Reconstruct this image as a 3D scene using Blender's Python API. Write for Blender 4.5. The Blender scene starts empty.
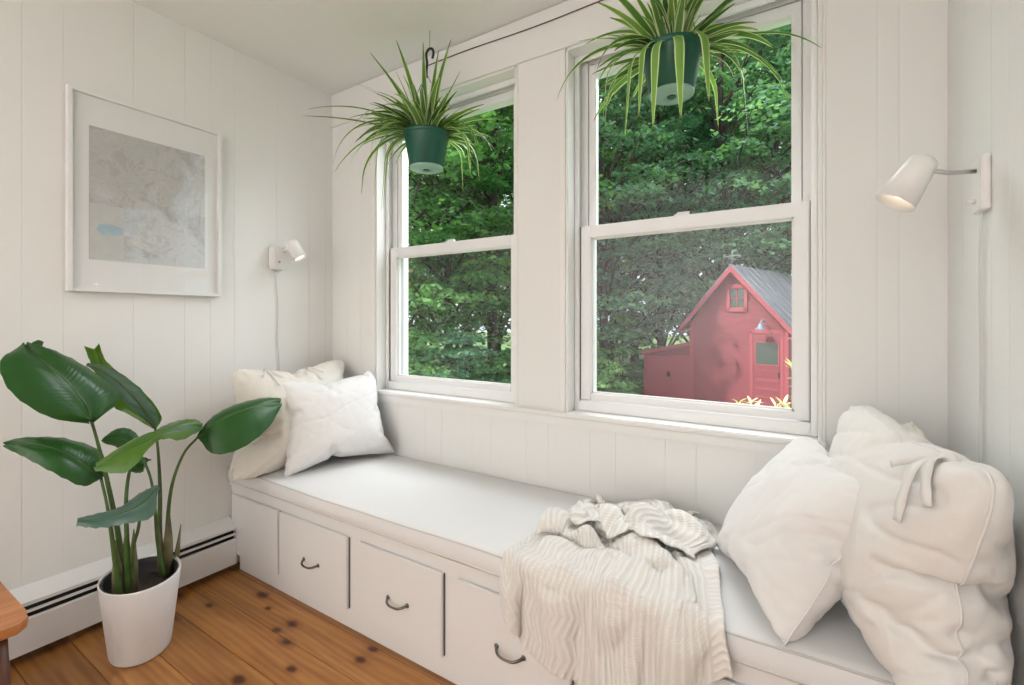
import bpy, bmesh, math, random
import numpy as np
from mathutils import Vector, Matrix, noise
C = bpy.context.scene.collection
PI = math.pi
random.seed(7)
rng = np.random.default_rng(7)

# ---------------------------------------------------------------- camera
cam_d = bpy.data.cameras.new('camera'); cam = bpy.data.objects.new('camera', cam_d); C.objects.link(cam)
FPX, HOR, YAW, CH = 466.4, 319.7, 0.563, 1.3
cam_d.sensor_width = 36; cam_d.lens = FPX/1024*36; cam_d.shift_y = (HOR-342.5)/1024; cam_d.clip_start = .02; cam_d.clip_end = 400
cam.location = (0, 0, CH); cam.rotation_euler = (PI/2, 0, YAW)
bpy.context.scene.camera = cam

def ray(px, py):
    u = (px-512)/FPX; w = (HOR-py)/FPX
    return Vector((-math.sin(YAW)+u*math.cos(YAW), math.cos(YAW)+u*math.sin(YAW), w))
def atx(px, py, x):
    d = ray(px, py); return Vector((0, 0, CH))+d*(x/d.x)
def aty(px, py, y):
    d = ray(px, py); return Vector((0, 0, CH))+d*(y/d.y)

# ---------------------------------------------------------------- materials
def mat(name, color, rough=.5, metal=0, bump=None, emit=None, spec=.5, sheen=0, var=None, coat=0):
    m = bpy.data.materials.new(name); m.use_nodes = True; nt = m.node_tree
    b = nt.nodes['Principled BSDF']
    b.inputs['Base Color'].default_value = (*color, 1); b.inputs['Roughness'].default_value = rough
    b.inputs['Metallic'].default_value = metal; b.inputs['Specular IOR Level'].default_value = spec
    if sheen: b.inputs['Sheen Weight'].default_value = sheen
    if coat: b.inputs['Coat Weight'].default_value = coat
    if emit: b.inputs['Emission Color'].default_value = (*emit[0], 1); b.inputs['Emission Strength'].default_value = emit[1]
    tc = nt.nodes.new('ShaderNodeTexCoord')
    if var:   # (scale, darker factor)
        n = nt.nodes.new('ShaderNodeTexNoise'); n.inputs['Scale'].default_value = var[0]; n.inputs['Detail'].default_value = 4
        nt.links.new(tc.outputs['Object'], n.inputs['Vector'])
        r = nt.nodes.new('ShaderNodeValToRGB'); r.color_ramp.elements[0].position = .3; r.color_ramp.elements[1].position = .7
        r.color_ramp.elements[0].color = (*[c*var[1] for c in color], 1); r.color_ramp.elements[1].color = (*color, 1)
        nt.links.new(n.outputs['Fac'], r.inputs['Fac']); nt.links.new(r.outputs['Color'], b.inputs['Base Color'])
    if bump:  # list of (scale, strength, distance)
        prev = None
        for sc, st, di in bump:
            n = nt.nodes.new('ShaderNodeTexNoise'); n.inputs['Scale'].default_value = sc; n.inputs['Detail'].default_value = 3
            nt.links.new(tc.outputs['Object'], n.inputs['Vector'])
            bp = nt.nodes.new('ShaderNodeBump'); bp.inputs['Strength'].default_value = st; bp.inputs['Distance'].default_value = di
            nt.links.new(n.outputs['Fac'], bp.inputs['Height'])
            if prev: nt.links.new(prev.outputs['Normal'], bp.inputs['Normal'])
            prev = bp
        nt.links.new(prev.outputs['Normal'], b.inputs['Normal'])
    return m
class NB:
    """tiny node builder"""
    def __init__(s, m): s.nt = m.node_tree; s.b = m.node_tree.nodes.get('Principled BSDF')
    def n(s, t, **kw):
        k = s.nt.nodes.new(t)
        for a, v in kw.items(): setattr(k, a, v)
        return k
    def l(s, a, b): s.nt.links.new(a, b)
    def math(s, op, a, b=None, clamp=False):
        k = s.n('ShaderNodeMath', operation=op, use_clamp=clamp)
        for i, v in enumerate((a, b)):
            if v is None: continue
            if isinstance(v, (int, float)): k.inputs[i].default_value = v
            else: s.l(v, k.inputs[i])
        return k.outputs[0]
    def ramp(s, fac, stops):
        r = s.n('ShaderNodeValToRGB'); e = r.color_ramp.elements
        while len(e) < len(stops): e.new(.5)
        for i, (p, c) in enumerate(stops): e[i].position = p; e[i].color = (*c, 1)
        s.l(fac, r.inputs['Fac']); return r.outputs['Color']
    def mix(s, fac, a, b, mode='MIX'):
        k = s.n('ShaderNodeMix', data_type='RGBA', blend_type=mode)
        for i, v in ((0, fac), (6, a), (7, b)):
            if isinstance(v, (int, float)): k.inputs[i].default_value = v
            elif isinstance(v, tuple): k.inputs[i].default_value = (*v, 1)
            else: s.l(v, k.inputs[i])
        return k.outputs[2]

M = {}
M['wall'] = mat('wall_paint', (.84, .835, .815), .55, bump=[(60, .05, .002), (3, .05, .01)])
M['trim'] = mat('trim_paint', (.86, .85, .825), .35, bump=[(40, .04, .002)])
M['ceil'] = mat('ceiling_paint', (.86, .86, .845), .7, bump=[(90, .05, .002)])
M['cab'] = mat('cabinet_paint', (.82, .81, .80), .38, bump=[(30, .05, .002)])
M['vinyl'] = mat('window_vinyl', (.88, .88, .88), .3)
M['heater'] = mat('heater_enamel', (.80, .795, .785), .35)
M['black'] = mat('dark_gap', (.012, .012, .012), .8)
M['shade_strip'] = mat('shade_strip_grey', (.12, .12, .12), .7)  # dark grey for strips that paint shade in sash cracks and beside drawers
M['pewter'] = mat('pewter', (.20, .19, .18), .35, 1.0, bump=[(200, .15, .001)])
M['chrome'] = mat('satin_steel', (.55, .55, .55), .3, 1.0)
M['lamp'] = mat('white_lamp_enamel', (.86, .85, .84), .35)
M['bulb'] = mat('warm_bulb', (1, .9, .75), .4, emit=((1, .78, .55), 6))
M['cord'] = mat('white_cord', (.72, .71, .69), .5)
M['linen'] = mat('white_linen', (.83, .82, .81), .9, bump=[(900, .25, .0008), (14, .25, .006), (5, .15, .01)], sheen=.15, spec=.2)
M['cream'] = mat('cream_linen', (.80, .765, .70), .9, bump=[(800, .25, .0008), (11, .35, .008), (4, .2, .012)], sheen=.15, spec=.2)
M['sham'] = mat('crumpled_linen', (.81, .79, .765), .9, bump=[(800, .25, .0008), (9, .45, .012), (23, .3, .005)], sheen=.15, spec=.2)
M['mattress'] = mat('cushion_canvas', (.79, .785, .785), .85, bump=[(900, .2, .0006), (4, .12, .006)], spec=.2)
M['mattress_side'] = mat('cushion_piping', (.66, .64, .625), .85, spec=.2)
M['frame'] = mat('picture_frame_white', (.84, .84, .83), .35)
M['mat'] = mat('picture_mount', (.88, .88, .875), .8)
M['pot'] = mat('white_planter', (.80, .795, .80), .4, bump=[(6, .1, .004)])
M['potin'] = mat('nursery_pot_black', (.015, .015, .02), .6)
M['soil'] = mat('potting_soil', (.035, .022, .014), .95, bump=[(60, 1, .01)])
M['green_pot'] = mat('dark_green_plastic', (.010, .095, .062), .4)
M['sauc'] = mat('pale_green_plastic', (.30, .48, .40), .45)
M['hook'] = mat('black_plastic', (.01, .01, .01), .4)
M['wire'] = mat('hanger_wire', (.05, .12, .09), .5)
M['twine'] = mat('brown_twine', (.13, .085, .07), .9)
M['rod'] = M['twine']
M['redwood'] = mat('dark_red_wood', (.09, 0.026, .012), .4)
M['shed'] = mat('red_clapboard', (.26, .046, .066), .75, var=(3, .85))
M['shed_trim'] = mat('red_trim_board', (.36, .062, .085), .7)
M['shed_dark'] = mat('dark_shed_glass', (.05, .065, .05), .15)
M['blue_enamel'] = mat('blue_grey_enamel', (.20, .29, .36), .4)
M['iron'] = mat('grey_iron', (.25, .27, .28), .6)
M['bark'] = mat('bark', (.085, .06, .05), .95, var=(4, .4), bump=[(12, .8, .04)])
M['twig'] = mat('shrub_twig', (.12, .09, .05), .9)

# glass: mostly clear, a little reflection
def glass(name, tint, fres, haze=0):
    m = bpy.data.materials.new(name); m.use_nodes = True; k = NB(m); nt = k.nt; nt.nodes.remove(k.b)
    out = nt.nodes['Material Output']
    tr = k.n('ShaderNodeBsdfTransparent'); tr.inputs[0].default_value = (*tint, 1)
    gl = k.n('ShaderNodeBsdfGlossy'); gl.inputs['Roughness'].default_value = .01
    lw = k.n('ShaderNodeLayerWeight'); lw.inputs[0].default_value = .5
    fr_ = k.math('ADD', k.math('MULTIPLY', k.math('POWER', lw.outputs['Facing'], 4.0), .8), fres, True)
    mx = k.n('ShaderNodeMixShader'); k.l(fr_, mx.inputs[0]); k.l(tr.outputs[0], mx.inputs[1]); k.l(gl.outputs[0], mx.inputs[2])
    last = mx
    if haze:
        df = k.n('ShaderNodeBsdfDiffuse'); df.inputs[0].default_value = (.8, .85, .85, 1)
        m2 = k.n('ShaderNodeMixShader'); m2.inputs[0].default_value = haze
        k.l(mx.outputs[0], m2.inputs[1]); k.l(df.outputs[0], m2.inputs[2]); last = m2
    k.l(last.outputs[0], out.inputs[0]); return m
M['glass'] = glass('window_glass', (.97, .985, .975), .03)
M['glass_low'] = glass('window_glass_hazy', (.93, .945, .94), .05, .035)  # pale haze mixed into the lower panes to wash out the view
M['pglass'] = glass('picture_glass', (.98, .98, .98), .05)

# pine floor
def pine():
    m = mat('pine_boards', (.5, .25, .1), .32, coat=.15); k = NB(m)
    tc = k.n('ShaderNodeTexCoord'); sp = k.n('ShaderNodeSeparateXYZ'); k.l(tc.outputs['Object'], sp.inputs[0])
    bi = k.math('FLOOR', k.math('DIVIDE', k.math('SUBTRACT', sp.outputs[1], .642), .158))
    wn = k.n('ShaderNodeTexWhiteNoise', noise_dimensions='1D'); k.l(bi, wn.inputs['W'])
    cb = k.n('ShaderNodeCombineXYZ')
    k.l(k.math('ADD', k.math('MULTIPLY', sp.outputs[0], .9), k.math('MULTIPLY', wn.outputs[0], 37)), cb.inputs[0])
    k.l(k.math('MULTIPLY', sp.outputs[1], 9), cb.inputs[1])
    n1 = k.n('ShaderNodeTexNoise'); n1.inputs['Scale'].default_value = 2.2; n1.inputs['Detail'].default_value = 6; n1.inputs['Distortion'].default_value = .6
    k.l(cb.outputs[0], n1.inputs['Vector'])
    wv = k.n('ShaderNodeTexWave', wave_type='BANDS', bands_direction='Y'); wv.inputs['Scale'].default_value = 1.3; wv.inputs['Distortion'].default_value = 9; wv.inputs['Detail'].default_value = 3; wv.inputs['Detail Scale'].default_value = .7
    k.l(cb.outputs[0], wv.inputs['Vector'])
    col = k.ramp(n1.outputs['Fac'], [(.25, (.24, .088, .02)), (.5, (.41, .18, .046)), (.75, (.55, .275, .08))])
    col = k.mix(.22, col, k.ramp(wv.outputs['Fac'], [(.0, (.30, .11, .03)), (1, (.62, .30, .10))]))
    tint = k.ramp(wn.outputs[0], [(0, (.80, .74, .70)), (.5, (1, 1, 1)), (1, (1.12, 1.05, .95))])
    col = k.mix(1.0, col, tint, 'MULTIPLY')
    # knots: stretched voronoi cells
    vo = k.n('ShaderNodeTexVoronoi', feature='F1'); vo.inputs['Scale'].default_value = 1.0
    c2 = k.n('ShaderNodeCombineXYZ'); k.l(k.math('MULTIPLY', sp.outputs[0], 3.1), c2.inputs[0]); k.l(k.math('MULTIPLY', sp.outputs[1], 6.3), c2.inputs[1]); k.l(wn.outputs[0], c2.inputs[2])
    k.l(c2.outputs[0], vo.inputs['Vector'])
    nz = k.n('ShaderNodeTexNoise'); nz.inputs['Scale'].default_value = 25; k.l(tc.outputs['Object'], nz.inputs['Vector'])
    d = k.math('ADD', vo.outputs['Distance'], k.math('MULTIPLY', k.math('SUBTRACT', nz.outputs['Fac'], .5), .08))
    kn = k.ramp(d, [(.05, (0, 0, 0)), (.09, (1, 1, 1))])
    ring = k.ramp(d, [(.08, (.55, .42, .35)), (.22, (1, 1, 1))])
    col = k.mix(1.0, col, ring, 'MULTIPLY')
    vd_ = None   # a few single knots where boards show them
    for kx, ky, kr in ((-2.174, 1.235, .020), (-1.858, 1.183, .018), (-1.875, 1.128, .014), (-1.442, 1.197, .016), (-1.446, 1.262, .014), (-1.731, .897, .018), (-2.30, 1.06, .012), (-1.95, .70, .015), (-1.62, 1.03, .014), (-2.05, 1.19, .010)):
        a_ = k.math('MULTIPLY', k.math('ABSOLUTE', k.math('SUBTRACT', sp.outputs[0], kx)), .6); b_ = k.math('ABSOLUTE', k.math('SUBTRACT', sp.outputs[1], ky))
        q_ = k.math('DIVIDE', k.math('SQRT', k.math('ADD', k.math('MULTIPLY', a_, a_), k.math('MULTIPLY', b_, b_))), kr)
        vd_ = q_ if vd_ is None else k.math('MINIMUM', vd_, q_)
    vd_ = k.math('ADD', vd_, k.math('MULTIPLY', k.math('SUBTRACT', nz.outputs['Fac'], .5), .9))
    col = k.mix(1.0, col, k.ramp(k.math('MULTIPLY', vd_, .25), [(.12, (.14, .07, .05)), (.22, (.45, .33, .25)), (.34, (.85, .80, .74)), (.6, (1, 1, 1))]), 'MULTIPLY')
    col = k.mix(kn, (.07, .022, .008), col)
    k.l(col, k.b.inputs['Base Color'])
    bp = k.n('ShaderNodeBump'); bp.inputs['Strength'].default_value = .12; bp.inputs['Distance'].default_value = .003
    k.l(n1.outputs['Fac'], bp.inputs['Height']); k.l(bp.outputs[0], k.b.inputs['Normal'])
    k.l(k.ramp(n1.outputs['Fac'], [(.2, (.42,)*3), (.8, (.27,)*3)]), k.b.inputs['Roughness'])
    return m
M['pine'] = pine()
def woodtop():
    m = mat('orange_wood', (.45, .17, .06), .35); k = NB(m)
    tc = k.n('ShaderNodeTexCoord'); mp = k.n('ShaderNodeMapping'); mp.inputs['Scale'].default_value = (12, 1.5, 5); k.l(tc.outputs['Object'], mp.inputs[0])
    n = k.n('ShaderNodeTexNoise'); n.inputs['Scale'].default_value = 3; n.inputs['Detail'].default_value = 6; k.l(mp.outputs[0], n.inputs['Vector'])
    k.l(k.ramp(n.outputs['Fac'], [(.3, (.36, .125, .04)), (.7, (.56, .235, .085))]), k.b.inputs['Base Color'])
    return m
M['wood'] = woodtop()

# map print: land and water built from noise
def print_mat():
    m = mat('map_print', (.7, .7, .68), .8); k = NB(m)
    tc = k.n('ShaderNodeTexCoord'); mp = k.n('ShaderNodeMapping'); k.l(tc.outputs['Object'], mp.inputs[0])
    sp = k.n('ShaderNodeSeparateXYZ'); k.l(tc.outputs['Object'], sp.inputs[0])
    n = k.n('ShaderNodeTexNoise'); n.inputs['Scale'].default_value = 5; n.inputs['Detail'].default_value = 8; n.inputs['Roughness'].default_value = .62; n.inputs['Distortion'].default_value = .8
    k.l(mp.outputs[0], n.inputs['Vector'])
    # sea to the lower right: bias by y (right) and -z
    bias = k.math('ADD', k.math('MULTIPLY', sp.outputs[1], .62), k.math('MULTIPLY', sp.outputs[2], -.42))
    v = k.math('ADD', n.outputs['Fac'], bias)
    land = k.ramp(v, [(.40, (.56, .56, .55)), (.50, (.60, .59, .57)), (.555, (.62, .67, .70)), (.60, (.70, .715, .72))])
    # relief lines
    n2 = k.n('ShaderNodeTexNoise'); n2.inputs['Scale'].default_value = 16; n2.inputs['Detail'].default_value = 9; n2.inputs['Roughness'].default_value = .7; n2.inputs['Distortion'].default_value = 1.2
    k.l(mp.outputs[0], n2.inputs['Vector'])
    rel = k.ramp(n2.outputs['Fac'], [(.42, (.86, .85, .85)), (.5, (1.04, 1.04, 1.04)), (.56, (.92, .92, .92)), (.62, (1.04, 1.04, 1.04))])
    col = k.mix(1.0, land, rel, 'MULTIPLY')
    k.l(col, k.b.inputs['Base Color']); return m
M['print'] = print_mat()
M['inset'] = mat('map_inset_paper', (.64, .645, .63), .8, var=(22, .92))
M['lake'] = mat('map_lake_blue', (.45, .60, .68), .8, var=(20, .85))

# foliage
def leafmat(name, dark, mid, light, trans=.35, scale=.5, rough=.45):
    m = bpy.data.materials.new(name); m.use_nodes = True; k = NB(m); nt = k.nt
    at = k.n('ShaderNodeAttribute'); at.attribute_name = 'tint'
    col = k.ramp(at.outputs['Fac'], [(0, dark), (.5, mid), (1, light)])
    k.l(col, k.b.inputs['Base Color']); k.b.inputs['Roughness'].default_value = rough; k.b.inputs['Specular IOR Level'].default_value = .35
    tl = k.n('ShaderNodeBsdfTranslucent'); c2 = k.mix(1, col, (1.5, 1.7, .6), 'MULTIPLY'); k.l(c2, tl.inputs[0])
    mx = k.n('ShaderNodeMixShader'); mx.inputs[0].default_value = trans
    k.l(k.b.outputs[0], mx.inputs[1]); k.l(tl.outputs[0], mx.inputs[2]); k.l(mx.outputs[0], nt.nodes['Material Output'].inputs[0])
    return m
M['leafA'] = leafmat('maple_leaves', (.05, .13, .05), (.11, .26, .10), (.25, .45, .15), .4)
M['leafB'] = leafmat('blue_green_leaves', (.06, .14, .10), (.13, .27, .185), (.27, .46, .31), .4)
M['leafC'] = leafmat('yellow_green_leaves', (.10, .20, .05), (.22, .38, .08), (.45, .58, .14), .5)
M['leafS'] = leafmat('pale_shrub_leaves', (.42, .45, .20), (.58, .60, .30), (.75, .75, .50), .3)
M['leafG'] = leafmat('bush_leaves', (.07, .16, .06), (.16, .30, .12), (.34, .48, .22), .35)

def bop_mat(name, base, lite):
    m = mat(name, base, .28, spec=.5); k = NB(m)
    uv = k.n('ShaderNodeUVMap'); sp = k.n('ShaderNodeSeparateXYZ'); k.l(uv.outputs[0], sp.inputs[0])
    # side veins run out from the midrib, slightly forward
    a = k.math('ABSOLUTE', k.math('SUBTRACT', sp.outputs[0], .5))
    w = k.math('SINE', k.math('MULTIPLY', k.math('SUBTRACT', sp.outputs[1], k.math('MULTIPLY', a, .25)), 210))
    n = k.n('ShaderNodeTexNoise'); n.inputs['Scale'].default_value = 5; k.l(uv.outputs[0], n.inputs['Vector'])
    c = k.mix(k.math('MULTIPLY', n.outputs['Fac'], .6), base, lite)
    rib = k.math('LESS_THAN', a, .018)
    c = k.mix(rib, c, (.16, .27, .10)); k.l(c, k.b.inputs['Base Color'])
    bp = k.n('ShaderNodeBump'); bp.inputs['Strength'].default_value = .14; bp.inputs['Distance'].default_value = .0012
    k.l(w, bp.inputs['Height']); k.l(bp.outputs[0], k.b.inputs['Normal'])
    tl = k.n('ShaderNodeBsdfTranslucent'); tl.inputs[0].default_value = (base[0]*2.2, base[1]*2, base[2]*.7, 1)
    mx = k.n('ShaderNodeMixShader'); mx.inputs[0].default_value = .18
    k.l(k.b.outputs[0], mx.inputs[1]); k.l(tl.outputs[0], mx.inputs[2]); k.l(mx.outputs[0], k.nt.nodes['Material Output'].inputs[0])
    return m
M['bop'] = bop_mat('banana_leaf_green', (.013, .075, .013), (.04, .15, .025))
M['bopblue'] = bop_mat('banana_leaf_blue_green', (.06, .13, .095), (.14, .23, .19))
M['boplite'] = bop_mat('banana_leaf_fresh', (.06, .16, .015), (.12, .24, .03))
M['stem'] = mat('green_petiole', (.075, .15, .035), .45, var=(18, .5))
M['sheath'] = mat('brown_sheath', (.20, .18, .085), .6, var=(14, .45))
def spider_mat():
    m = mat('spider_leaf', (.1, .3, .05), .4); k = NB(m)
    uv = k.n('ShaderNodeUVMap'); sp = k.n('ShaderNodeSeparateXYZ'); k.l(uv.outputs[0], sp.inputs[0])
    a = k.math('ABSOLUTE', k.math('SUBTRACT', sp.outputs[0], .5))
    at = k.n('ShaderNodeAttribute'); at.attribute_name = 'tint'
    g = k.ramp(at.outputs['Fac'], [(0, (.05, .14, .04)), (.5, (.11, .25, .06)), (1, (.22, .40, .09))])
    c = k.mix(k.ramp(a, [(.34, (0, 0, 0)), (.40, (1, 1, 1))]), g, (.66, .73, .50))
    c = k.mix(k.ramp(sp.outputs[1], [(.93, (0, 0, 0)), (.985, (1, 1, 1))]), c, (.10, .055, .03))
    k.l(c, k.b.inputs['Base Color'])
    tl = k.n('ShaderNodeBsdfTranslucent'); k.l(k.mix(1, c, (1.5, 1.6, .7), 'MULTIPLY'), tl.inputs[0])
    mx = k.n('ShaderNodeMixShader'); mx.inputs[0].default_value = .35
    k.l(k.b.outputs[0], mx.inputs[1]); k.l(tl.outputs[0], mx.inputs[2]); k.l(mx.outputs[0], k.nt.nodes['Material Output'].inputs[0])
    return m
M['spider'] = spider_mat()
def knit():
    m = mat('cream_knit', (.80, .765, .70), .95, spec=.1, sheen=.3); k = NB(m)
    uv = k.n('ShaderNodeUVMap'); sp = k.n('ShaderNodeSeparateXYZ'); k.l(uv.outputs[0], sp.inputs[0])
    U, V = sp.outputs[0], sp.outputs[1]
    zig = k.math('MULTIPLY', k.math('ABSOLUTE', k.math('SUBTRACT', k.math('FRACT', k.math('MULTIPLY', V, 7)), .5)), .05)
    zig = k.math('MULTIPLY', zig, k.math('LESS_THAN', U, .42))
    rib = k.math('SINE', k.math('MULTIPLY', k.math('ADD', U, zig), 2*PI*40))
    st = k.math('SINE', k.math('MULTIPLY', V, 2*PI*150))
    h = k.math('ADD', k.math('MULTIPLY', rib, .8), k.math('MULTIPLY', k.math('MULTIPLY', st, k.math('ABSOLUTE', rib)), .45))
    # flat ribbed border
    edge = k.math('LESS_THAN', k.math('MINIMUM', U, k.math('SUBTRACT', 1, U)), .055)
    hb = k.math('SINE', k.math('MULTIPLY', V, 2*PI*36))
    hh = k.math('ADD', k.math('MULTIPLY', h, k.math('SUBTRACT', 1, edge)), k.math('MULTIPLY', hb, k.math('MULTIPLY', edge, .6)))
    n = k.n('ShaderNodeTexNoise'); n.inputs['Scale'].default_value = 260
    tc = k.n('ShaderNodeTexCoord'); k.l(tc.outputs['Object'], n.inputs['Vector'])
    hh2 = k.math('ADD', hh, k.math('MULTIPLY', n.outputs['Fac'], 1.0))
    bp = k.n('ShaderNodeBump'); bp.inputs['Strength'].default_value = .7; bp.inputs['Distance'].default_value = .0022
    k.l(hh2, bp.inputs['Height']); k.l(bp.outputs[0], k.b.inputs['Normal'])
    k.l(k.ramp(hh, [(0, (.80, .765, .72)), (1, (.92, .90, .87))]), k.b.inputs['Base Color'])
    return m
M['knit'] = knit()
def grass_mat():
    m = mat('lawn_grass', (.1, .2, .05), .9); k = NB(m)
    tc = k.n('ShaderNodeTexCoord'); n = k.n('ShaderNodeTexNoise'); n.inputs['Scale'].default_value = .8; n.inputs['Detail'].default_value = 10; k.l(tc.outputs['Object'], n.inputs['Vector'])
    k.l(k.ramp(n.outputs['Fac'], [(.3, (.05, .10, .03)), (.7, (.17, .27, .07))]), k.b.inputs['Base Color']); return m
M['grass'] = grass_mat()
def roof_mat():
    m = mat('grey_metal_roof', (.18, .18, .21), .5, var=(2, .8)); return m
M['roof'] = roof_mat()

# ---------------------------------------------------------------- mesh helpers
def smooth(me, on=True):
    me.polygons.foreach_set('use_smooth', [on]*len(me.polygons))
def obj(name, me, m=None, parent=None, sm=False, loc=None):
    if isinstance(me, bmesh.types.BMesh):
        b = me; me = bpy.data.meshes.new(name); b.normal_update(); b.to_mesh(me); b.free()
    o = bpy.data.objects.new(name, me); C.objects.link(o)
    if m is not None and not me.materials: me.materials.append(m)
    if sm: smooth(me)
    if parent is not None: o.parent = parent
    if loc is not None: o.location = loc
    return o
def thing(name, label, cat, loc=(0, 0, 0), rz=0, group=None):
    o = bpy.data.objects.new(name, None); C.objects.link(o); o.empty_display_size = .05
    o.location = loc; o.rotation_euler = (0, 0, rz); o['label'] = label; o['category'] = cat
    if group: o['group'] = group
    return o
def tag(o, label, cat, group=None):
    o['label'] = label; o['category'] = cat
    if group: o['group'] = group
    return o
def struct(o): o['kind'] = 'structure'; return o
def bx(bm, x0, x1, y0, y1, z0, z1, bev=0, seg=2):
    r = bmesh.ops.create_cube(bm, size=1)
    vs = r['verts']
    for v in vs: v.co = Vector(((x0+x1)/2+v.co.x*(x1-x0), (y0+y1)/2+v.co.y*(y1-y0), (z0+z1)/2+v.co.z*(z1-z0)))
    if bev:
        es = list({e for v in vs for e in v.link_edges})
        bmesh.ops.bevel(bm, geom=es, offset=bev, segments=seg, affect='EDGES', clamp_overlap=True)
    return bm
def box(name, x0, x1, y0, y1, z0, z1, m, parent=None, bev=0, off=(0, 0, 0)):
    b = bmesh.new(); bx(b, x0-off[0], x1-off[0], y0-off[1], y1-off[1], z0-off[2], z1-off[2], bev); return obj(name, b, m, parent)
def tube(bm, pts, r, n=8, closed=False, cap=True):
    pts = [Vector(p) for p in pts]; N = len(pts); rings = []
    up = None
    for i, p in enumerate(pts):
        a = pts[i-1] if (i or closed) else p; b = pts[(i+1) % N] if (i < N-1 or closed) else p
        t = (b-a); t = t.normalized() if t.length > 1e-9 else Vector((0, 0, 1))
        if up is None:
            up = Vector((0, 0, 1)) if abs(t.z) < .9 else Vector((1, 0, 0))
        s = t.cross(up); s = s.normalized() if s.length > 1e-6 else t.orthogonal().normalized(); up = s.cross(t).normalized()
        rr = r[i] if hasattr(r, '__len__') else r
        rings.append([bm.verts.new(p+(s*math.cos(2*PI*k/n)+up*math.sin(2*PI*k/n))*rr) for k in range(n)])
    for i in range(N if closed else N-1):
        A = rings[i]; B = rings[(i+1) % N]
        for k in range(n):
            f = bm.faces.new((A[k], A[(k+1) % n], B[(k+1) % n], B[k])); f.smooth = True
    if cap and not closed:
        bm.faces.new(rings[0][::-1]); bm.faces.new(rings[-1])
    return bm
def lathe(bm, prof, n=40, M4=None, sx=1, sy=1):
    """prof: list of (r, z); revolve about z"""
    rings = []
    for r, z in prof:
        if r < 1e-6: rings.append([bm.verts.new((0, 0, z))])
        else: rings.append([bm.verts.new((r*sx*math.cos(2*PI*k/n), r*sy*math.sin(2*PI*k/n), z)) for k in range(n)])
    new = [v for g in rings for v in g]
    for A, B in zip(rings, rings[1:]):
        for k in range(n):
            q = (k+1) % n
            if len(A) == 1 and len(B) == 1: continue
            if len(A) == 1: f = bm.faces.new((A[0], B[q], B[k]))
            elif len(B) == 1: f = bm.faces.new((A[k], A[q], B[0]))
            else: f = bm.faces.new((A[k], A[q], B[q], B[k]))
            f.smooth = True
    if M4 is not None: bmesh.ops.transform(bm, matrix=M4, verts=new)
    return bm
def aim(loc, d):
    """matrix whose local z points along d"""
    q = Vector(d).normalized().to_track_quat('Z', 'Y'); return Matrix.Translation(loc) @ q.to_matrix().to_4x4()
def cr(pts, n):
    """Catmull-Rom resample"""
    P = [Vector(p) for p in pts]; P = [P[0]*2-P[1]]+P+[P[-1]*2-P[-2]]; out = []; segs = len(P)-3
    for i in range(n+1):
        t = i/n*segs; s = min(int(t), segs-1); f = t-s; a, b, c, d = P[s:s+4]
        out.append(.5*((2*b)+(c-a)*f+(2*a-5*b+4*c-d)*f*f+(3*b-a-3*c+d)*f**3))
    return out

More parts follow.
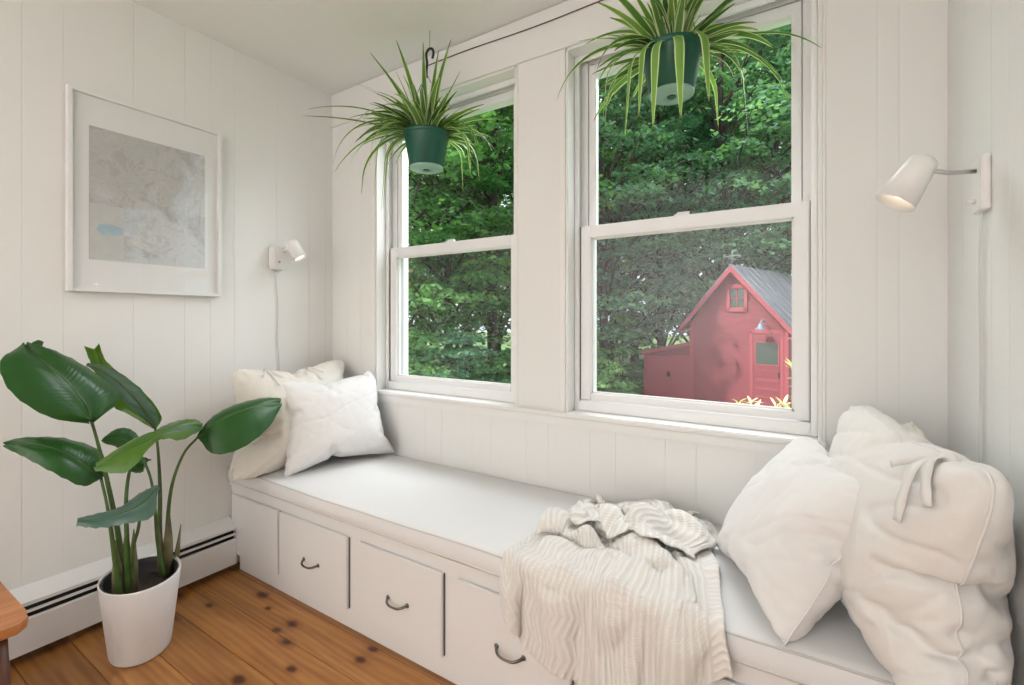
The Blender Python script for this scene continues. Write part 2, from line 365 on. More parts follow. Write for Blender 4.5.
DATA = {}
DATA['lb'] = (22, [
-2330,-3,-5,-5,-3,-4,-4,-4,-1,-2,-1,0,-2,-3,-3,-4,-4,-3,-4,-3,-3,-3,-1,57,26,-39,38,-51,54,-62,60,-68,64,-69,65,-69,65,-69,68,-67,63,-65,68,-70,69,-70,67,-70,68,-71,67,-70,66,-70,66,-69,65,-68,64,-67,64,-66,61,-63,55,-54,27,55,32,
-52,80,-109,109,-112,109,-126,126,-135,133,-138,135,-138,134,-129,124,-127,132,-136,135,-140,136,-137,134,-134,130,-136,131,-134,130,-132,127,-129,124,-126,119,-119,109,-106,81,-61,30,59,32,-59,91,-121,135,-164,165,-169,172,-189,
191,-197,195,-204,198,-194,190,-193,198,-202,198,-202,200,-201,196,-196,191,-195,189,-190,184,-185,179,-178,170,-169,158,-155,133,-118,88,-62,30,63,32,-63,93,-125,149,-180,190,-212,217,-230,231,-231,237,-257,252,-256,249,-245,252,
-259,255,-259,255,-255,249,-247,239,-243,236,-235,226,-225,216,-213,201,-196,178,-167,141,-121,90,-63,31,63,32,-64,95,-128,155,-187,203,-229,239,-255,262,-275,273,-283,295,-313,307,-306,310,-316,305,-301,299,-298,289,-293,284,-282,
272,-269,258,-254,241,-236,220,-210,187,-171,144,-122,91,-63,31,62,33,-65,98,-131,158,-190,208,-235,249,-272,283,-300,307,-325,333,-348,354,-360,360,-356,340,-344,339,-334,323,-324,313,-309,297,-292,279,-274,258,-250,231,-218,194,
-176,148,-124,93,-64,32,61,33,-66,98,-131,159,-191,211,-238,253,-277,290,-310,321,-338,345,-358,361,-370,369,-374,368,-369,359,-358,346,-341,329,-325,313,-308,294,-287,270,-261,240,-225,201,-182,153,-127,95,-66,33,61,32,-66,98,
-131,158,-189,211,-239,255,-279,292,-312,322,-338,344,-357,360,-370,369,-375,371,-373,365,-364,354,-352,340,-336,324,-319,304,-298,281,-270,248,-232,207,-185,154,-128,95,-65,32,60,33,-65,96,-129,157,-189,212,-240,257,-281,293,-312,
321,-338,344,-356,359,-369,369,-375,371,-375,368,-368,359,-358,347,-344,333,-329,315,-309,290,-276,253,-237,210,-187,156,-128,95,-65,32,59,33,-65,97,-130,159,-190,212,-240,257,-281,293,-313,322,-338,344,-357,359,-368,368,-375,371,
-374,368,-370,362,-361,352,-350,339,-336,323,-317,298,-287,259,-239,209,-184,152,-123,94,-63,32,58,33,-65,96,-129,160,-192,213,-241,257,-281,293,-312,321,-337,343,-356,359,-369,368,-374,371,-375,369,-371,363,-362,353,-352,342,-339,
326,-320,296,-283,255,-234,208,-178,148,-118,86,-60,31,57,33,-66,98,-131,160,-192,213,-240,257,-281,293,-312,320,-336,342,-355,358,-368,368,-375,371,-375,369,-370,362,-361,352,-350,339,-336,320,-315,297,-280,254,-231,203,-185,155,
-126,94,-62,29,60,33,-66,97,-130,158,-190,212,-239,255,-279,291,-310,319,-336,343,-356,358,-367,367,-374,370,-374,368,-369,360,-358,347,-344,332,-328,314,-307,288,-276,252,-234,208,-186,155,-128,96,-65,32,60,33,-66,97,-129,156,
-188,210,-237,253,-277,289,-308,318,-335,342,-355,358,-368,368,-375,370,-373,365,-365,355,-352,341,-337,324,-319,305,-298,279,-268,246,-230,204,-183,154,-127,94,-64,31,61,33,-65,97,-130,158,-189,208,-235,250,-273,285,-305,316,-332,
340,-354,358,-368,367,-374,368,-370,360,-357,346,-343,331,-327,314,-308,294,-287,270,-261,240,-225,200,-181,151,-125,93,-64,32,62,33,-65,97,-130,156,-187,205,-232,245,-267,279,-296,303,-319,328,-342,350,-361,358,-361,347,-342,336,
-337,326,-324,313,-310,298,-293,280,-274,258,-250,231,-219,195,-177,149,-123,92,-64,32,62,32,-65,96,-128,152,-183,200,-225,234,-251,260,-269,275,-292,291,-303,303,-305,302,-304,305,-312,301,-300,294,-293,284,-284,273,-269,259,-255,
242,-236,219,-210,188,-172,146,-124,93,-65,33,64,29,-61,87,-120,145,-175,186,-205,211,-216,221,-239,241,-252,250,-258,250,-242,239,-249,255,-262,257,-257,250,-250,243,-239,231,-235,227,-225,215,-213,201,-196,178,-167,142,-121,91,
-64,31,65,24,-55,81,-111,131,-157,156,-161,169,-179,181,-191,189,-201,196,-196,188,-188,187,-189,194,-203,199,-200,196,-194,188,-193,188,-190,184,-185,178,-178,169,-168,158,-155,133,-117,88,-63,30,56,29,-51,75,-99,105,-113,114,
-119,120,-132,130,-137,133,-138,134,-131,124,-125,122,-126,131,-138,135,-136,133,-136,133,-136,132,-135,130,-133,128,-130,124,-125,118,-119,108,-105,80,-60,29,48,24,-28,49,-65,63,-62,60,-67,64,-70,66,-70,67,-71,65,-64,61,-64,59,
-61,65,-69,67,-70,67,-70,67,-70,67,-70,66,-70,66,-69,64,-67,63,-65,60,-62,54,-54,27,39,19,1,-2,-4,-4,-4,-3,-2,-3,-7,4,-2,-3,-4,-3,-4,-4,-4,-3,-3,-2,-1,1181,-9,-3,8,17,18,20,22,31,1,-14,-16,-8,-3,-8,-5,-6,-5,-5,-3,-1,1,7,-39,-11,6,
13,-7,6,1,11,-2,18,-1,20,0,20,-2,33,-10,25,-4,-24,-3,-8,-2,-5,-5,-2,-1,-4,-1,-4,-2,-4,-1,-3,-2,-2,-1,-2,-1,1,-1,6,-1,12,-33,-5,5,-8,-2,11,9,2,-4,15,-5,20,-4,21,-3,30,-1,23,-12,-14,-6,-5,-10,5,-8,2,3,-7,-4,-1,-3,0,-4,1,-3,2,-3,3,-3,
6,-3,10,-2,8,-26,-5,0,-3,0,3,-6,15,0,8,-7,16,-4,17,-6,30,-13,28,-6,-9,-13,9,-17,10,-10,6,-5,2,-6,4,-6,5,-5,5,-5,5,-5,7,-4,9,-3,8,-2,4,-25,1,-1,-1,-2,3,-5,9,-6,12,-7,17,-2,7,-9,25,-13,32,-16,1,-9,8,-14,10,-10,8,-3,3,-8,8,-7,8,-7,8,
-6,8,-5,9,-5,10,-4,7,-2,3,-22,-1,0,0,-3,4,-5,7,-6,10,-6,11,-4,14,-8,7,-10,24,-8,5,-14,18,-13,8,-6,7,-9,11,-9,11,-8,9,-7,10,-7,11,-7,10,-5,9,-3,6,-2,3,-23,1,-1,1,-3,4,-4,6,-6,9,-7,10,-8,13,-11,13,-11,13,-10,13,-6,13,-13,12,-7,9,-9,
12,-9,11,-8,11,-8,11,-7,11,-7,11,-5,8,-3,6,-2,2,-22,0,-1,2,-2,4,-5,7,-6,9,-8,11,-9,11,-9,12,-9,12,-10,13,-10,13,-10,12,-10,13,-9,12,-9,12,-9,11,-8,12,-8,12,-7,10,-5,8,-3,5,-2,2,-21,1,-1,2,-3,5,-5,7,-6,8,-7,10,-8,11,-9,12,-10,13,
-10,13,-11,14,-11,13,-10,13,-10,13,-10,12,-9,12,-9,12,-8,12,-7,11,-6,9,-4,5,-2,2,-20,1,-2,3,-3,5,-5,7,-7,9,-7,10,-8,11,-9,12,-10,13,-10,13,-11,13,-10,13,-10,12,-10,13,-10,13,-10,13,-10,13,-9,13,-7,10,-6,8,-3,4,-2,2,-18,0,-1,3,-4,5,
-5,7,-6,9,-8,11,-9,12,-10,13,-10,13,-11,13,-10,13,-11,14,-11,13,-10,13,-10,12,-9,12,-9,13,-10,12,-7,1,4,-7,11,-1,4,1,-17,1,-2,3,-3,4,-4,7,-6,9,-8,10,-8,11,-9,12,-10,13,-10,13,-10,13,-11,14,-11,13,-10,13,-11,13,-10,13,-10,11,-7,6,
-6,3,0,-1,2,-1,2,5,-10,0,-1,2,-2,5,-5,7,-6,9,-7,10,-8,11,-9,12,-10,13,-10,13,-11,13,-10,13,-10,13,-11,13,-10,13,-10,11,-8,9,-9,7,-5,4,-5,4,-3,2,4,-5,0,1,-2,3,-3,5,-4,7,-6,9,-7,10,-8,11,-9,12,-10,13,-11,14,-11,13,-10,13,-11,14,-11,
13,-10,12,-10,12,-9,9,-8,7,-7,6,-5,3,-3,2,-2,1,0,1,-1,3,-3,5,-5,8,-6,9,-8,11,-9,12,-10,13,-10,12,-10,13,-10,13,-11,13,-10,13,-10,12,-10,12,-9,11,-9,9,-7,7,-7,6,-6,4,-3,2,-2,1,0,0,0,1,-1,4,-4,8,-7,10,-8,10,-8,11,-9,12,-10,13,-10,13,
-11,14,-11,13,-10,12,-10,12,-9,11,-9,11,-8,9,-8,7,-6,5,-5,4,-4,2,-1,0,0,1,-1,1,-1,5,-4,7,-6,9,-7,10,-9,10,-8,12,-9,13,-11,13,-11,9,-10,15,-9,12,-9,11,-8,11,-9,10,-7,9,-7,7,-6,5,-5,3,-3,1,-2,1,0,-2,2,1,0,4,-4,8,-6,7,-6,8,-10,11,-9,
3,-2,-2,-2,-2,1,18,-8,10,-5,11,-7,11,-7,10,-7,10,-7,9,-7,8,-6,5,-5,4,-4,1,-2,0,-1,0,1,2,-2,6,-3,5,-5,6,-13,12,-7,4,-5,-2,-1,-21,2,0,14,11,0,9,-5,11,-6,12,-10,15,-7,11,-6,10,-6,9,-6,6,-5,3,-4,1,-2,-1,-2,-4,4,4,-1,5,-3,-2,-5,7,-10,6,
-8,1,-1,-13,-9,-14,11,-10,11,16,6,6,0,9,-8,16,-5,13,-6,13,-6,11,-5,10,-5,8,-5,3,-3,0,-2,-2,-17,9,5,5,0,-1,-5,1,-8,3,-3,-5,-2,-17,5,-26,3,-23,14,-5,18,10,8,6,2,10,-2,12,-2,12,-3,12,-4,12,-4,11,-4,9,-4,6,-3,-1,-2,-4,-30,21,-1,13,-2,
-6,-7,0,-4,-7,-2,-10,-1,-20,5,-32,4,-8,6,-6,7,20,6,9,4,9,1,10,0,12,-2,13,-3,13,-3,12,-3,11,-4,9,-3,2,-2,-8,-35,24,-4,-5,-9,-13,-14,-21,-14,-4,-15,30,17,12,12,11,11,11,9,8,6,2,-4,584,-30,-5,27,26,25,26,24,-2,32,11,25,29,31,30,31,30,
30,29,28,26,22,17,-493,-18,11,-1,-7,34,-10,40,-11,39,-11,37,-12,38,-14,16,-6,32,-7,17,-5,33,-7,37,-8,38,-8,39,-9,40,-9,39,-8,38,-8,38,-8,38,-8,36,-8,34,-7,13,-514,4,1,-1,-7,35,-15,44,-19,50,-20,49,-21,48,-24,40,-34,51,-21,30,-11,
39,-16,47,-15,46,-14,44,-16,47,-16,47,-16,47,-16,47,-16,46,-15,44,-13,31,-7,8,-512,-5,5,-4,6,22,-20,51,-22,53,-27,58,-31,61,-32,51,-34,51,-26,45,-29,54,-25,55,-23,54,-23,54,-24,55,-24,55,-23,54,-22,53,-21,51,-20,43,-14,26,-7,8,
-515,8,-2,-3,-3,24,-19,49,-28,60,-32,63,-35,66,-42,67,-37,55,-34,60,-35,59,-31,62,-31,62,-30,61,-31,62,-30,61,-29,59,-27,56,-24,50,-21,41,-15,26,-8,9,-507,-6,6,2,-7,21,-19,46,-30,61,-34,65,-39,69,-39,68,-44,73,-45,67,-40,68,-38,69,
-37,68,-37,68,-36,66,-34,64,-32,61,-30,57,-26,48,-21,39,-15,24,-7,10,-510,5,-6,5,-2,19,-18,44,-29,58,-37,67,-40,71,-46,75,-46,77,-46,78,-47,74,-43,75,-44,74,-42,71,-39,69,-37,66,-34,62,-31,56,-27,48,-22,36,-14,24,-8,9,-506,1,-1,7,
-5,21,-18,43,-29,57,-36,65,-41,71,-44,76,-47,79,-48,80,-48,79,-47,78,-46,76,-44,73,-41,71,-40,68,-36,63,-33,57,-28,48,-24,37,-17,24,-9,8,-500,1,-1,9,-8,25,-20,43,-29,56,-36,65,-40,71,-44,75,-46,78,-47,79,-48,80,-48,79,-47,78,-45,
75,-44,73,-41,70,-38,64,-34,56,-29,48,-25,36,-18,22,-8,7,-494,2,-2,11,-10,26,-20,42,-29,56,-36,65,-40,71,-44,75,-45,78,-48,80,-48,80,-48,79,-47,78,-46,76,-44,74,-42,71,-39,64,-37,58,-30,46,-25,33,-16,20,-8,7,-488,3,-3,11,-9,25,-20,
42,-28,55,-35,64,-40,71,-43,75,-46,78,-47,79,-48,80,-48,80,-47,78,-46,76,-44,75,-43,72,-41,66,-35,48,-25,26,-8,12,4,8,2,6,-478,2,1,12,-12,21,-19,42,-28,55,-35,65,-40,71,-43,74,-45,78,-48,80,-48,80,-48,79,-47,79,-47,77,-45,76,-44,
73,-41,56,-27,40,-17,33,-29,41,-31,28,-7,-3,-460,3,-4,12,-10,24,-19,42,-28,56,-35,64,-39,70,-43,75,-45,77,-47,79,-48,80,-48,80,-47,78,-46,77,-45,75,-43,69,-37,63,-37,55,-34,48,-22,32,-18,22,-18,16,-485,3,-3,11,-9,26,-20,42,-28,55,
-34,64,-40,71,-43,74,-45,77,-46,79,-48,80,-48,79,-47,78,-46,76,-44,74,-42,70,-39,64,-34,55,-29,45,-23,34,-16,21,-8,8,-493,3,-3,10,-10,28,-21,43,-28,55,-35,65,-40,71,-43,74,-45,77,-47,79,-47,79,-47,78,-46,76,-44,74,-42,72,-41,69,
-37,63,-33,55,-28,45,-22,35,-16,22,-8,8,-496,1,-3,9,-9,26,-19,43,-28,57,-35,64,-40,70,-43,74,-45,77,-46,79,-48,79,-47,78,-46,75,-43,73,-41,70,-38,67,-36,63,-33,56,-28,47,-21,31,-11,19,-5,2,-495,1,0,3,-5,25,-20,46,-29,58,-36,66,-39,
70,-44,73,-44,75,-46,78,-46,73,-43,74,-42,72,-40,70,-38,68,-37,66,-34,62,-31,56,-27,47,-20,35,-17,26,-9,9,-500,-6,3,1,-4,25,-21,48,-28,59,-33,64,-34,65,-40,70,-43,70,-42,70,-45,68,-39,69,-37,68,-36,67,-35,65,-33,63,-31,60,-29,57,
-26,48,-20,37,-14,24,-7,8,-511,3,-6,12,-12,31,-22,51,-26,57,-27,58,-34,66,-38,68,-38,52,-40,72,-44,60,-31,62,-30,61,-29,61,-29,60,-29,60,-28,58,-26,56,-25,50,-20,40,-15,26,-8,10,-505,-7,-4,10,-14,37,-20,50,-21,52,-25,56,-29,59,-29,
55,-36,53,-30,50,-28,45,-25,55,-23,54,-22,54,-24,55,-23,54,-23,54,-22,53,-21,50,-19,43,-14,27,-7,9,-509,-13,15,0,-12,41,-16,44,-18,48,-19,49,-20,41,-13,28,-14,34,-25,53,-23,37,-18,48,-16,46,-16,47,-16,48,-17,48,-16,47,-16,47,-16,
46,-15,43,-12,30,-6,8,-504,-15,0,19,-8,33,-11,40,-11,39,-11,38,-10,29,-3,12,-3,32,-12,32,-15,29,-10,39,-9,40,-10,40,-8,39,-8,39,-8,38,-8,38,-8,38,-8,36,-7,33,-7,6,-477,-15,-3,27,27,26,26,21,9,30,25,4,29,30,31,30,31,30,29,28,26,23,
16,])
DATA['lf'] = (22, [
-2146,-12,-5,-7,-4,-11,-9,-9,-8,-9,-8,-8,-7,-1,-11,-12,-11,-10,-11,-10,-10,-8,-7,187,17,-42,36,-48,41,-49,43,-52,43,-48,39,-51,42,-50,41,-50,42,-50,42,-50,43,-52,44,-46,39,-45,37,-50,40,-51,40,-50,39,-49,39,-49,39,-49,39,-47,36,
-40,19,185,19,-45,55,-80,75,-90,83,-95,86,-93,85,-96,88,-97,89,-98,90,-99,91,-99,90,-98,90,-90,82,-96,88,-98,88,-97,86,-96,86,-94,83,-92,80,-87,75,-78,56,-45,23,181,20,-46,59,-85,89,-112,109,-124,118,-132,124,-133,124,-134,127,
-137,129,-139,131,-140,131,-141,133,-131,121,-136,130,-140,129,-137,126,-133,121,-128,116,-122,108,-112,92,-85,61,-46,22,179,21,-46,61,-88,95,-119,121,-140,137,-153,147,-160,153,-164,156,-167,159,-170,162,-173,165,-176,168,-169,
159,-173,165,-172,160,-166,154,-159,146,-151,137,-140,122,-119,97,-87,62,-45,21,175,23,-47,64,-91,101,-126,129,-150,149,-167,163,-178,172,-185,178,-190,182,-193,186,-198,190,-200,192,-204,196,-201,189,-195,182,-187,174,-178,164,
-167,150,-149,130,-124,101,-89,64,-46,22,171,23,-48,67,-93,105,-131,136,-158,159,-179,176,-192,186,-200,194,-206,199,-211,203,-214,207,-218,209,-218,208,-215,204,-209,196,-201,187,-191,176,-177,159,-156,136,-128,104,-90,66,-47,23,
167,22,-48,67,-94,108,-133,141,-165,168,-189,187,-204,199,-213,207,-219,211,-222,214,-225,217,-227,218,-227,217,-225,214,-220,207,-213,199,-202,186,-186,168,-163,142,-132,109,-93,68,-48,23,163,22,-49,67,-94,108,-133,144,-168,176,
-198,198,-217,211,-225,218,-229,221,-232,224,-234,226,-236,226,-235,225,-233,222,-229,217,-223,209,-213,197,-195,175,-167,146,-135,111,-94,69,-48,23,152,20,-47,68,-91,99,-120,132,-155,169,-189,196,-220,220,-236,227,-237,229,-239,
231,-241,232,-241,232,-241,231,-240,229,-237,226,-233,219,-223,206,-203,183,-171,148,-133,108,-90,64,-43,21,146,21,-44,64,-87,106,-131,146,-169,180,-201,203,-222,220,-236,228,-240,232,-242,233,-243,235,-244,235,-244,234,-243,234,
-243,232,-241,227,-223,202,-199,175,-160,137,-119,94,-85,61,-38,24,143,23,-47,69,-94,112,-136,147,-170,177,-197,200,-219,216,-231,225,-238,231,-242,233,-243,235,-245,235,-244,235,-244,235,-244,234,-241,220,-221,203,-200,178,-170,
146,-133,108,-87,61,-40,16,159,23,-48,68,-94,111,-135,145,-167,173,-193,195,-213,211,-227,222,-235,228,-240,232,-242,233,-243,234,-243,233,-241,231,-239,227,-233,217,-219,199,-197,175,-168,144,-134,109,-94,68,-48,23,163,22,-48,67,
-92,107,-131,141,-163,169,-189,191,-209,207,-222,217,-231,224,-235,228,-239,230,-240,230,-239,229,-237,226,-233,220,-225,209,-212,193,-192,171,-165,142,-133,108,-93,67,-48,22,165,22,-47,66,-91,105,-129,139,-160,165,-185,187,-204,
201,-216,212,-226,219,-231,223,-233,224,-234,224,-232,221,-230,219,-225,212,-218,202,-205,187,-186,166,-162,140,-132,106,-92,65,-46,21,168,22,-46,65,-91,104,-127,136,-157,162,-182,182,-199,197,-212,207,-220,213,-225,217,-227,218,
-227,216,-224,213,-221,210,-218,205,-210,195,-199,181,-181,161,-158,136,-128,103,-90,63,-45,21,170,23,-47,66,-91,104,-128,135,-155,158,-177,177,-194,192,-207,201,-214,205,-215,206,-215,206,-215,205,-214,203,-211,199,-207,195,-201,
187,-191,175,-177,157,-155,133,-126,102,-90,64,-46,21,173,23,-48,66,-91,103,-126,131,-151,153,-172,173,-190,184,-197,188,-198,188,-197,188,-197,189,-198,189,-198,186,-195,184,-192,181,-187,174,-180,166,-171,153,-152,131,-125,101,
-89,63,-46,22,175,22,-48,64,-88,98,-121,125,-144,145,-162,155,-170,165,-175,164,-170,160,-171,162,-171,157,-167,162,-171,163,-172,162,-168,157,-166,155,-162,150,-156,143,-148,127,-118,95,-87,61,-44,20,177,21,-46,60,-85,92,-113,112,
-128,125,-140,125,-134,131,-140,131,-140,130,-139,128,-138,123,-132,129,-138,133,-143,132,-138,128,-136,126,-134,125,-132,121,-128,112,-116,93,-84,57,-35,22,172,20,-44,54,-77,74,-89,82,-95,85,-98,92,-98,91,-99,89,-99,89,-98,87,-97,
83,-92,89,-98,85,-95,92,-99,91,-98,89,-97,88,-96,88,-95,77,-81,67,-74,49,-40,14,193,16,-39,33,-46,37,-49,38,-50,38,-48,46,-52,43,-51,41,-50,40,-50,41,-50,41,-51,40,-49,41,-50,45,-51,43,-51,43,-51,42,-51,42,-50,40,-47,26,-35,27,-34,
9,201,-9,-10,-11,-12,-13,-2,-9,-9,-10,-9,-9,-9,-12,-3,-8,-9,-8,-9,-8,-9,-10,-9,1339,-3,9,4,14,-1,3,5,4,5,4,5,6,16,-18,-4,-3,-2,-3,-2,-1,-1,2,-26,-12,17,-17,20,-15,21,-9,14,-14,24,-21,20,-16,20,-16,20,-15,20,-16,20,-15,19,-12,25,
-20,20,-21,11,-20,18,-22,20,-22,20,-21,19,-20,19,-18,18,-13,16,-1,-20,-12,19,-28,32,-34,36,-34,37,-30,37,-36,37,-34,38,-35,39,-35,39,-36,40,-36,41,-37,44,-30,25,-36,35,-36,35,-38,37,-37,37,-36,36,-34,34,-28,30,-18,18,-6,-15,-10,18,
-28,34,-42,45,-47,49,-48,51,-48,52,-48,51,-51,54,-52,56,-52,55,-52,56,-54,62,-51,46,-54,53,-53,53,-51,52,-50,50,-47,48,-43,45,-34,34,-21,18,-6,-13,-11,19,-29,35,-43,47,-53,56,-58,61,-61,64,-63,65,-63,66,-64,67,-65,68,-66,69,-67,74,
-65,61,-67,68,-65,66,-62,63,-59,60,-54,55,-46,47,-35,34,-22,18,-7,-12,-10,19,-30,36,-45,50,-56,60,-64,67,-68,70,-70,73,-72,75,-74,76,-75,78,-76,78,-77,79,-78,80,-76,77,-72,74,-70,71,-65,66,-58,59,-49,49,-37,35,-23,18,-8,-10,-10,18,
-29,37,-47,52,-59,63,-68,71,-73,76,-77,80,-79,81,-80,83,-82,85,-84,86,-84,86,-83,85,-81,82,-78,79,-74,75,-68,69,-60,61,-51,50,-38,35,-23,18,-8,-10,-10,19,-29,37,-47,53,-61,65,-71,75,-79,82,-82,84,-83,86,-85,88,-87,89,-87,90,-88,90,
-87,88,-85,87,-82,83,-78,79,-72,73,-64,64,-53,52,-40,36,-25,19,-8,-9,-10,18,-28,34,-44,45,-54,62,-70,79,-83,86,-86,89,-88,91,-90,92,-90,93,-91,93,-91,93,-90,92,-89,90,-86,88,-82,83,-76,77,-67,66,-55,53,-41,37,-26,19,-8,-13,-8,8,
-18,22,-31,44,-53,62,-70,76,-79,87,-89,94,-92,94,-92,95,-93,95,-93,95,-93,95,-92,94,-91,93,-90,91,-86,88,-80,80,-69,67,-56,52,-43,28,-22,22,-5,-20,-5,12,-20,25,-36,46,-56,66,-70,79,-80,88,-88,94,-92,95,-93,95,-93,96,-95,97,-94,96,
-94,96,-94,96,-93,95,-89,86,-77,72,-68,65,-58,52,-48,44,-33,25,-8,-17,-9,18,-26,37,-43,53,-57,67,-69,78,-79,86,-86,91,-90,95,-93,95,-93,96,-94,96,-94,96,-94,96,-94,96,-93,94,-87,85,-83,78,-73,67,-60,52,-45,39,-31,24,-14,-6,-9,19,
-26,37,-43,53,-56,65,-67,76,-77,84,-84,90,-89,93,-91,94,-93,96,-94,96,-93,95,-93,95,-93,94,-91,91,-87,86,-82,78,-73,67,-61,54,-46,37,-29,19,-10,-6,-8,19,-26,37,-42,52,-55,64,-66,74,-75,82,-82,88,-87,91,-89,92,-91,94,-92,95,-92,94,
-92,93,-90,91,-88,88,-85,83,-79,76,-71,66,-60,52,-45,37,-29,19,-9,-7,-8,19,-25,35,-40,51,-54,63,-65,73,-74,80,-79,85,-85,89,-87,91,-90,92,-89,92,-90,91,-89,91,-88,89,-86,86,-82,80,-76,73,-69,64,-59,53,-46,37,-28,19,-10,-6,-9,18,
-25,36,-40,50,-53,62,-63,71,-72,79,-78,83,-83,87,-85,88,-86,89,-87,89,-87,89,-86,87,-84,85,-82,82,-79,78,-74,71,-67,63,-58,51,-44,36,-28,19,-9,-8,-8,18,-25,36,-40,50,-52,61,-62,69,-70,77,-76,81,-80,84,-82,85,-83,84,-82,84,-82,84,
-81,83,-81,82,-79,79,-76,76,-72,70,-66,61,-56,51,-44,35,-28,19,-10,-7,-9,19,-25,36,-40,50,-51,59,-60,67,-67,74,-74,78,-76,78,-76,77,-75,77,-75,77,-75,77,-75,78,-75,76,-73,74,-71,71,-68,68,-64,60,-56,50,-43,35,-28,19,-10,-9,-7,18,
-23,34,-38,48,-48,56,-57,63,-66,69,-66,69,-68,63,-61,67,-66,68,-69,72,-67,69,-65,67,-64,62,-59,65,-62,63,-60,61,-58,58,-54,47,-42,36,-28,19,-10,-9,-7,18,-23,34,-36,45,-46,51,-52,55,-62,53,-49,55,-52,53,-52,54,-53,56,-59,62,-55,57,
-52,56,-53,51,-48,52,-48,52,-49,52,-49,50,-47,46,-42,34,-35,27,-12,-7,-6,18,-21,31,-32,35,-38,39,-46,40,-43,24,-19,34,-33,37,-35,38,-37,40,-41,43,-38,41,-44,41,-32,39,-34,32,-28,38,-34,39,-34,32,-34,23,-29,26,-30,12,-18,28,-3,15,
-17,19,-24,21,-28,23,-34,19,-18,7,-3,17,-15,19,-16,19,-17,19,-16,18,-21,23,-23,22,-14,21,-15,15,-10,19,-14,18,-14,18,-15,11,-21,20,-27,12,-20,33,-3,-6,-7,-9,-10,-4,6,3,2,3,1,1,-8,15,6,5,4,4,4,0,-9,-14,529,17,20,21,19,23,23,23,23,
23,23,23,23,19,15,22,22,23,22,21,21,19,18,-458,15,-14,36,-15,38,-16,35,-13,37,-15,37,-16,39,-16,40,-17,40,-16,39,-16,39,-16,39,-18,39,-22,40,-21,39,-17,39,-16,39,-16,38,-16,39,-16,37,-15,35,-13,16,-450,14,-16,37,-26,50,-30,53,-31,
53,-30,53,-31,54,-31,55,-32,55,-32,55,-32,55,-32,56,-40,57,-36,55,-32,55,-32,54,-31,54,-31,54,-30,52,-29,49,-25,37,-15,9,-436,12,-15,35,-27,50,-37,61,-40,64,-43,67,-44,66,-43,67,-44,68,-45,68,-45,68,-45,68,-48,67,-48,69,-45,68,-45,
67,-43,66,-42,64,-40,61,-37,51,-28,35,-15,12,-429,11,-14,33,-28,50,-38,62,-46,70,-50,74,-52,75,-52,76,-54,78,-55,78,-56,80,-57,80,-57,77,-57,80,-56,78,-54,76,-52,74,-50,70,-46,63,-39,51,-28,33,-15,12,-419,11,-14,31,-28,49,-39,62,
-48,72,-54,78,-57,81,-59,83,-61,85,-63,87,-64,87,-65,89,-66,89,-66,88,-64,85,-60,82,-58,78,-54,72,-48,62,-39,49,-28,32,-14,11,-406,10,-14,29,-28,48,-41,63,-50,74,-58,82,-62,86,-65,89,-67,91,-68,92,-70,93,-70,94,-71,94,-70,92,-68,
90,-66,86,-62,82,-58,75,-51,63,-41,48,-28,32,-15,11,-394,9,-13,28,-27,45,-41,62,-52,75,-60,84,-66,90,-68,92,-70,94,-72,96,-73,96,-73,97,-74,97,-73,95,-71,93,-69,89,-65,84,-60,76,-53,65,-43,49,-31,31,-16,11,-383,11,-10,24,-22,40,
-32,52,-48,69,-63,86,-69,93,-72,96,-74,98,-75,99,-76,99,-76,99,-76,99,-75,98,-74,96,-72,92,-68,87,-63,78,-56,66,-46,49,-31,29,-15,9,-359,8,-7,18,-26,46,-37,56,-55,72,-59,78,-69,91,-75,99,-76,100,-77,100,-77,100,-77,101,-78,101,-77,
100,-77,99,-75,96,-72,89,-66,79,-59,64,-46,43,-32,27,-12,12,-352,12,-20,32,-38,50,-47,62,-54,75,-64,87,-71,95,-75,99,-77,100,-77,101,-78,101,-78,102,-79,102,-78,101,-78,101,-78,98,-76,88,-65,65,-51,58,-44,51,-28,24,-21,8,-347,11,
-17,30,-30,46,-41,62,-53,75,-62,86,-69,93,-74,98,-76,100,-78,101,-78,102,-79,102,-78,102,-79,102,-79,102,-78,91,-67,85,-61,73,-52,59,-41,46,-33,35,-24,16,-371,11,-15,29,-30,47,-41,62,-52,75,-61,85,-68,92,-72,96,-75,99,-77,101,-78,
101,-78,102,-79,102,-78,101,-77,99,-75,94,-70,86,-63,76,-54,62,-42,47,-29,30,-15,10,-381,11,-15,30,-29,48,-42,63,-52,75,-61,85,-67,91,-71,95,-74,98,-76,100,-77,100,-77,100,-76,99,-76,99,-75,97,-73,93,-69,86,-62,76,-53,64,-44,49,
-30,30,-16,11,-387,10,-14,31,-30,49,-42,64,-52,74,-59,83,-65,90,-70,94,-73,97,-74,97,-74,98,-75,98,-75,98,-74,96,-72,94,-70,90,-66,84,-60,75,-52,64,-43,50,-31,31,-16,11,-394,11,-15,32,-29,49,-41,63,-51,74,-58,82,-64,88,-68,92,-70,
94,-72,96,-73,96,-73,96,-72,95,-72,94,-70,92,-68,89,-64,82,-58,74,-51,63,-42,50,-30,32,-16,12,-402,12,-15,31,-28,49,-39,62,-49,72,-56,81,-63,87,-67,91,-69,92,-69,92,-69,93,-69,92,-69,91,-68,91,-67,89,-65,86,-62,81,-56,73,-50,63,
-41,50,-30,33,-16,12,-406,9,-15,33,-28,49,-39,62,-48,72,-55,79,-61,85,-63,86,-64,87,-64,87,-64,88,-64,86,-63,85,-62,85,-62,84,-60,82,-58,79,-55,74,-50,64,-42,52,-31,34,-17,13,-415,12,-14,32,-27,50,-38,61,-46,70,-52,74,-54,78,-57,
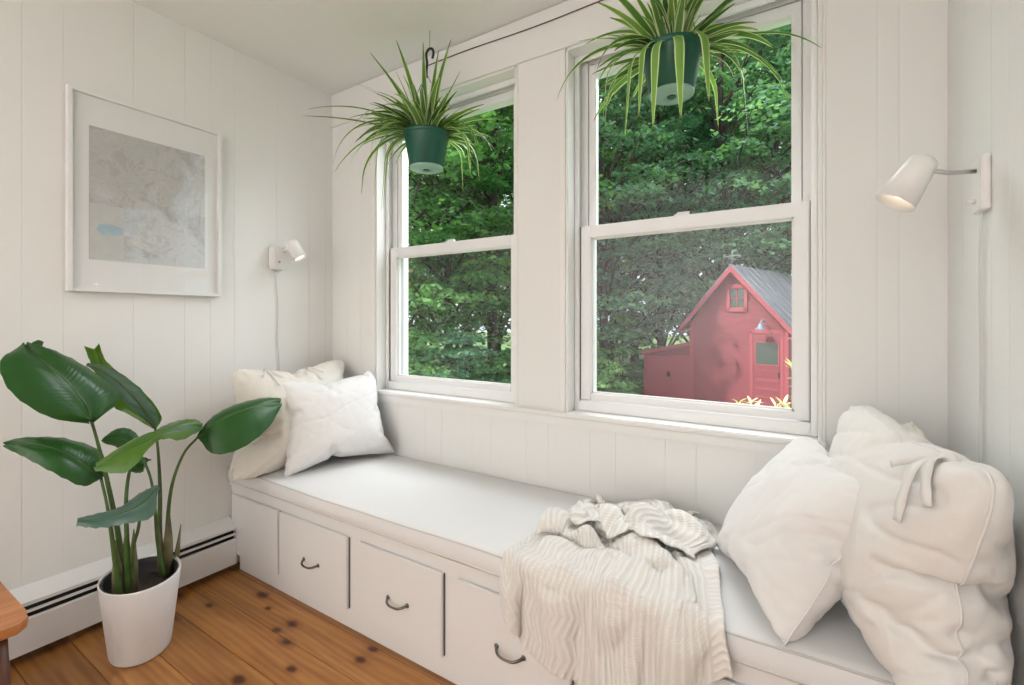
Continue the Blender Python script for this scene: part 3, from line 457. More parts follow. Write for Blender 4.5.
78,-54,78,-57,80,-56,76,-53,77,-54,77,-54,77,-53,75,-53,76,-52,74,-50,71,-47,61,-42,56,-33,36,-20,14,-420,13,-15,34,-27,51,-37,61,-41,65,-45,63,-43,64,-46,69,-46,69,-46,69,-46,65,-42,66,-43,66,-43,66,-42,65,-44,67,-44,66,-43,66,
-42,62,-38,38,-18,18,-7,8,-415,13,-14,37,-26,49,-28,52,-31,52,-31,44,-29,51,-33,56,-33,55,-32,55,-32,53,-30,53,-30,52,-29,51,-29,52,-30,53,-31,54,-32,55,-32,50,-28,40,-18,20,-11,13,-424,17,-12,35,-15,37,-16,37,-16,36,-19,27,-13,36,
-17,40,-17,40,-17,40,-17,39,-16,39,-16,35,-15,37,-15,39,-15,38,-17,39,-16,39,-16,38,-16,28,-9,29,-10,14,-439,18,20,20,20,19,6,22,23,23,23,24,23,21,19,23,23,22,23,22,21,19,16,])
DATA['rb'] = (20, [
263,2,1,-1,-1,0,-3,-2,-2,-2,-2,-2,-2,-1,-1,-2,-1,-2,-1,-1,0,23,1,7,-15,21,-23,23,-23,22,-23,21,-21,19,-23,20,-23,22,-25,22,-24,21,-22,22,-24,22,-23,22,-23,22,-23,21,-23,21,-22,21,-23,21,-21,18,-9,29,-7,13,-23,33,-39,43,-45,42,-43,
42,-42,40,-44,42,-45,43,-46,41,-42,42,-44,43,-44,42,-43,42,-42,39,-42,42,-44,42,-42,40,-40,36,-30,22,-11,30,-10,17,-27,39,-49,55,-60,60,-62,61,-62,61,-63,59,-62,59,-61,60,-62,61,-63,60,-61,61,-62,60,-61,58,-60,59,-59,56,-56,52,-47,
40,-32,22,-11,29,-11,23,-33,43,-52,58,-68,71,-75,73,-75,77,-80,78,-77,73,-77,77,-79,77,-79,75,-76,76,-76,74,-76,73,-73,71,-70,65,-62,57,-50,41,-32,21,-11,30,-12,22,-34,46,-54,61,-71,75,-83,83,-87,89,-92,92,-92,91,-92,89,-92,90,-92,
89,-90,88,-89,86,-86,83,-81,77,-75,70,-66,59,-51,42,-34,23,-12,29,-12,23,-34,45,-55,64,-73,77,-85,89,-95,95,-99,100,-103,102,-102,101,-104,100,-100,99,-100,97,-97,93,-92,88,-86,81,-79,74,-69,61,-54,45,-34,22,-11,27,-11,23,-34,45,
-56,65,-74,79,-87,90,-95,97,-102,102,-106,106,-108,107,-109,107,-107,105,-105,101,-101,97,-96,92,-90,85,-82,76,-71,63,-55,45,-34,23,-12,28,-12,23,-34,45,-56,65,-75,80,-87,91,-97,99,-104,104,-107,107,-110,109,-111,109,-109,107,-108,
105,-104,100,-99,95,-94,89,-85,78,-72,64,-54,43,-32,21,-11,27,-12,23,-35,46,-57,66,-75,81,-89,92,-97,99,-104,105,-109,109,-111,110,-112,110,-111,109,-109,105,-105,102,-102,98,-96,91,-86,80,-72,62,-52,41,-33,22,-10,25,-11,23,-35,46,
-57,65,-74,81,-89,92,-98,101,-106,107,-110,110,-113,112,-114,112,-113,111,-111,107,-107,103,-102,98,-96,92,-86,79,-71,60,-53,43,-33,22,-11,26,-12,24,-35,46,-57,66,-75,81,-89,92,-98,101,-106,107,-111,112,-115,114,-115,113,-114,111,
-111,108,-108,103,-102,98,-96,91,-87,81,-74,65,-55,44,-33,22,-12,26,-12,24,-35,46,-57,66,-75,81,-89,92,-98,101,-106,108,-112,112,-115,115,-117,115,-115,112,-112,107,-106,102,-101,96,-94,90,-86,79,-73,65,-56,45,-34,22,-11,26,-11,22,
-34,46,-57,65,-74,80,-88,92,-98,101,-107,109,-113,114,-116,115,-117,116,-116,111,-110,105,-104,100,-98,93,-91,86,-83,77,-71,63,-55,45,-34,22,-11,26,-11,22,-34,46,-57,65,-74,80,-88,92,-98,101,-106,107,-109,108,-112,109,-110,109,
-108,105,-105,101,-100,96,-94,89,-87,82,-80,75,-69,62,-54,44,-34,22,-11,27,-12,22,-34,45,-56,64,-73,79,-86,90,-95,95,-97,96,-99,96,-94,91,-96,97,-96,94,-95,92,-92,88,-87,83,-82,78,-76,71,-67,60,-52,43,-33,22,-11,26,-11,22,-34,43,
-53,62,-70,75,-80,79,-79,77,-79,76,-79,77,-77,78,-81,81,-84,82,-80,77,-79,76,-76,74,-74,70,-69,65,-62,57,-51,42,-33,23,-12,26,-10,22,-33,41,-48,54,-62,63,-63,60,-59,56,-60,58,-60,60,-59,58,-61,62,-65,63,-64,62,-63,61,-62,60,-61,58,
-58,56,-55,51,-47,40,-31,21,-11,27,-10,18,-27,36,-42,42,-45,43,-42,40,-40,37,-40,39,-40,42,-43,41,-43,42,-45,44,-45,43,-45,43,-44,43,-45,43,-43,41,-42,39,-38,35,-29,21,-11,28,-7,12,-18,19,-23,22,-23,21,-20,19,-20,18,-20,20,-21,21,
-23,20,-22,22,-24,22,-24,23,-24,22,-24,22,-23,22,-23,22,-23,21,-22,20,-20,18,-10,24,2,-3,-1,-1,-2,-1,1,-1,-3,-2,-1,-2,-1,-1,-2,-1,-1,-2,0,-1,1717,-4,11,-15,-22,-20,7,12,0,0,3,-2,9,-3,-7,18,6,2,4,-3,-8,-3,14,3,5,-3,-12,-1,-18,-5,
-17,12,-21,22,-3,2,6,-2,-1,-3,10,-14,9,4,3,0,0,-6,3,8,2,5,2,-3,8,-1,2,0,-3,0,-11,-7,5,2,6,1,-3,0,-13,2,-20,15,-35,25,-10,9,3,-7,10,-20,19,-6,9,-6,5,-4,4,4,-7,4,8,-1,5,0,2,0,-1,0,-6,0,-5,-14,3,1,5,2,2,0,-5,1,-13,11,-26,21,-20,7,2,
-11,15,-9,11,-4,5,-9,9,-1,-2,5,-3,0,7,-1,2,0,0,0,-3,0,-5,0,-3,-11,-2,0,4,2,1,0,1,-2,-2,-1,-7,8,-6,2,-9,-3,8,-2,4,-1,2,-7,8,-1,-3,4,2,-2,2,0,-1,0,-2,1,-4,0,-3,0,-2,-13,1,1,1,-1,2,0,1,-1,2,-4,3,-2,1,0,-5,3,-5,0,3,-1,2,-3,3,0,0,0,0,0,
-1,0,-2,1,-3,0,-3,1,-4,1,-2,-11,-2,1,1,-1,2,-1,2,-1,1,0,1,-2,1,0,-1,1,-5,4,-1,-2,2,0,-1,0,0,0,-1,0,-1,0,-2,1,-3,0,-2,0,-2,-1,1,-15,1,-1,1,-1,2,-1,2,-1,1,-1,1,-1,1,-1,1,-1,0,0,0,0,-1,0,-1,1,-1,0,-1,0,-1,0,-2,0,-3,1,-3,0,-1,0,0,-15,
1,-1,1,-1,2,-1,2,-2,2,-2,2,-1,1,-1,0,0,0,0,-1,0,0,0,-1,0,-1,1,-2,1,-2,1,-3,1,-3,0,-2,1,4,-3,-3,-15,0,0,1,-1,2,-2,2,-1,1,-1,1,-1,1,0,0,0,-1,0,0,0,-1,1,-1,0,-1,0,-1,0,-1,1,-3,1,-2,0,2,-2,2,-3,0,-18,1,-1,1,-1,1,-1,1,-1,1,0,0,0,0,0,0,
0,0,0,-1,1,-1,0,-1,0,-1,1,-2,1,-2,1,-2,0,1,-1,2,-1,-1,1,-1,-20,0,0,0,0,1,-2,2,-1,1,-1,1,-1,1,0,0,0,-1,1,-1,0,-1,1,-2,1,-1,0,-1,1,-2,1,0,0,1,-1,1,-1,0,1,-3,-20,0,-1,1,-1,1,-1,1,-1,1,-1,1,0,0,0,0,0,0,0,-1,1,-1,0,-1,1,-2,1,-1,0,-1,0,
1,-1,2,-1,2,-2,3,-2,2,-25,0,-1,1,-1,1,-2,2,-1,1,-1,1,-1,1,0,0,0,-1,1,-1,0,-1,1,-1,0,-1,1,-2,1,-1,0,0,0,1,0,1,1,0,1,0,-26,2,0,-1,-1,0,-1,1,-1,1,-1,1,0,0,0,2,-1,-1,5,-5,4,-4,0,-2,2,-2,1,-2,1,-1,0,0,0,1,0,1,1,0,1,0,-24,-1,0,0,-2,1,-1,
1,-1,1,-1,2,0,4,2,-2,17,-8,7,-17,5,-4,0,-4,1,-3,1,-2,1,-2,1,-1,0,0,1,1,1,1,1,0,-24,-1,0,-1,-2,1,-2,2,0,2,6,6,4,2,9,-13,30,-23,5,-11,1,-11,6,-3,-2,-4,1,-4,1,-3,1,-3,1,-1,1,1,1,2,0,2,-22,-5,0,-1,-1,5,-4,2,7,7,12,9,6,-14,27,-27,29,
-16,3,-15,-1,-9,3,-7,1,-6,0,-5,1,-5,1,-4,1,-3,1,1,0,4,0,3,-22,-6,1,1,-4,9,1,7,12,7,6,12,10,-20,32,-30,18,-11,5,0,-14,-9,1,-8,1,-8,1,-7,0,-6,1,-6,1,-4,0,-1,0,5,0,6,-22,3,-10,13,-7,18,1,8,9,14,0,1,18,-19,19,-13,15,3,-8,-7,-11,-8,1,
-9,1,-8,0,-8,1,-8,0,-5,-1,-6,1,-3,0,2,0,11,-15,2,4,20,7,19,13,-6,13,1,-17,-12,-8,-8,-8,-8,-6,-4,-3,1,8,555,6,0,18,9,19,24,27,31,28,31,32,28,32,30,22,30,27,23,18,8,-450,-7,-3,12,4,19,5,15,-9,23,1,27,3,15,11,17,15,16,15,16,12,19,7,
24,8,23,5,27,1,20,10,20,11,18,10,17,10,15,8,1,-470,-4,0,2,4,19,10,17,7,16,6,14,14,6,21,4,27,4,23,9,18,13,18,14,17,15,15,15,15,9,20,11,19,12,18,12,17,8,10,-5,-466,-8,-1,-1,2,12,13,14,17,11,16,10,21,3,20,2,26,2,29,3,28,4,26,6,24,7,
25,4,25,5,26,6,25,6,24,5,19,4,10,1,-475,5,-10,-4,2,15,11,3,27,1,29,-2,33,-3,34,-9,34,-5,36,-5,37,-5,34,-2,33,-2,33,-3,34,-2,33,-1,30,1,26,1,20,0,10,3,-475,0,-2,3,-5,12,13,1,28,-6,37,-8,39,-8,40,-10,42,-13,43,-13,44,-12,40,-8,40,-8,
39,-7,37,-5,35,-4,32,-2,27,-3,20,1,11,0,-477,6,-5,0,4,4,18,3,26,-7,38,-10,42,-13,45,-14,47,-15,46,-16,46,-14,46,-14,44,-12,43,-10,40,-9,38,-7,34,-5,28,-3,21,-10,18,-8,-465,7,-3,3,3,-2,20,-3,32,-9,39,-12,44,-15,47,-16,49,-18,50,-18,
50,-18,49,-16,46,-14,44,-12,42,-10,39,-9,35,-7,29,-6,22,-6,5,4,-464,0,4,-1,4,3,18,-6,34,-10,40,-13,45,-16,48,-17,50,-19,51,-19,51,-19,50,-17,48,-16,46,-14,44,-12,41,-11,36,-10,30,-10,21,-14,15,2,-456,2,-2,-1,10,-4,22,-6,34,-10,41,
-14,45,-16,48,-18,51,-19,51,-20,52,-19,50,-18,49,-17,47,-15,45,-13,42,-13,39,-19,31,-19,26,0,7,-8,-442,3,-3,2,10,-7,26,-9,34,-11,42,-15,46,-17,49,-18,51,-20,52,-20,52,-20,51,-19,50,-18,48,-15,45,-14,43,-20,43,-20,26,-2,15,2,7,3,
-452,-1,3,-3,12,-4,23,-9,36,-12,42,-15,46,-18,50,-19,52,-21,53,-21,53,-21,52,-20,50,-18,48,-15,45,-14,43,-13,38,-13,30,-14,25,-19,15,0,-446,0,1,0,9,-5,25,-8,35,-12,43,-17,48,-19,51,-21,53,-22,54,-22,54,-22,52,-19,49,-17,46,-14,44,
-13,42,-12,38,-11,30,-8,18,-5,9,-2,-453,2,2,-3,10,-2,23,-9,36,-13,43,-17,48,-20,52,-22,54,-23,55,-23,55,-22,51,-19,48,-16,45,-13,42,-11,40,-9,36,-9,27,-4,18,-1,7,2,-458,-2,3,1,7,-5,27,-9,36,-13,42,-17,48,-19,52,-20,52,-23,52,-21,
49,-17,47,-15,45,-13,42,-10,40,-9,38,-7,34,-7,31,-7,22,-4,12,-2,-459,1,-3,0,12,-6,27,-9,36,-13,43,-14,46,-15,46,-17,42,-13,40,-13,40,-9,40,-9,40,-8,38,-6,36,-4,34,-3,32,-2,27,-6,25,-6,15,-5,-451,-6,-4,4,11,-8,28,-7,36,-8,37,-9,35,
-9,38,-8,31,0,23,-1,31,-2,33,-3,34,-3,34,-2,32,0,31,1,29,2,25,2,20,0,12,-1,-461,-3,-3,1,15,0,26,-4,34,-7,26,-8,28,1,26,6,21,7,17,10,15,4,27,4,27,4,27,5,26,5,26,6,25,7,22,7,18,5,10,1,-464,5,-7,7,12,2,26,0,20,-5,29,-6,20,9,14,17,6,
20,11,20,1,11,19,12,19,12,19,12,18,13,18,13,18,12,17,13,16,10,9,2,-459,8,-9,7,16,0,16,11,8,-6,25,6,9,22,4,26,1,21,0,23,0,21,10,20,10,21,10,20,10,21,9,21,9,20,9,18,9,16,7,4,-437,-16,22,6,28,12,18,31,25,19,23,29,30,31,30,30,29,27,23,
18,9,])
DATA['rl'] = (24, [
102,-3,4,7,3,1,4,4,6,0,-2,1,-1,-2,0,1,0,1,3,-1,1,1,1,1,2,-36,3,7,-18,34,-33,38,-40,44,-39,43,-42,47,-43,46,-38,43,-41,43,-49,47,-46,47,-44,41,-46,46,-46,46,-45,46,-45,45,-44,45,-43,44,-44,44,-44,44,-43,44,-42,42,-36,36,-15,-29,-15,
27,-40,59,-59,71,-77,81,-84,89,-86,91,-86,90,-81,85,-81,81,-89,88,-88,90,-91,89,-90,90,-91,92,-90,90,-88,89,-83,83,-87,87,-86,87,-85,85,-81,80,-74,72,-54,42,-19,-25,-22,38,-48,67,-89,107,-101,110,-122,126,-126,133,-130,134,-124,
125,-123,126,-131,130,-129,128,-132,133,-132,132,-132,133,-131,131,-128,129,-126,126,-126,125,-122,123,-119,117,-110,108,-92,81,-59,43,-20,-26,-21,43,-61,79,-101,121,-130,145,-150,158,-160,165,-165,171,-161,163,-155,157,-167,164,
-165,167,-170,171,-171,171,-168,168,-165,165,-162,162,-159,159,-156,155,-150,149,-141,137,-125,117,-98,85,-62,44,-21,-24,-21,43,-64,84,-107,128,-144,160,-169,182,-180,186,-194,203,-199,202,-193,195,-201,198,-202,205,-204,204,-203,
202,-199,199,-195,194,-190,190,-187,186,-179,177,-169,165,-154,148,-132,122,-103,87,-64,45,-23,-22,-23,45,-66,89,-112,133,-149,165,-177,192,-198,208,-214,223,-227,234,-231,230,-220,223,-235,236,-234,233,-229,228,-224,223,-217,216,
-213,211,-205,203,-195,192,-182,176,-163,155,-137,124,-104,88,-66,46,-23,-22,-23,46,-69,91,-114,137,-153,170,-182,196,-206,219,-226,236,-242,252,-255,260,-256,255,-259,261,-257,255,-250,248,-243,242,-237,234,-228,226,-219,216,-206,
202,-191,184,-169,158,-141,128,-107,89,-66,46,-23,-22,-23,46,-69,92,-112,134,-153,172,-185,200,-210,222,-230,241,-248,258,-263,270,-274,278,-277,277,-272,270,-264,262,-257,254,-248,246,-239,236,-229,225,-215,210,-198,190,-175,164,
-145,130,-108,90,-67,46,-23,-22,-22,46,-69,91,-112,135,-153,172,-186,202,-213,225,-233,244,-251,260,-265,272,-274,278,-278,280,-277,276,-271,270,-265,262,-256,254,-248,245,-237,233,-224,219,-205,196,-180,167,-148,133,-110,90,-67,
46,-23,-21,-22,45,-68,91,-113,135,-153,173,-187,203,-214,227,-236,246,-252,261,-265,272,-275,279,-279,281,-279,280,-276,275,-270,268,-263,260,-254,252,-245,241,-231,226,-211,201,-183,170,-150,132,-110,91,-67,45,-22,-21,-23,46,-69,
91,-113,136,-153,172,-187,204,-215,228,-236,247,-254,262,-266,273,-275,279,-280,282,-280,281,-278,278,-273,271,-266,264,-259,256,-250,248,-236,229,-213,197,-177,162,-142,121,-101,87,-65,45,-24,-16,-23,45,-69,92,-114,137,-154,173,
-188,205,-216,229,-237,248,-255,263,-267,274,-276,280,-281,284,-282,283,-280,279,-275,274,-268,265,-259,256,-250,247,-237,232,-216,199,-179,164,-145,127,-107,87,-65,44,-21,-16,-23,46,-69,92,-114,136,-154,174,-188,205,-216,229,-238,
248,-254,263,-267,274,-277,281,-281,284,-283,284,-281,280,-275,273,-267,264,-258,255,-247,243,-233,227,-213,201,-184,168,-149,132,-111,90,-68,46,-23,-15,-23,47,-69,91,-113,135,-153,174,-188,204,-215,228,-237,248,-255,264,-268,275,
-278,283,-283,285,-284,285,-281,279,-274,272,-266,263,-255,251,-243,238,-228,221,-208,198,-182,167,-149,132,-111,91,-68,46,-23,-15,-23,46,-68,91,-113,135,-153,173,-187,203,-214,227,-236,247,-254,264,-269,276,-278,283,-283,285,-284,
284,-281,279,-273,270,-263,259,-251,247,-238,233,-223,216,-203,193,-178,165,-148,131,-109,89,-67,46,-23,-15,-23,46,-68,91,-113,135,-153,172,-186,202,-213,226,-235,246,-252,262,-267,275,-277,282,-281,281,-279,276,-275,273,-267,264,
-256,253,-244,240,-231,226,-216,209,-197,188,-174,162,-145,129,-108,89,-67,45,-22,-15,-23,45,-68,91,-114,136,-152,171,-184,199,-208,221,-227,238,-243,251,-254,259,-262,257,-254,259,-259,257,-258,259,-253,250,-244,243,-234,231,-223,
218,-208,202,-191,183,-170,159,-142,127,-106,88,-67,45,-22,-16,-23,46,-69,91,-113,136,-151,169,-180,194,-200,211,-212,222,-228,227,-226,231,-237,231,-231,229,-226,233,-233,234,-233,232,-225,225,-218,217,-209,205,-197,192,-182,176,
-164,155,-140,126,-106,88,-66,45,-23,-17,-21,43,-65,88,-110,133,-146,163,-167,178,-185,193,-195,200,-199,192,-193,201,-206,202,-203,191,-191,201,-197,203,-204,206,-200,199,-194,190,-183,186,-179,176,-169,165,-155,148,-134,124,-106,
87,-66,44,-22,-17,-20,43,-63,85,-105,127,-135,148,-152,159,-160,164,-165,166,-166,157,-161,169,-171,170,-170,155,-155,159,-157,167,-167,173,-169,168,-163,159,-154,160,-154,154,-148,146,-139,136,-125,117,-101,86,-66,45,-23,-17,-19,
38,-55,78,-96,115,-117,118,-120,122,-122,130,-131,133,-133,124,-129,131,-132,133,-132,126,-126,116,-115,126,-126,136,-132,132,-128,126,-121,127,-123,125,-120,121,-115,114,-108,107,-93,80,-62,43,-22,-20,-14,31,-47,70,-77,82,-83,76,
-77,85,-86,85,-86,92,-93,82,-84,88,-88,89,-88,88,-88,81,-83,82,-80,92,-88,91,-87,88,-84,88,-84,88,-84,86,-82,84,-78,78,-72,69,-55,40,-22,-19,-15,28,-32,44,-45,38,-39,40,-40,40,-41,44,-45,45,-47,44,-45,42,-42,45,-44,44,-44,40,-45,
41,-37,46,-42,47,-43,46,-41,45,-41,45,-41,44,-40,43,-40,42,-39,40,-36,34,-20,-12,-7,-4,2,-1,-1,3,-5,1,-6,4,1,-3,-2,4,5,4,4,4,4,3,3,1,1,-1,1784,13,-5,-18,-11,-12,-11,0,-22,-4,14,-16,7,13,7,6,5,6,-7,13,5,2,-1,-3,-5,9,3,14,-5,19,-32,
16,-19,1,-24,16,-14,-3,-7,7,-30,8,-11,3,12,1,-1,-15,-3,24,-5,11,-3,9,-4,10,-5,10,-7,12,-9,8,-1,9,-5,9,-6,9,-9,9,-14,8,-17,6,-3,13,-6,22,-31,33,-35,15,-18,6,-15,9,-22,18,-39,20,-33,32,-14,1,1,5,-5,20,-17,23,-14,19,-15,19,-16,20,-23,
27,-17,18,-13,19,-16,18,-17,17,-20,16,-21,9,-13,0,4,4,-7,22,-17,26,-44,39,-34,19,-26,21,-31,29,-47,21,-26,33,-29,13,-12,14,-7,27,-28,32,-25,28,-25,29,-27,29,-28,31,-26,24,-22,28,-27,26,-26,24,-27,18,-21,10,-10,4,-7,14,-13,19,-18,
27,-32,35,-39,35,-40,35,-42,40,-58,41,-53,47,-38,17,-14,32,-26,36,-32,35,-34,36,-34,35,-34,36,-35,36,-34,35,-34,33,-33,31,-32,26,-28,19,-20,10,-8,5,-5,7,-12,17,-19,28,-31,36,-40,42,-48,45,-47,47,-56,48,-60,46,-45,39,-33,45,-43,45,
-43,44,-42,42,-42,43,-42,42,-41,40,-40,40,-40,37,-38,34,-35,28,-28,20,-17,8,-6,1,-5,11,-17,19,-22,30,-33,37,-40,43,-47,48,-51,51,-53,52,-58,43,-54,57,-48,52,-51,52,-51,50,-50,49,-49,48,-47,46,-46,45,-45,43,-44,40,-41,35,-35,28,-27,
19,-17,10,-7,0,-5,10,-15,21,-26,31,-34,38,-41,44,-47,49,-52,54,-56,57,-60,59,-64,54,-52,59,-59,56,-56,55,-55,54,-54,52,-52,50,-50,48,-49,46,-46,41,-42,36,-36,29,-28,20,-17,10,-6,-1,-5,10,-15,20,-25,30,-34,39,-42,45,-48,50,-53,55,
-57,58,-61,61,-63,63,-64,63,-63,61,-61,59,-59,57,-57,55,-55,53,-54,51,-51,48,-48,43,-44,37,-37,30,-28,20,-17,11,-7,-2,-5,11,-16,21,-26,31,-35,39,-43,46,-48,50,-53,55,-58,59,-61,62,-64,63,-64,64,-64,62,-62,60,-61,60,-60,57,-57,55,
-55,53,-53,49,-50,45,-45,38,-37,30,-28,20,-17,10,-5,-3,-5,10,-15,20,-25,30,-35,39,-42,46,-50,52,-54,55,-58,59,-61,62,-63,63,-65,64,-64,63,-64,62,-62,61,-61,59,-59,56,-56,54,-54,51,-52,46,-46,39,-38,30,-28,21,-17,10,-6,-3,-5,10,-15,
20,-26,31,-35,40,-44,47,-50,52,-54,56,-59,60,-62,62,-63,63,-64,63,-64,63,-64,63,-63,61,-61,59,-59,57,-57,55,-55,52,-52,47,-42,36,-33,32,-25,12,-7,1,1,-15,-5,10,-15,21,-27,32,-36,40,-43,46,-50,52,-54,56,-59,60,-62,62,-63,63,-65,65,
-65,64,-65,63,-63,61,-61,59,-59,57,-57,55,-54,52,-48,42,-38,38,-33,30,-23,11,-6,-1,-3,-15,-5,11,-16,21,-26,31,-36,40,-44,47,-50,52,-54,56,-59,60,-62,62,-63,63,-65,65,-66,65,-65,63,-63,61,-61,59,-59,57,-57,55,-53,51,-47,45,-41,38,
-32,29,-23,20,-14,10,-5,-25,-5,10,-15,20,-26,31,-35,39,-43,46,-50,52,-54,56,-59,60,-62,63,-64,64,-66,65,-65,64,-65,63,-63,61,-61,59,-58,56,-56,54,-52,50,-47,45,-40,37,-32,30,-24,20,-14,10,-5,-24,-6,11,-16,21,-26,31,-36,39,-43,46,
-49,51,-54,56,-59,60,-62,63,-64,64,-65,64,-65,64,-65,63,-63,61,-60,58,-58,56,-55,53,-51,49,-46,43,-39,37,-32,30,-24,21,-15,10,-4,-25,-5,10,-16,22,-27,31,-36,40,-44,46,-49,51,-54,56,-58,60,-62,62,-64,64,-64,63,-64,63,-64,62,-62,60,
-60,58,-57,55,-54,51,-49,47,-44,42,-38,36,-31,29,-23,20,-14,10,-5,-24,-6,11,-16,21,-27,32,-37,40,-43,45,-48,50,-50,52,-53,54,-54,56,-59,66,-66,59,-61,60,-63,59,-59,57,-57,55,-55,53,-52,49,-48,46,-43,41,-37,35,-30,28,-23,20,-14,11,
-5,-24,-5,9,-16,22,-27,31,-36,39,-42,44,-45,47,-40,42,-45,51,-35,35,-52,61,-65,65,-63,53,-56,52,-56,53,-54,51,-52,49,-49,47,-46,43,-42,40,-37,35,-30,28,-22,20,-13,10,-5,-21,-6,12,-17,19,-29,31,-34,37,-35,37,-38,41,-36,40,-26,38,
-30,26,-43,51,-56,68,-72,56,-39,30,-48,43,-48,45,-47,48,-50,42,-43,40,-40,37,-35,33,-29,28,-21,19,-12,10,-4,-19,-7,9,-16,19,-29,30,-30,33,-29,32,-18,23,-19,27,-2,19,-32,24,-36,41,-45,61,-62,55,-43,26,-43,33,-39,37,-43,43,-47,37,
-40,36,-37,33,-34,31,-28,27,-20,20,-11,10,-2,-16,-12,14,-22,18,-26,27,-21,32,-24,35,-17,14,4,3,12,5,-27,25,-33,34,-35,45,-44,57,-36,15,-42,22,-31,28,-36,36,-42,30,-36,30,-34,28,-30,26,-26,24,-18,18,-8,10,0,-13,-16,12,-22,17,-16,25,
-16,39,-27,24,-8,24,4,-10,8,14,-29,22,-25,27,-26,27,-23,35,-24,26,-45,16,-27,17,-27,22,-30,21,-29,21,-27,20,-25,20,-22,18,-16,16,-6,9,4,-14,-10,3,-2,3,-3,23,-14,23,-10,20,-1,10,19,-4,-13,12,-11,14,-18,14,-13,13,-8,22,-1,3,-34,10,
-22,8,-18,12,-22,11,-20,11,-19,13,-17,9,-15,10,-12,10,-5,7,9,5,-15,18,-7,11,14,7,29,-16,16,-14,1,11,3,-19,-14,-11,-9,-8,-8,-6,-5,-2,2,6,560,0,-6,12,20,19,23,28,16,13,23,21,25,25,28,28,28,27,28,22,24,23,20,15,10,-471,-10,-11,9,1,11,
8,17,-6,22,4,23,-1,28,-1,9,3,15,12,11,6,23,-2,25,-4,25,3,25,3,25,3,25,3,25,3,21,6,20,4,22,3,21,3,20,3,17,3,3,-496,9,-15,7,-5,17,5,15,4,22,0,26,1,23,1,7,14,10,8,14,5,17,10,18,-1,25,3,23,6,22,6,23,5,22,6,19,9,18,7,20,6,20,6,19,5,13,
2,1,-503,7,-11,15,-15,16,0,22,4,17,7,20,4,22,6,12,2,14,14,12,11,9,10,17,5,23,5,21,8,21,7,21,8,18,10,18,10,18,8,19,9,18,8,15,6,8,3,1,-490,-6,1,-13,-1,8,5,18,5,17,10,17,9,18,10,8,15,7,16,7,11,11,11,17,10,18,10,18,10,19,10,18,10,17,
12,16,11,17,11,17,10,15,8,13,6,6,4,0,-503,5,6,-4,-8,3,5,12,9,15,10,18,10,14,13,13,15,8,17,2,13,14,12,15,14,15,13,15,13,16,12,16,13,15,13,15,13,15,12,15,10,13,9,10,7,0,8,-4,-499,0,0,8,2,-6,5,12,8,13,11,15,12,13,14,13,16,12,7,18,10,
11,16,12,16,13,15,13,15,14,15,14,14,14,14,14,13,14,12,13,11,10,10,8,7,5,4,1,-500,1,-2,-1,1,2,6,11,9,12,12,11,14,12,15,11,16,12,16,12,15,9,18,10,18,11,17,11,17,12,16,12,16,12,15,13,14,12,13,11,12,9,9,8,6,5,3,2,-497,-1,0,-1,2,7,3,8,
9,12,12,11,14,11,16,10,17,9,19,9,20,8,20,9,19,9,19,10,17,11,17,11,17,11,16,12,14,12,13,10,11,8,10,6,6,4,3,1,-491,1,1,-2,1,4,6,8,9,10,12,11,14,11,16,10,17,10,19,8,20,9,20,8,20,9,19,10,18,10,18,10,17,11,17,11,15,10,14,8,11,8,8,5,6,3,
3,1,-487,0,0,1,2,5,5,8,9,9,12,11,15,10,16,10,18,9,19,9,20,8,21,8,20,9,19,9,19,10,18,10,18,10,17,11,16,7,15,6,13,4,9,4,6,2,4,1,-482,0,0,1,2,4,6,7,10,9,12,11,14,10,17,10,18,9,19,8,20,9,20,9,20,8,20,9,19,10,18,10,18,10,17,7,19,5,9,5,
11,3,2,7,10,-3,10,-5,-463,-1,0,1,2,3,7,7,9,10,12,10,15,10,16,10,18,9,19,9,20,8,21,8,20,9,20,8,20,9,18,10,18,11,16,11,16,5,9,6,13,2,12,3,-6,13,-9,2,-460,0,0,1,3,2,7,6,10,9,12,11,14,11,16,10,18,9,19,9,19,9,20,9,20,8,20,9,19,9,19,10,
17,10,17,11,15,9,13,7,11,6,9,4,7,3,2,2,-477,-1,2,-3,1,4,9,3,10,9,12,11,14,10,17,9,18,9,19,9,20,8,21,8,20,9,19,9,19,10,18,10,17,10,17,10,15,10,14,8,11,8,7,6,5,4,3,1,-483,0,0,2,0,5,5,7,9,10,12,11,14,10,16,10,18,9,19,9,19,9,20,9,19,9,
19,10,18,10,17,11,16,11,16,11,15,10,14,9,11,9,8,7,5,4,3,2,-486,-1,2,-1,2,3,5,8,9,11,11,11,14,10,17,9,18,9,19,9,19,9,19,9,19,10,17,11,17,11,16,12,16,11,15,12,14,12,13,10,11,9,9,7,7,4,3,2,-486,0,-2,1,-2,3,7,8,8,13,11,12,13,14,12,13,
15,13,16,7,16,12,16,12,15,12,16,12,16,12,16,12,15,12,15,12,14,13,12,12,11,9,10,7,7,5,4,1,-491,3,-2,0,4,-4,6,12,8,15,9,17,9,18,9,17,11,13,15,6,18,10,11,17,9,18,11,12,16,12,15,13,15,13,14,14,13,14,12,14,10,12,8,6,10,-1,10,1,-484,3,
-11,3,-4,2,6,15,5,21,5,20,8,20,8,17,7,15,12,6,21,7,9,19,5,18,9,13,15,13,15,14,13,15,12,16,12,16,11,15,10,14,9,10,3,5,1,0,-478,4,-10,-2,8,-3,4,20,3,24,3,20,8,20,7,9,11,9,18,7,21,7,8,21,2,18,5,13,14,14,14,14,13,15,11,18,10,18,9,18,9,
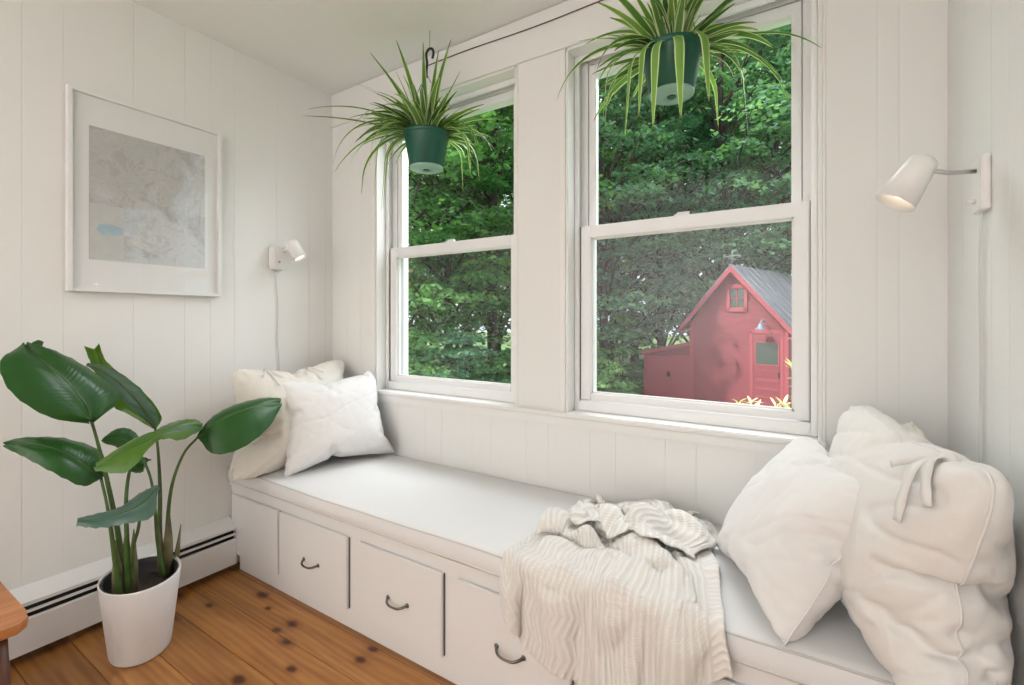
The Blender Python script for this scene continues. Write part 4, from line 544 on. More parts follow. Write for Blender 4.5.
17,8,13,6,7,2,0,-472,-11,-3,-6,1,10,4,22,1,26,0,22,5,13,14,10,11,3,17,11,16,12,13,16,4,16,4,8,12,16,11,17,10,17,9,19,9,19,8,20,7,19,7,17,5,10,2,1,-482,9,-15,-4,2,16,6,20,-5,30,-3,27,-5,13,15,5,9,14,14,14,9,19,10,18,6,12,12,-2,7,20,
7,20,6,21,6,21,6,22,5,21,6,20,5,19,5,15,2,2,-480,-5,3,-8,13,11,-4,28,-5,29,-5,27,-5,8,12,11,14,13,4,22,4,24,5,23,-1,22,5,-2,4,23,3,23,4,23,3,24,3,23,4,22,2,22,3,19,3,18,2,5,-467,4,-15,19,22,19,26,9,24,23,25,29,24,24,3,25,27,27,26,
26,23,23,19,16,11,])
DATA['rm'] = (22, [
-242,9,12,12,14,14,15,16,10,13,14,14,15,6,6,10,10,11,11,10,10,9,9,-243,-14,36,-28,42,-30,44,-30,44,-30,45,-31,45,-29,43,-34,46,-32,45,-32,45,-32,46,-28,43,-32,44,-44,45,-34,45,-34,45,-34,44,-33,44,-33,43,-31,42,-28,37,-13,-237,-17,
40,-47,70,-61,77,-66,81,-69,84,-72,87,-73,86,-75,89,-77,90,-76,89,-75,89,-71,84,-78,86,-79,88,-76,87,-75,85,-73,84,-72,82,-68,79,-63,71,-45,41,-17,-233,-17,41,-51,75,-76,98,-91,107,-98,114,-104,120,-110,125,-110,123,-114,126,-112,
127,-113,127,-108,117,-116,127,-114,125,-111,122,-109,119,-105,115,-100,110,-94,103,-78,77,-50,41,-16,-229,-18,41,-53,77,-82,105,-103,122,-116,134,-126,142,-133,149,-136,151,-142,155,-142,156,-144,158,-140,152,-147,158,-143,154,
-139,148,-133,143,-127,136,-118,125,-104,107,-81,79,-53,42,-17,-224,-19,42,-57,81,-88,111,-112,133,-129,147,-140,157,-149,166,-157,173,-162,176,-165,180,-169,183,-166,178,-170,183,-166,175,-158,166,-150,159,-141,148,-127,133,-111,
111,-85,80,-54,41,-18,-217,-20,42,-58,83,-94,117,-119,140,-138,158,-152,169,-161,178,-169,185,-174,190,-180,194,-183,198,-187,200,-184,195,-178,187,-170,178,-160,168,-149,156,-135,139,-116,114,-89,83,-58,43,-20,-211,-19,42,-59,83,
-95,119,-124,145,-146,166,-161,180,-171,188,-179,194,-183,199,-188,202,-191,205,-192,205,-189,200,-184,194,-178,187,-169,177,-157,163,-141,143,-121,118,-93,79,-54,39,-20,-198,-19,38,-58,83,-94,117,-126,148,-153,174,-170,189,-180,
196,-186,202,-190,205,-194,208,-196,210,-196,208,-194,206,-190,200,-183,192,-175,183,-163,168,-145,146,-123,119,-94,84,-58,42,-19,-201,-16,38,-50,74,-86,109,-124,146,-150,171,-177,196,-187,204,-192,207,-196,211,-199,213,-200,213,
-200,213,-199,210,-195,206,-189,199,-182,189,-168,171,-148,148,-124,119,-94,83,-58,43,-18,-203,-11,38,-59,83,-106,126,-134,157,-156,178,-175,196,-192,208,-197,212,-200,214,-202,216,-203,216,-203,215,-201,213,-198,209,-194,205,-188,
195,-172,175,-152,150,-128,119,-94,84,-61,44,-20,-197,-24,43,-63,88,-100,125,-131,154,-155,178,-175,198,-191,209,-199,212,-201,215,-203,216,-203,216,-203,216,-202,214,-200,212,-198,209,-189,192,-172,173,-151,140,-117,114,-89,75,
-50,32,-14,-197,-21,44,-61,86,-97,122,-127,151,-152,175,-172,194,-187,205,-196,211,-199,213,-202,215,-202,215,-202,215,-201,213,-199,210,-194,205,-188,196,-176,176,-155,151,-128,120,-99,86,-63,47,-25,-197,-19,43,-57,82,-91,117,
-123,146,-147,170,-169,190,-183,201,-191,206,-195,210,-198,212,-200,213,-199,212,-198,209,-194,205,-190,200,-183,191,-171,174,-154,150,-127,114,-91,82,-58,39,-15,-203,-18,41,-50,75,-82,107,-114,138,-144,166,-166,186,-177,194,-183,
199,-189,205,-194,208,-196,210,-197,209,-194,205,-190,200,-184,194,-177,184,-165,169,-148,148,-127,120,-96,84,-62,46,-23,-197,-16,33,-51,75,-90,115,-119,143,-143,164,-158,177,-168,186,-177,193,-182,198,-188,203,-191,205,-192,204,
-189,200,-185,194,-177,186,-170,177,-158,163,-143,144,-122,117,-92,82,-58,42,-20,-212,-20,44,-58,85,-92,116,-117,140,-137,157,-150,168,-159,176,-167,183,-173,189,-179,196,-185,200,-188,200,-185,194,-177,186,-170,178,-161,169,-151,
156,-136,138,-116,114,-91,83,-59,43,-20,-218,-19,43,-56,82,-88,114,-111,133,-127,146,-138,155,-147,164,-154,170,-161,177,-166,182,-170,184,-173,185,-170,180,-165,174,-158,166,-149,157,-140,148,-129,133,-112,111,-88,81,-57,44,-21,
-225,-17,43,-53,79,-81,106,-102,123,-115,132,-123,139,-130,146,-136,151,-141,156,-143,158,-146,153,-141,152,-140,156,-143,154,-138,148,-132,141,-125,134,-117,124,-105,107,-84,79,-55,43,-20,-230,-16,42,-49,75,-74,98,-90,107,-98,113,
-103,117,-107,122,-111,125,-113,127,-116,129,-116,119,-108,117,-106,125,-112,125,-111,123,-108,120,-104,114,-99,109,-92,100,-78,76,-52,41,-18,-236,-14,39,-42,68,-60,77,-67,81,-70,83,-73,87,-76,88,-76,88,-77,90,-80,90,-76,81,-72,81,
-69,86,-75,89,-75,89,-74,87,-73,86,-70,81,-66,77,-60,68,-46,38,-17,-239,-10,35,-26,41,-31,44,-33,45,-34,45,-34,46,-34,45,-34,45,-36,47,-35,40,-30,41,-30,35,-27,46,-32,47,-33,45,-30,46,-31,45,-31,44,-29,42,-29,40,-27,34,-15,-241,9,
9,11,11,11,11,11,11,9,2,16,7,15,14,14,15,15,14,13,11,10,7,1691,2,1,0,1,-1,0,-3,3,4,2,1,-3,1,13,9,8,8,7,7,5,3,1,-85,-2,17,-14,20,-18,20,-19,21,-20,21,-21,21,-27,20,-12,21,-19,19,-17,21,-19,21,-31,31,-25,19,-4,23,-15,22,-14,22,-14,
21,-14,20,-14,20,-15,19,-17,18,-14,-89,-5,19,-20,33,-30,36,-34,39,-37,40,-38,40,-40,37,-35,41,-38,36,-34,41,-40,43,-45,42,-38,41,-30,44,-37,42,-35,41,-34,40,-34,38,-33,37,-33,34,-27,19,-12,-92,-7,19,-22,36,-35,47,-45,51,-49,54,-51,
56,-54,59,-58,59,-55,54,-52,59,-57,61,-64,56,-46,60,-54,60,-54,59,-53,57,-51,54,-49,52,-47,48,-41,37,-29,20,-11,-93,-8,20,-23,36,-37,49,-48,58,-56,63,-61,67,-64,70,-68,72,-69,71,-68,73,-70,75,-77,76,-67,73,-67,73,-68,71,-65,67,-62,
64,-59,60,-53,51,-44,38,-29,19,-10,-92,-8,20,-26,38,-40,53,-52,62,-60,69,-67,74,-72,78,-75,81,-79,83,-79,84,-82,86,-83,85,-80,87,-81,83,-78,79,-74,76,-70,70,-64,63,-56,53,-45,38,-29,20,-11,-91,-8,20,-27,40,-43,55,-55,66,-64,73,-71,
79,-77,84,-82,88,-85,90,-87,92,-89,94,-91,95,-89,92,-87,88,-83,85,-79,80,-74,74,-68,66,-59,54,-45,38,-30,20,-10,-89,-9,20,-26,39,-43,55,-57,68,-67,77,-76,84,-81,88,-85,91,-89,94,-91,96,-92,97,-94,98,-93,95,-90,93,-87,88,-83,84,-78,
78,-71,68,-61,56,-47,39,-28,19,-10,-86,-8,16,-26,39,-43,55,-58,70,-71,81,-79,88,-86,92,-89,95,-92,97,-94,99,-95,99,-95,99,-95,98,-93,95,-90,92,-86,87,-81,80,-73,70,-63,58,-48,41,-30,21,-10,-85,-5,14,-18,28,-34,46,-53,65,-68,79,-83,
92,-89,95,-92,98,-95,99,-96,101,-97,101,-97,101,-97,100,-95,98,-93,95,-90,91,-84,82,-75,72,-63,57,-47,39,-28,19,-9,-76,-12,19,-26,39,-45,55,-62,71,-73,80,-81,91,-92,98,-95,100,-97,101,-97,102,-99,103,-99,102,-98,102,-97,100,-95,97,
-92,93,-84,82,-73,69,-60,53,-43,36,-24,14,-9,-72,-10,22,-32,42,-51,61,-66,70,-73,81,-83,92,-91,98,-96,100,-97,102,-99,103,-99,103,-99,102,-98,102,-98,101,-96,99,-92,92,-83,80,-70,65,-56,56,-46,34,-24,15,-6,-75,-11,21,-31,42,-50,59,
-64,73,-77,84,-85,92,-92,97,-94,99,-97,101,-97,102,-99,103,-99,102,-98,102,-97,100,-95,98,-92,94,-85,84,-74,72,-63,59,-49,42,-31,23,-13,-78,-10,21,-30,41,-48,57,-63,71,-74,81,-84,91,-90,95,-93,98,-95,100,-97,101,-97,101,-97,101,
-97,100,-95,98,-93,95,-88,90,-82,84,-75,73,-62,55,-44,39,-26,18,-7,-84,-10,21,-26,36,-42,52,-58,66,-73,79,-82,88,-86,92,-90,95,-93,97,-94,99,-96,100,-96,100,-95,98,-93,96,-90,92,-86,88,-80,81,-72,72,-61,59,-47,42,-31,23,-11,-81,
-10,17,-26,36,-44,53,-59,67,-72,78,-78,84,-83,88,-86,91,-89,94,-91,96,-94,98,-94,98,-93,96,-91,93,-87,90,-83,84,-77,79,-69,69,-58,57,-44,40,-28,21,-9,-84,-11,20,-29,36,-44,53,-58,65,-68,74,-74,79,-78,83,-82,88,-86,90,-88,94,-91,95,
-92,96,-90,92,-86,89,-83,85,-79,81,-74,75,-66,67,-55,54,-42,39,-27,21,-9,-86,-10,20,-30,38,-45,53,-56,61,-63,69,-68,73,-72,77,-75,80,-79,85,-82,86,-82,88,-86,89,-83,85,-81,83,-77,80,-74,76,-70,72,-63,64,-53,53,-41,39,-27,21,-9,-87,
-11,20,-28,36,-42,49,-51,57,-57,62,-61,66,-64,69,-67,73,-70,75,-68,73,-70,77,-72,75,-70,70,-72,74,-69,71,-66,68,-62,64,-58,60,-51,52,-39,38,-25,21,-9,-89,-10,19,-27,34,-39,46,-45,50,-48,53,-51,56,-53,59,-55,61,-54,59,-56,62,-52,60,
-53,58,-56,52,-57,58,-56,58,-55,57,-53,55,-51,53,-47,49,-37,37,-23,20,-7,-90,-11,18,-25,31,-30,35,-32,37,-33,39,-35,41,-36,42,-37,43,-36,43,-31,39,-38,45,-32,34,-34,31,-39,40,-40,40,-39,41,-39,40,-38,40,-35,37,-30,32,-19,19,-5,-91,
-11,16,-16,20,-15,20,-15,21,-15,22,-15,21,-14,21,-14,22,-11,18,-14,26,-14,15,-14,22,-22,14,-20,21,-20,23,-24,21,-21,21,-21,22,-20,21,-18,20,-13,17,-2,-92,4,5,6,6,7,8,7,8,11,10,-2,10,-9,2,0,-1,-1,0,1,1,2,4,529,16,17,19,19,20,19,19,
17,20,21,20,20,9,17,20,20,20,19,18,17,16,13,-394,17,-15,35,-18,38,-19,39,-20,40,-20,40,-20,36,-18,39,-20,40,-19,40,-21,42,-21,34,-14,34,-18,31,-21,41,-20,40,-20,39,-19,39,-19,39,-19,37,-18,35,-17,14,-389,15,-18,39,-31,53,-35,56,
-37,57,-37,58,-39,60,-40,58,-39,60,-39,59,-40,61,-41,58,-39,51,-36,55,-39,59,-38,58,-38,58,-37,57,-36,55,-35,53,-32,40,-19,13,-385,14,-18,39,-34,56,-44,66,-48,70,-51,72,-54,76,-56,75,-55,76,-55,75,-57,78,-58,70,-53,73,-56,76,-56,
76,-55,74,-52,72,-51,70,-49,67,-45,56,-34,38,-18,13,-379,13,-17,37,-34,56,-47,69,-55,77,-59,81,-63,85,-66,87,-68,89,-69,90,-70,91,-71,86,-66,86,-69,89,-69,88,-66,85,-63,82,-61,78,-56,70,-48,57,-35,38,-19,13,-372,14,-19,37,-36,58,
-50,71,-58,81,-66,88,-70,92,-74,95,-77,99,-79,100,-80,101,-81,99,-79,100,-81,99,-77,96,-74,92,-70,87,-65,81,-59,70,-48,56,-35,36,-18,13,-363,13,-20,37,-37,57,-51,73,-62,84,-70,92,-75,97,-79,101,-83,104,-85,106,-86,108,-88,109,-89,
108,-87,105,-83,101,-79,97,-75,91,-69,84,-61,72,-51,57,-37,36,-19,12,-352,13,-22,38,-39,57,-53,74,-64,86,-74,96,-79,101,-83,104,-86,108,-89,110,-90,111,-91,112,-91,110,-89,108,-86,104,-82,100,-78,94,-72,85,-63,74,-53,56,-40,40,-26,
12,-334,13,-27,38,-40,59,-56,75,-67,88,-76,98,-83,104,-86,108,-89,110,-91,112,-92,113,-93,114,-93,112,-91,111,-89,107,-86,104,-82,97,-74,86,-65,75,-54,57,-38,36,-20,13,-335,12,-18,38,-44,62,-63,77,-72,93,-83,101,-86,108,-90,111,
-92,113,-93,114,-94,115,-95,115,-94,114,-93,113,-91,110,-89,106,-84,99,-77,87,-65,71,-51,53,-34,31,-15,14,-330,16,-13,24,-25,35,-36,55,-56,77,-78,100,-88,110,-92,114,-94,115,-95,116,-96,116,-95,116,-95,115,-94,114,-93,112,-91,109,
-87,95,-73,80,-58,61,-43,43,-23,32,-18,12,-326,8,-18,29,-32,50,-49,69,-57,78,-69,92,-88,110,-93,115,-95,116,-95,116,-96,116,-95,116,-96,116,-95,115,-94,114,-92,106,-85,98,-77,86,-68,75,-54,59,-48,47,-32,19,-330,11,-17,32,-35,53,
-51,71,-65,87,-77,99,-86,108,-91,113,-93,114,-94,115,-95,116,-95,116,-95,115,-94,114,-93,112,-91,109,-87,101,-79,91,-70,76,-57,52,-34,27,-11,4,-330,13,-19,35,-37,56,-53,73,-66,88,-77,99,-85,107,-89,110,-91,113,-93,114,-94,115,-95,
115,-94,114,-93,113,-91,110,-89,106,-84,100,-78,91,-70,74,-58,57,-37,37,-23,17,-344,13,-20,40,-42,63,-59,78,-69,89,-76,97,-82,103,-85,107,-88,110,-91,112,-92,113,-93,113,-92,112,-91,111,-89,107,-86,104,-82,98,-75,88,-67,76,-55,54,
-36,29,-13,6,-334,12,-27,42,-45,60,-53,73,-65,87,-73,95,-78,100,-82,103,-84,106,-87,109,-90,111,-91,111,-90,110,-89,108,-86,105,-83,101,-79,95,-73,86,-64,69,-48,53,-33,34,-18,11,-354,11,-16,34,-32,53,-54,75,-63,85,-69,91,-74,96,
-78,100,-81,103,-84,105,-86,108,-89,109,-88,108,-86,104,-83,101,-79,97,-75,92,-69,83,-61,70,-49,54,-33,32,-15,13,-365,13,-19,37,-37,58,-50,72,-59,81,-65,87,-69,91,-72,94,-75,96,-77,99,-81,102,-82,102,-83,101,-80,99,-77,96,-74,92,
-70,88,-66,81,-59,70,-48,55,-34,36,-17,13,-374,14,-19,38,-35,57,-47,69,-55,77,-59,81,-62,83,-64,86,-67,89,-69,88,-69,89,-69,90,-72,89,-71,90,-68,87,-66,85,-63,82,-60,77,-55,70,-48,56,-34,37,-18,13,-381,14,-18,38,-33,56,-44,65,-46,
68,-49,71,-52,73,-53,74,-55,75,-55,76,-56,74,-55,73,-52,69,-57,76,-55,75,-54,74,-53,72,-51,70,-48,66,-45,56,-33,38,-18,13,-388,14,-16,38,-30,52,-34,55,-35,56,-37,58,-38,59,-39,59,-38,59,-39,55,-35,56,-41,55,-39,58,-42,60,-39,59,
-39,59,-39,59,-38,57,-36,55,-34,51,-30,38,-17,14,-395,18,-16,36,-18,38,-19,39,-20,40,-20,40,-20,40,-20,40,-20,39,-18,38,-21,39,-25,40,-21,36,-22,41,-20,40,-20,40,-21,40,-20,40,-20,39,-19,37,-18,34,-15,15,-397,16,17,19,19,19,20,20,
20,19,14,20,15,16,21,19,19,20,19,19,17,15,13,])
DATA['bl'] = ((60, 68), [
-833,15,15,15,16,12,-6,-4,12,10,11,9,10,11,11,12,12,11,10,11,12,12,15,12,9,15,13,15,13,15,13,12,13,14,12,12,11,11,11,8,3,4,10,11,10,11,13,4,10,15,14,14,14,14,14,14,15,16,14,13,11,-685,16,14,15,16,12,-6,-3,12,10,10,9,10,11,11,12,12,
11,10,11,12,13,14,13,9,15,14,14,13,15,12,12,13,13,12,11,11,11,11,9,3,4,10,10,11,11,13,5,10,15,15,14,14,13,13,15,15,14,14,13,11,-683,16,14,14,16,13,-6,-2,12,9,10,9,10,11,11,12,12,11,10,11,12,14,14,12,10,15,14,14,13,14,12,11,13,13,
12,11,10,10,11,11,4,3,9,11,11,11,13,6,10,15,15,14,14,13,13,14,15,14,14,12,11,-680,15,14,14,15,13,-5,-2,12,10,9,9,10,11,11,12,12,11,10,11,13,13,15,12,10,15,14,14,13,14,10,12,12,13,12,10,10,10,11,11,6,3,8,11,11,11,14,6,10,15,15,15,
14,13,12,13,15,14,13,12,11,-678,15,14,13,15,13,-3,-2,11,10,9,9,10,11,11,12,12,11,10,12,12,14,15,12,10,15,14,13,14,13,9,12,13,12,11,11,9,10,11,11,8,2,8,10,12,12,13,7,10,15,16,15,14,12,12,12,15,13,14,11,11,-676,15,13,13,15,13,-1,-2,
10,10,9,9,10,11,11,12,12,11,11,11,13,14,15,12,10,15,14,13,13,12,10,11,13,12,11,10,9,10,10,11,10,3,6,12,11,12,14,7,11,15,15,15,14,12,11,13,13,14,13,11,11,-674,15,13,12,15,13,2,-4,10,10,9,9,10,11,11,13,11,11,11,12,13,14,15,12,11,14,
14,13,13,11,9,12,13,11,11,9,10,9,10,11,11,5,5,11,11,13,14,7,11,15,16,14,15,11,11,12,13,13,13,11,10,-670,11,14,13,14,14,3,-3,9,9,9,10,9,12,12,12,12,11,11,12,13,15,14,12,11,14,14,12,13,10,9,12,13,11,10,9,10,9,10,11,11,7,5,10,12,13,
14,7,12,15,15,15,14,13,10,10,12,14,12,10,10,-668,10,14,13,15,13,6,-3,8,9,9,9,10,12,12,12,12,12,11,12,13,15,14,12,11,14,13,13,12,9,9,13,12,10,10,9,9,10,10,10,12,9,4,10,13,13,14,8,11,16,15,14,14,13,12,11,9,12,12,10,10,-667,14,9,14,
14,13,8,-2,7,9,9,9,11,11,12,13,11,11,12,13,14,14,14,12,11,14,13,12,12,8,10,12,11,10,10,9,9,10,10,10,12,11,5,9,12,14,14,8,12,15,15,15,13,13,12,9,12,10,10,10,9,-664,16,9,11,14,13,10,-1,6,9,9,9,11,11,13,12,12,11,12,13,14,14,14,12,11,
14,13,11,11,7,11,12,10,10,10,9,9,10,10,11,11,12,6,9,12,14,14,9,12,15,15,14,13,13,11,10,9,11,10,11,8,-663,15,12,9,12,14,11,1,5,9,9,10,10,12,13,12,11,12,12,13,14,14,15,11,11,14,12,11,10,7,11,12,10,10,9,9,9,10,11,10,12,12,8,8,13,13,
14,9,13,14,15,14,13,11,10,10,10,10,11,11,9,-661,13,11,11,10,13,12,6,2,9,9,10,10,13,12,12,11,12,13,13,14,15,13,12,11,13,12,11,9,7,12,10,10,10,9,9,9,10,11,11,11,13,10,7,13,14,13,10,13,14,14,14,11,10,11,10,10,10,12,10,9,-658,5,19,10,
10,10,12,9,2,9,9,10,11,12,13,12,11,12,13,14,14,14,13,12,11,12,12,11,8,7,12,9,10,10,9,9,9,11,11,11,11,12,12,7,13,14,13,11,12,14,14,12,11,11,9,7,13,12,11,10,9,-656,7,9,16,11,10,11,10,4,8,9,10,12,12,13,11,12,13,13,13,14,14,13,12,10,
13,11,10,7,9,11,10,10,9,9,8,9,11,11,12,11,12,13,7,14,14,13,10,13,13,13,12,11,10,6,11,12,12,11,10,8,-652,7,9,14,10,11,10,11,5,8,10,10,12,12,12,11,13,13,13,14,13,14,13,12,10,12,10,11,6,9,10,10,10,10,9,9,8,10,12,12,12,11,13,9,13,14,
13,11,13,13,12,11,10,5,14,8,12,12,11,10,8,-649,7,8,9,13,11,10,11,9,6,10,11,12,12,11,12,13,13,14,13,13,13,13,12,10,11,11,10,6,10,9,10,11,10,7,9,10,9,11,13,12,12,13,9,14,14,12,12,12,13,13,11,4,13,10,8,11,11,11,10,9,-646,7,8,8,9,8,15,
11,10,8,10,11,12,11,14,10,14,13,13,13,13,13,12,12,11,10,10,10,6,10,10,10,10,8,8,10,10,10,10,12,14,12,12,11,13,14,12,12,12,14,11,7,12,9,6,11,11,11,11,10,8,-642,7,8,8,9,7,11,13,10,10,11,11,11,13,11,14,13,14,13,13,12,12,12,11,11,9,10,
10,7,9,10,11,8,7,10,9,10,11,11,11,14,12,13,12,13,13,12,13,13,17,11,3,11,11,2,11,10,11,11,10,9,-639,8,6,8,9,9,10,10,12,10,12,11,12,12,13,13,13,14,13,12,13,12,11,10,11,9,10,9,7,9,10,11,5,10,9,10,11,11,11,11,13,13,13,12,13,14,12,13,
17,13,3,12,11,8,0,11,11,11,11,10,9,-635,7,6,8,8,10,10,11,11,10,12,12,12,12,13,13,12,14,13,12,12,11,11,10,11,9,10,8,8,9,9,7,9,10,10,10,11,11,12,12,13,12,13,13,13,12,14,14,13,13,7,11,7,8,1,10,11,11,11,10,9,-631,7,6,8,8,10,10,10,11,
11,12,12,13,13,14,14,8,13,13,12,12,11,11,10,10,10,9,8,8,9,8,9,9,9,10,10,11,12,12,12,13,12,13,13,13,13,13,13,13,12,11,7,7,7,1,11,11,11,11,10,9,-628,7,7,7,8,9,9,11,12,11,11,13,13,14,13,14,7,12,12,12,12,11,12,10,10,9,9,9,9,8,8,8,9,10,
10,11,11,11,12,13,12,13,13,13,13,12,13,13,12,11,11,8,6,6,2,11,11,11,11,11,9,-625,7,7,7,8,10,9,10,12,11,11,13,13,14,13,13,14,8,11,12,8,11,12,12,9,10,8,9,9,9,10,5,9,10,10,10,12,11,12,13,13,12,14,13,13,12,12,12,12,11,10,8,6,4,5,10,12,
11,11,11,9,-621,7,6,7,9,9,11,8,12,12,11,12,13,14,13,14,14,11,8,12,7,11,11,11,10,9,8,8,8,10,10,11,12,-1,10,10,12,12,13,14,14,13,13,13,13,11,12,12,11,12,8,8,6,3,6,11,11,11,12,11,10,-619,7,7,7,8,10,11,7,13,12,10,13,12,13,14,14,14,13,
8,10,7,11,10,12,11,6,8,8,8,9,11,9,7,9,11,8,12,12,12,13,15,13,14,13,12,11,11,11,11,11,7,9,6,3,7,10,11,12,12,11,10,-616,7,8,6,9,10,12,6,12,13,10,13,12,11,14,15,13,13,11,8,7,11,10,11,11,4,9,7,8,9,10,9,12,7,12,8,11,12,12,14,15,14,13,
12,11,11,10,11,11,10,7,8,7,3,8,10,11,12,12,11,10,-613,8,8,7,8,11,11,7,11,13,10,12,12,11,14,14,14,12,12,7,8,10,11,11,10,3,9,6,9,7,11,9,13,9,12,8,12,11,13,14,14,13,13,12,10,10,10,11,11,9,6,8,7,4,8,11,11,12,12,11,11,-611,9,8,7,9,8,10,
12,9,13,10,12,12,10,14,14,13,13,11,10,7,8,11,10,11,2,9,6,8,8,11,8,13,12,11,10,10,12,13,14,14,12,13,11,10,10,10,10,10,9,7,6,7,6,8,10,12,12,12,12,10,-607,9,8,8,9,9,10,6,12,13,11,12,12,11,13,14,13,12,11,8,10,8,7,11,10,4,7,7,8,8,12,9,
13,12,11,9,11,12,12,14,14,11,12,12,10,9,10,10,10,8,7,6,6,6,8,10,12,12,12,12,12,-604,10,9,8,9,9,11,3,12,13,12,12,12,12,13,13,13,11,11,9,8,5,8,11,10,6,4,8,9,10,10,10,13,13,9,10,11,13,11,14,13,10,14,12,10,10,7,9,11,8,7,4,4,5,8,10,12,
13,14,13,12,-600,12,9,8,9,10,11,1,11,13,13,12,12,12,13,13,13,12,9,8,7,8,7,10,6,10,2,9,9,10,9,12,13,11,11,10,12,13,11,14,13,9,14,10,10,10,8,9,11,9,2,1,3,5,8,11,13,14,15,15,12,-594,12,7,11,8,10,12,4,10,10,12,12,12,13,13,13,12,9,10,9,
8,8,8,9,9,3,3,9,10,10,11,7,14,14,13,9,12,12,13,13,14,7,12,10,10,9,8,10,9,5,-1,1,3,5,8,12,15,16,17,17,12,-583,7,9,6,11,9,10,8,10,10,11,8,11,12,13,13,12,12,10,8,8,8,8,9,8,9,5,1,9,10,6,12,14,13,14,12,12,12,13,12,15,6,10,10,9,9,8,9,6,
0,-1,2,1,7,10,14,16,18,20,15,13,-583,16,0,10,11,10,9,11,10,10,5,11,12,12,13,13,12,10,5,8,8,8,8,9,9,7,11,0,6,10,8,13,13,14,13,13,12,12,12,11,11,10,10,9,10,9,8,5,0,-2,2,7,-4,9,13,15,18,21,20,15,12,-585,6,13,13,12,11,9,10,10,9,11,8,
11,12,13,11,10,7,6,7,8,7,7,8,9,6,10,11,3,9,11,13,13,13,13,11,9,13,12,11,11,11,11,10,7,8,3,0,-1,2,6,5,9,-1,15,18,20,20,20,12,12,-579,0,11,13,14,14,12,11,8,12,9,11,12,10,9,8,7,7,8,8,7,7,8,7,8,9,7,10,9,11,11,13,13,12,11,9,5,12,12,12,
12,11,8,10,8,4,2,0,0,6,7,8,10,1,16,18,21,19,17,11,12,-577,-3,10,12,15,14,15,13,11,6,11,12,10,9,8,6,8,8,8,7,7,8,9,10,9,10,9,4,11,11,12,13,11,10,5,7,9,11,12,12,12,11,10,8,3,3,2,4,8,6,7,9,12,2,16,19,18,17,13,10,13,-570,-6,7,11,14,15,
15,13,13,1,13,12,10,9,8,8,8,8,7,7,7,6,8,6,8,10,10,12,10,11,10,11,9,9,9,10,11,11,11,11,11,10,8,4,4,6,6,7,8,7,9,9,9,9,14,16,16,14,12,8,12,-556,-10,5,9,13,15,15,14,13,9,5,12,10,9,9,9,8,8,5,3,2,6,7,11,12,14,12,11,1,13,-6,13,13,14,14,
14,12,10,10,10,10,8,5,5,6,7,8,8,9,8,9,9,9,11,12,13,13,11,10,8,13,-537,-14,4,9,11,14,15,16,16,7,9,8,7,7,7,8,9,8,7,8,-6,9,11,12,14,13,12,9,-10,2,3,18,9,17,16,15,13,12,9,9,8,6,6,6,9,9,8,9,7,8,6,10,10,11,9,10,10,10,9,9,13,-513,-20,6,8,
11,13,15,16,17,17,14,5,3,2,1,4,3,8,8,7,6,8,10,12,13,13,13,9,6,-5,8,-13,20,18,17,16,9,11,9,9,7,5,9,11,12,4,9,6,5,4,11,12,11,12,12,-3,6,10,11,11,12,-514,1,6,9,10,12,14,14,16,16,-1,9,-8,-4,7,8,9,10,9,8,8,8,11,11,14,13,13,1,11,12,-9,
-12,16,18,18,16,12,11,9,8,8,11,13,12,11,6,6,3,-4,10,11,11,13,11,12,5,-5,4,13,13,13,-515,12,9,7,11,13,12,14,16,1,2,-5,8,8,-8,9,11,10,9,8,8,8,8,11,9,13,13,13,11,4,-8,-5,14,17,17,15,14,10,10,9,11,12,12,13,9,5,3,-8,9,10,12,14,12,10,12,
7,-3,-5,14,16,12,-511,11,10,9,11,12,14,15,10,4,-7,-1,8,7,-7,11,11,11,7,5,8,8,9,8,9,10,13,13,0,10,11,-3,15,16,15,13,12,9,7,6,10,11,12,11,10,-2,0,8,10,11,14,13,10,11,11,9,-5,-3,16,17,7,-502,9,9,3,12,12,13,14,14,5,-2,-3,-2,3,7,11,9,6,
8,11,10,9,9,7,7,7,5,8,10,11,12,12,13,13,11,11,10,8,7,3,-1,8,11,12,10,6,5,9,10,12,12,11,11,11,10,8,-9,8,16,16,4,-490,9,-6,4,11,11,12,11,12,13,6,-9,6,4,7,6,6,11,11,11,11,10,9,8,7,1,5,10,10,11,12,13,12,8,11,10,9,8,6,4,-2,4,8,9,11,10,
10,9,10,9,11,11,12,11,9,8,-8,15,17,10,12,-482,-7,-8,4,8,10,11,12,12,11,10,8,6,-6,8,12,4,11,11,11,11,10,9,8,7,5,1,10,10,11,10,10,11,12,5,9,8,7,7,7,5,6,5,5,8,11,9,9,8,9,9,11,12,10,10,7,3,15,11,12,11,-488,-7,-2,3,7,9,11,11,11,9,9,7,7,
7,5,8,9,11,11,11,10,11,9,9,8,8,8,2,10,10,7,7,7,8,8,8,8,7,7,7,7,8,7,8,8,11,3,8,8,10,5,12,12,10,11,6,12,11,12,12,9,-485,-7,-2,3,7,8,10,11,10,10,9,7,6,7,8,10,11,11,12,10,5,9,10,9,9,6,11,13,7,10,9,5,4,4,4,6,6,7,7,7,9,9,11,11,11,-5,9,6,
9,7,11,11,8,12,11,11,11,12,11,11,10,-480,-10,0,4,6,9,9,11,10,7,6,4,8,7,6,10,11,12,12,11,8,5,11,7,10,12,13,13,11,11,10,9,6,1,0,0,3,5,7,8,10,11,12,12,10,11,1,10,5,7,-11,10,14,15,13,12,11,12,11,11,9,-471,-13,3,5,6,8,9,10,0,3,3,10,9,7,
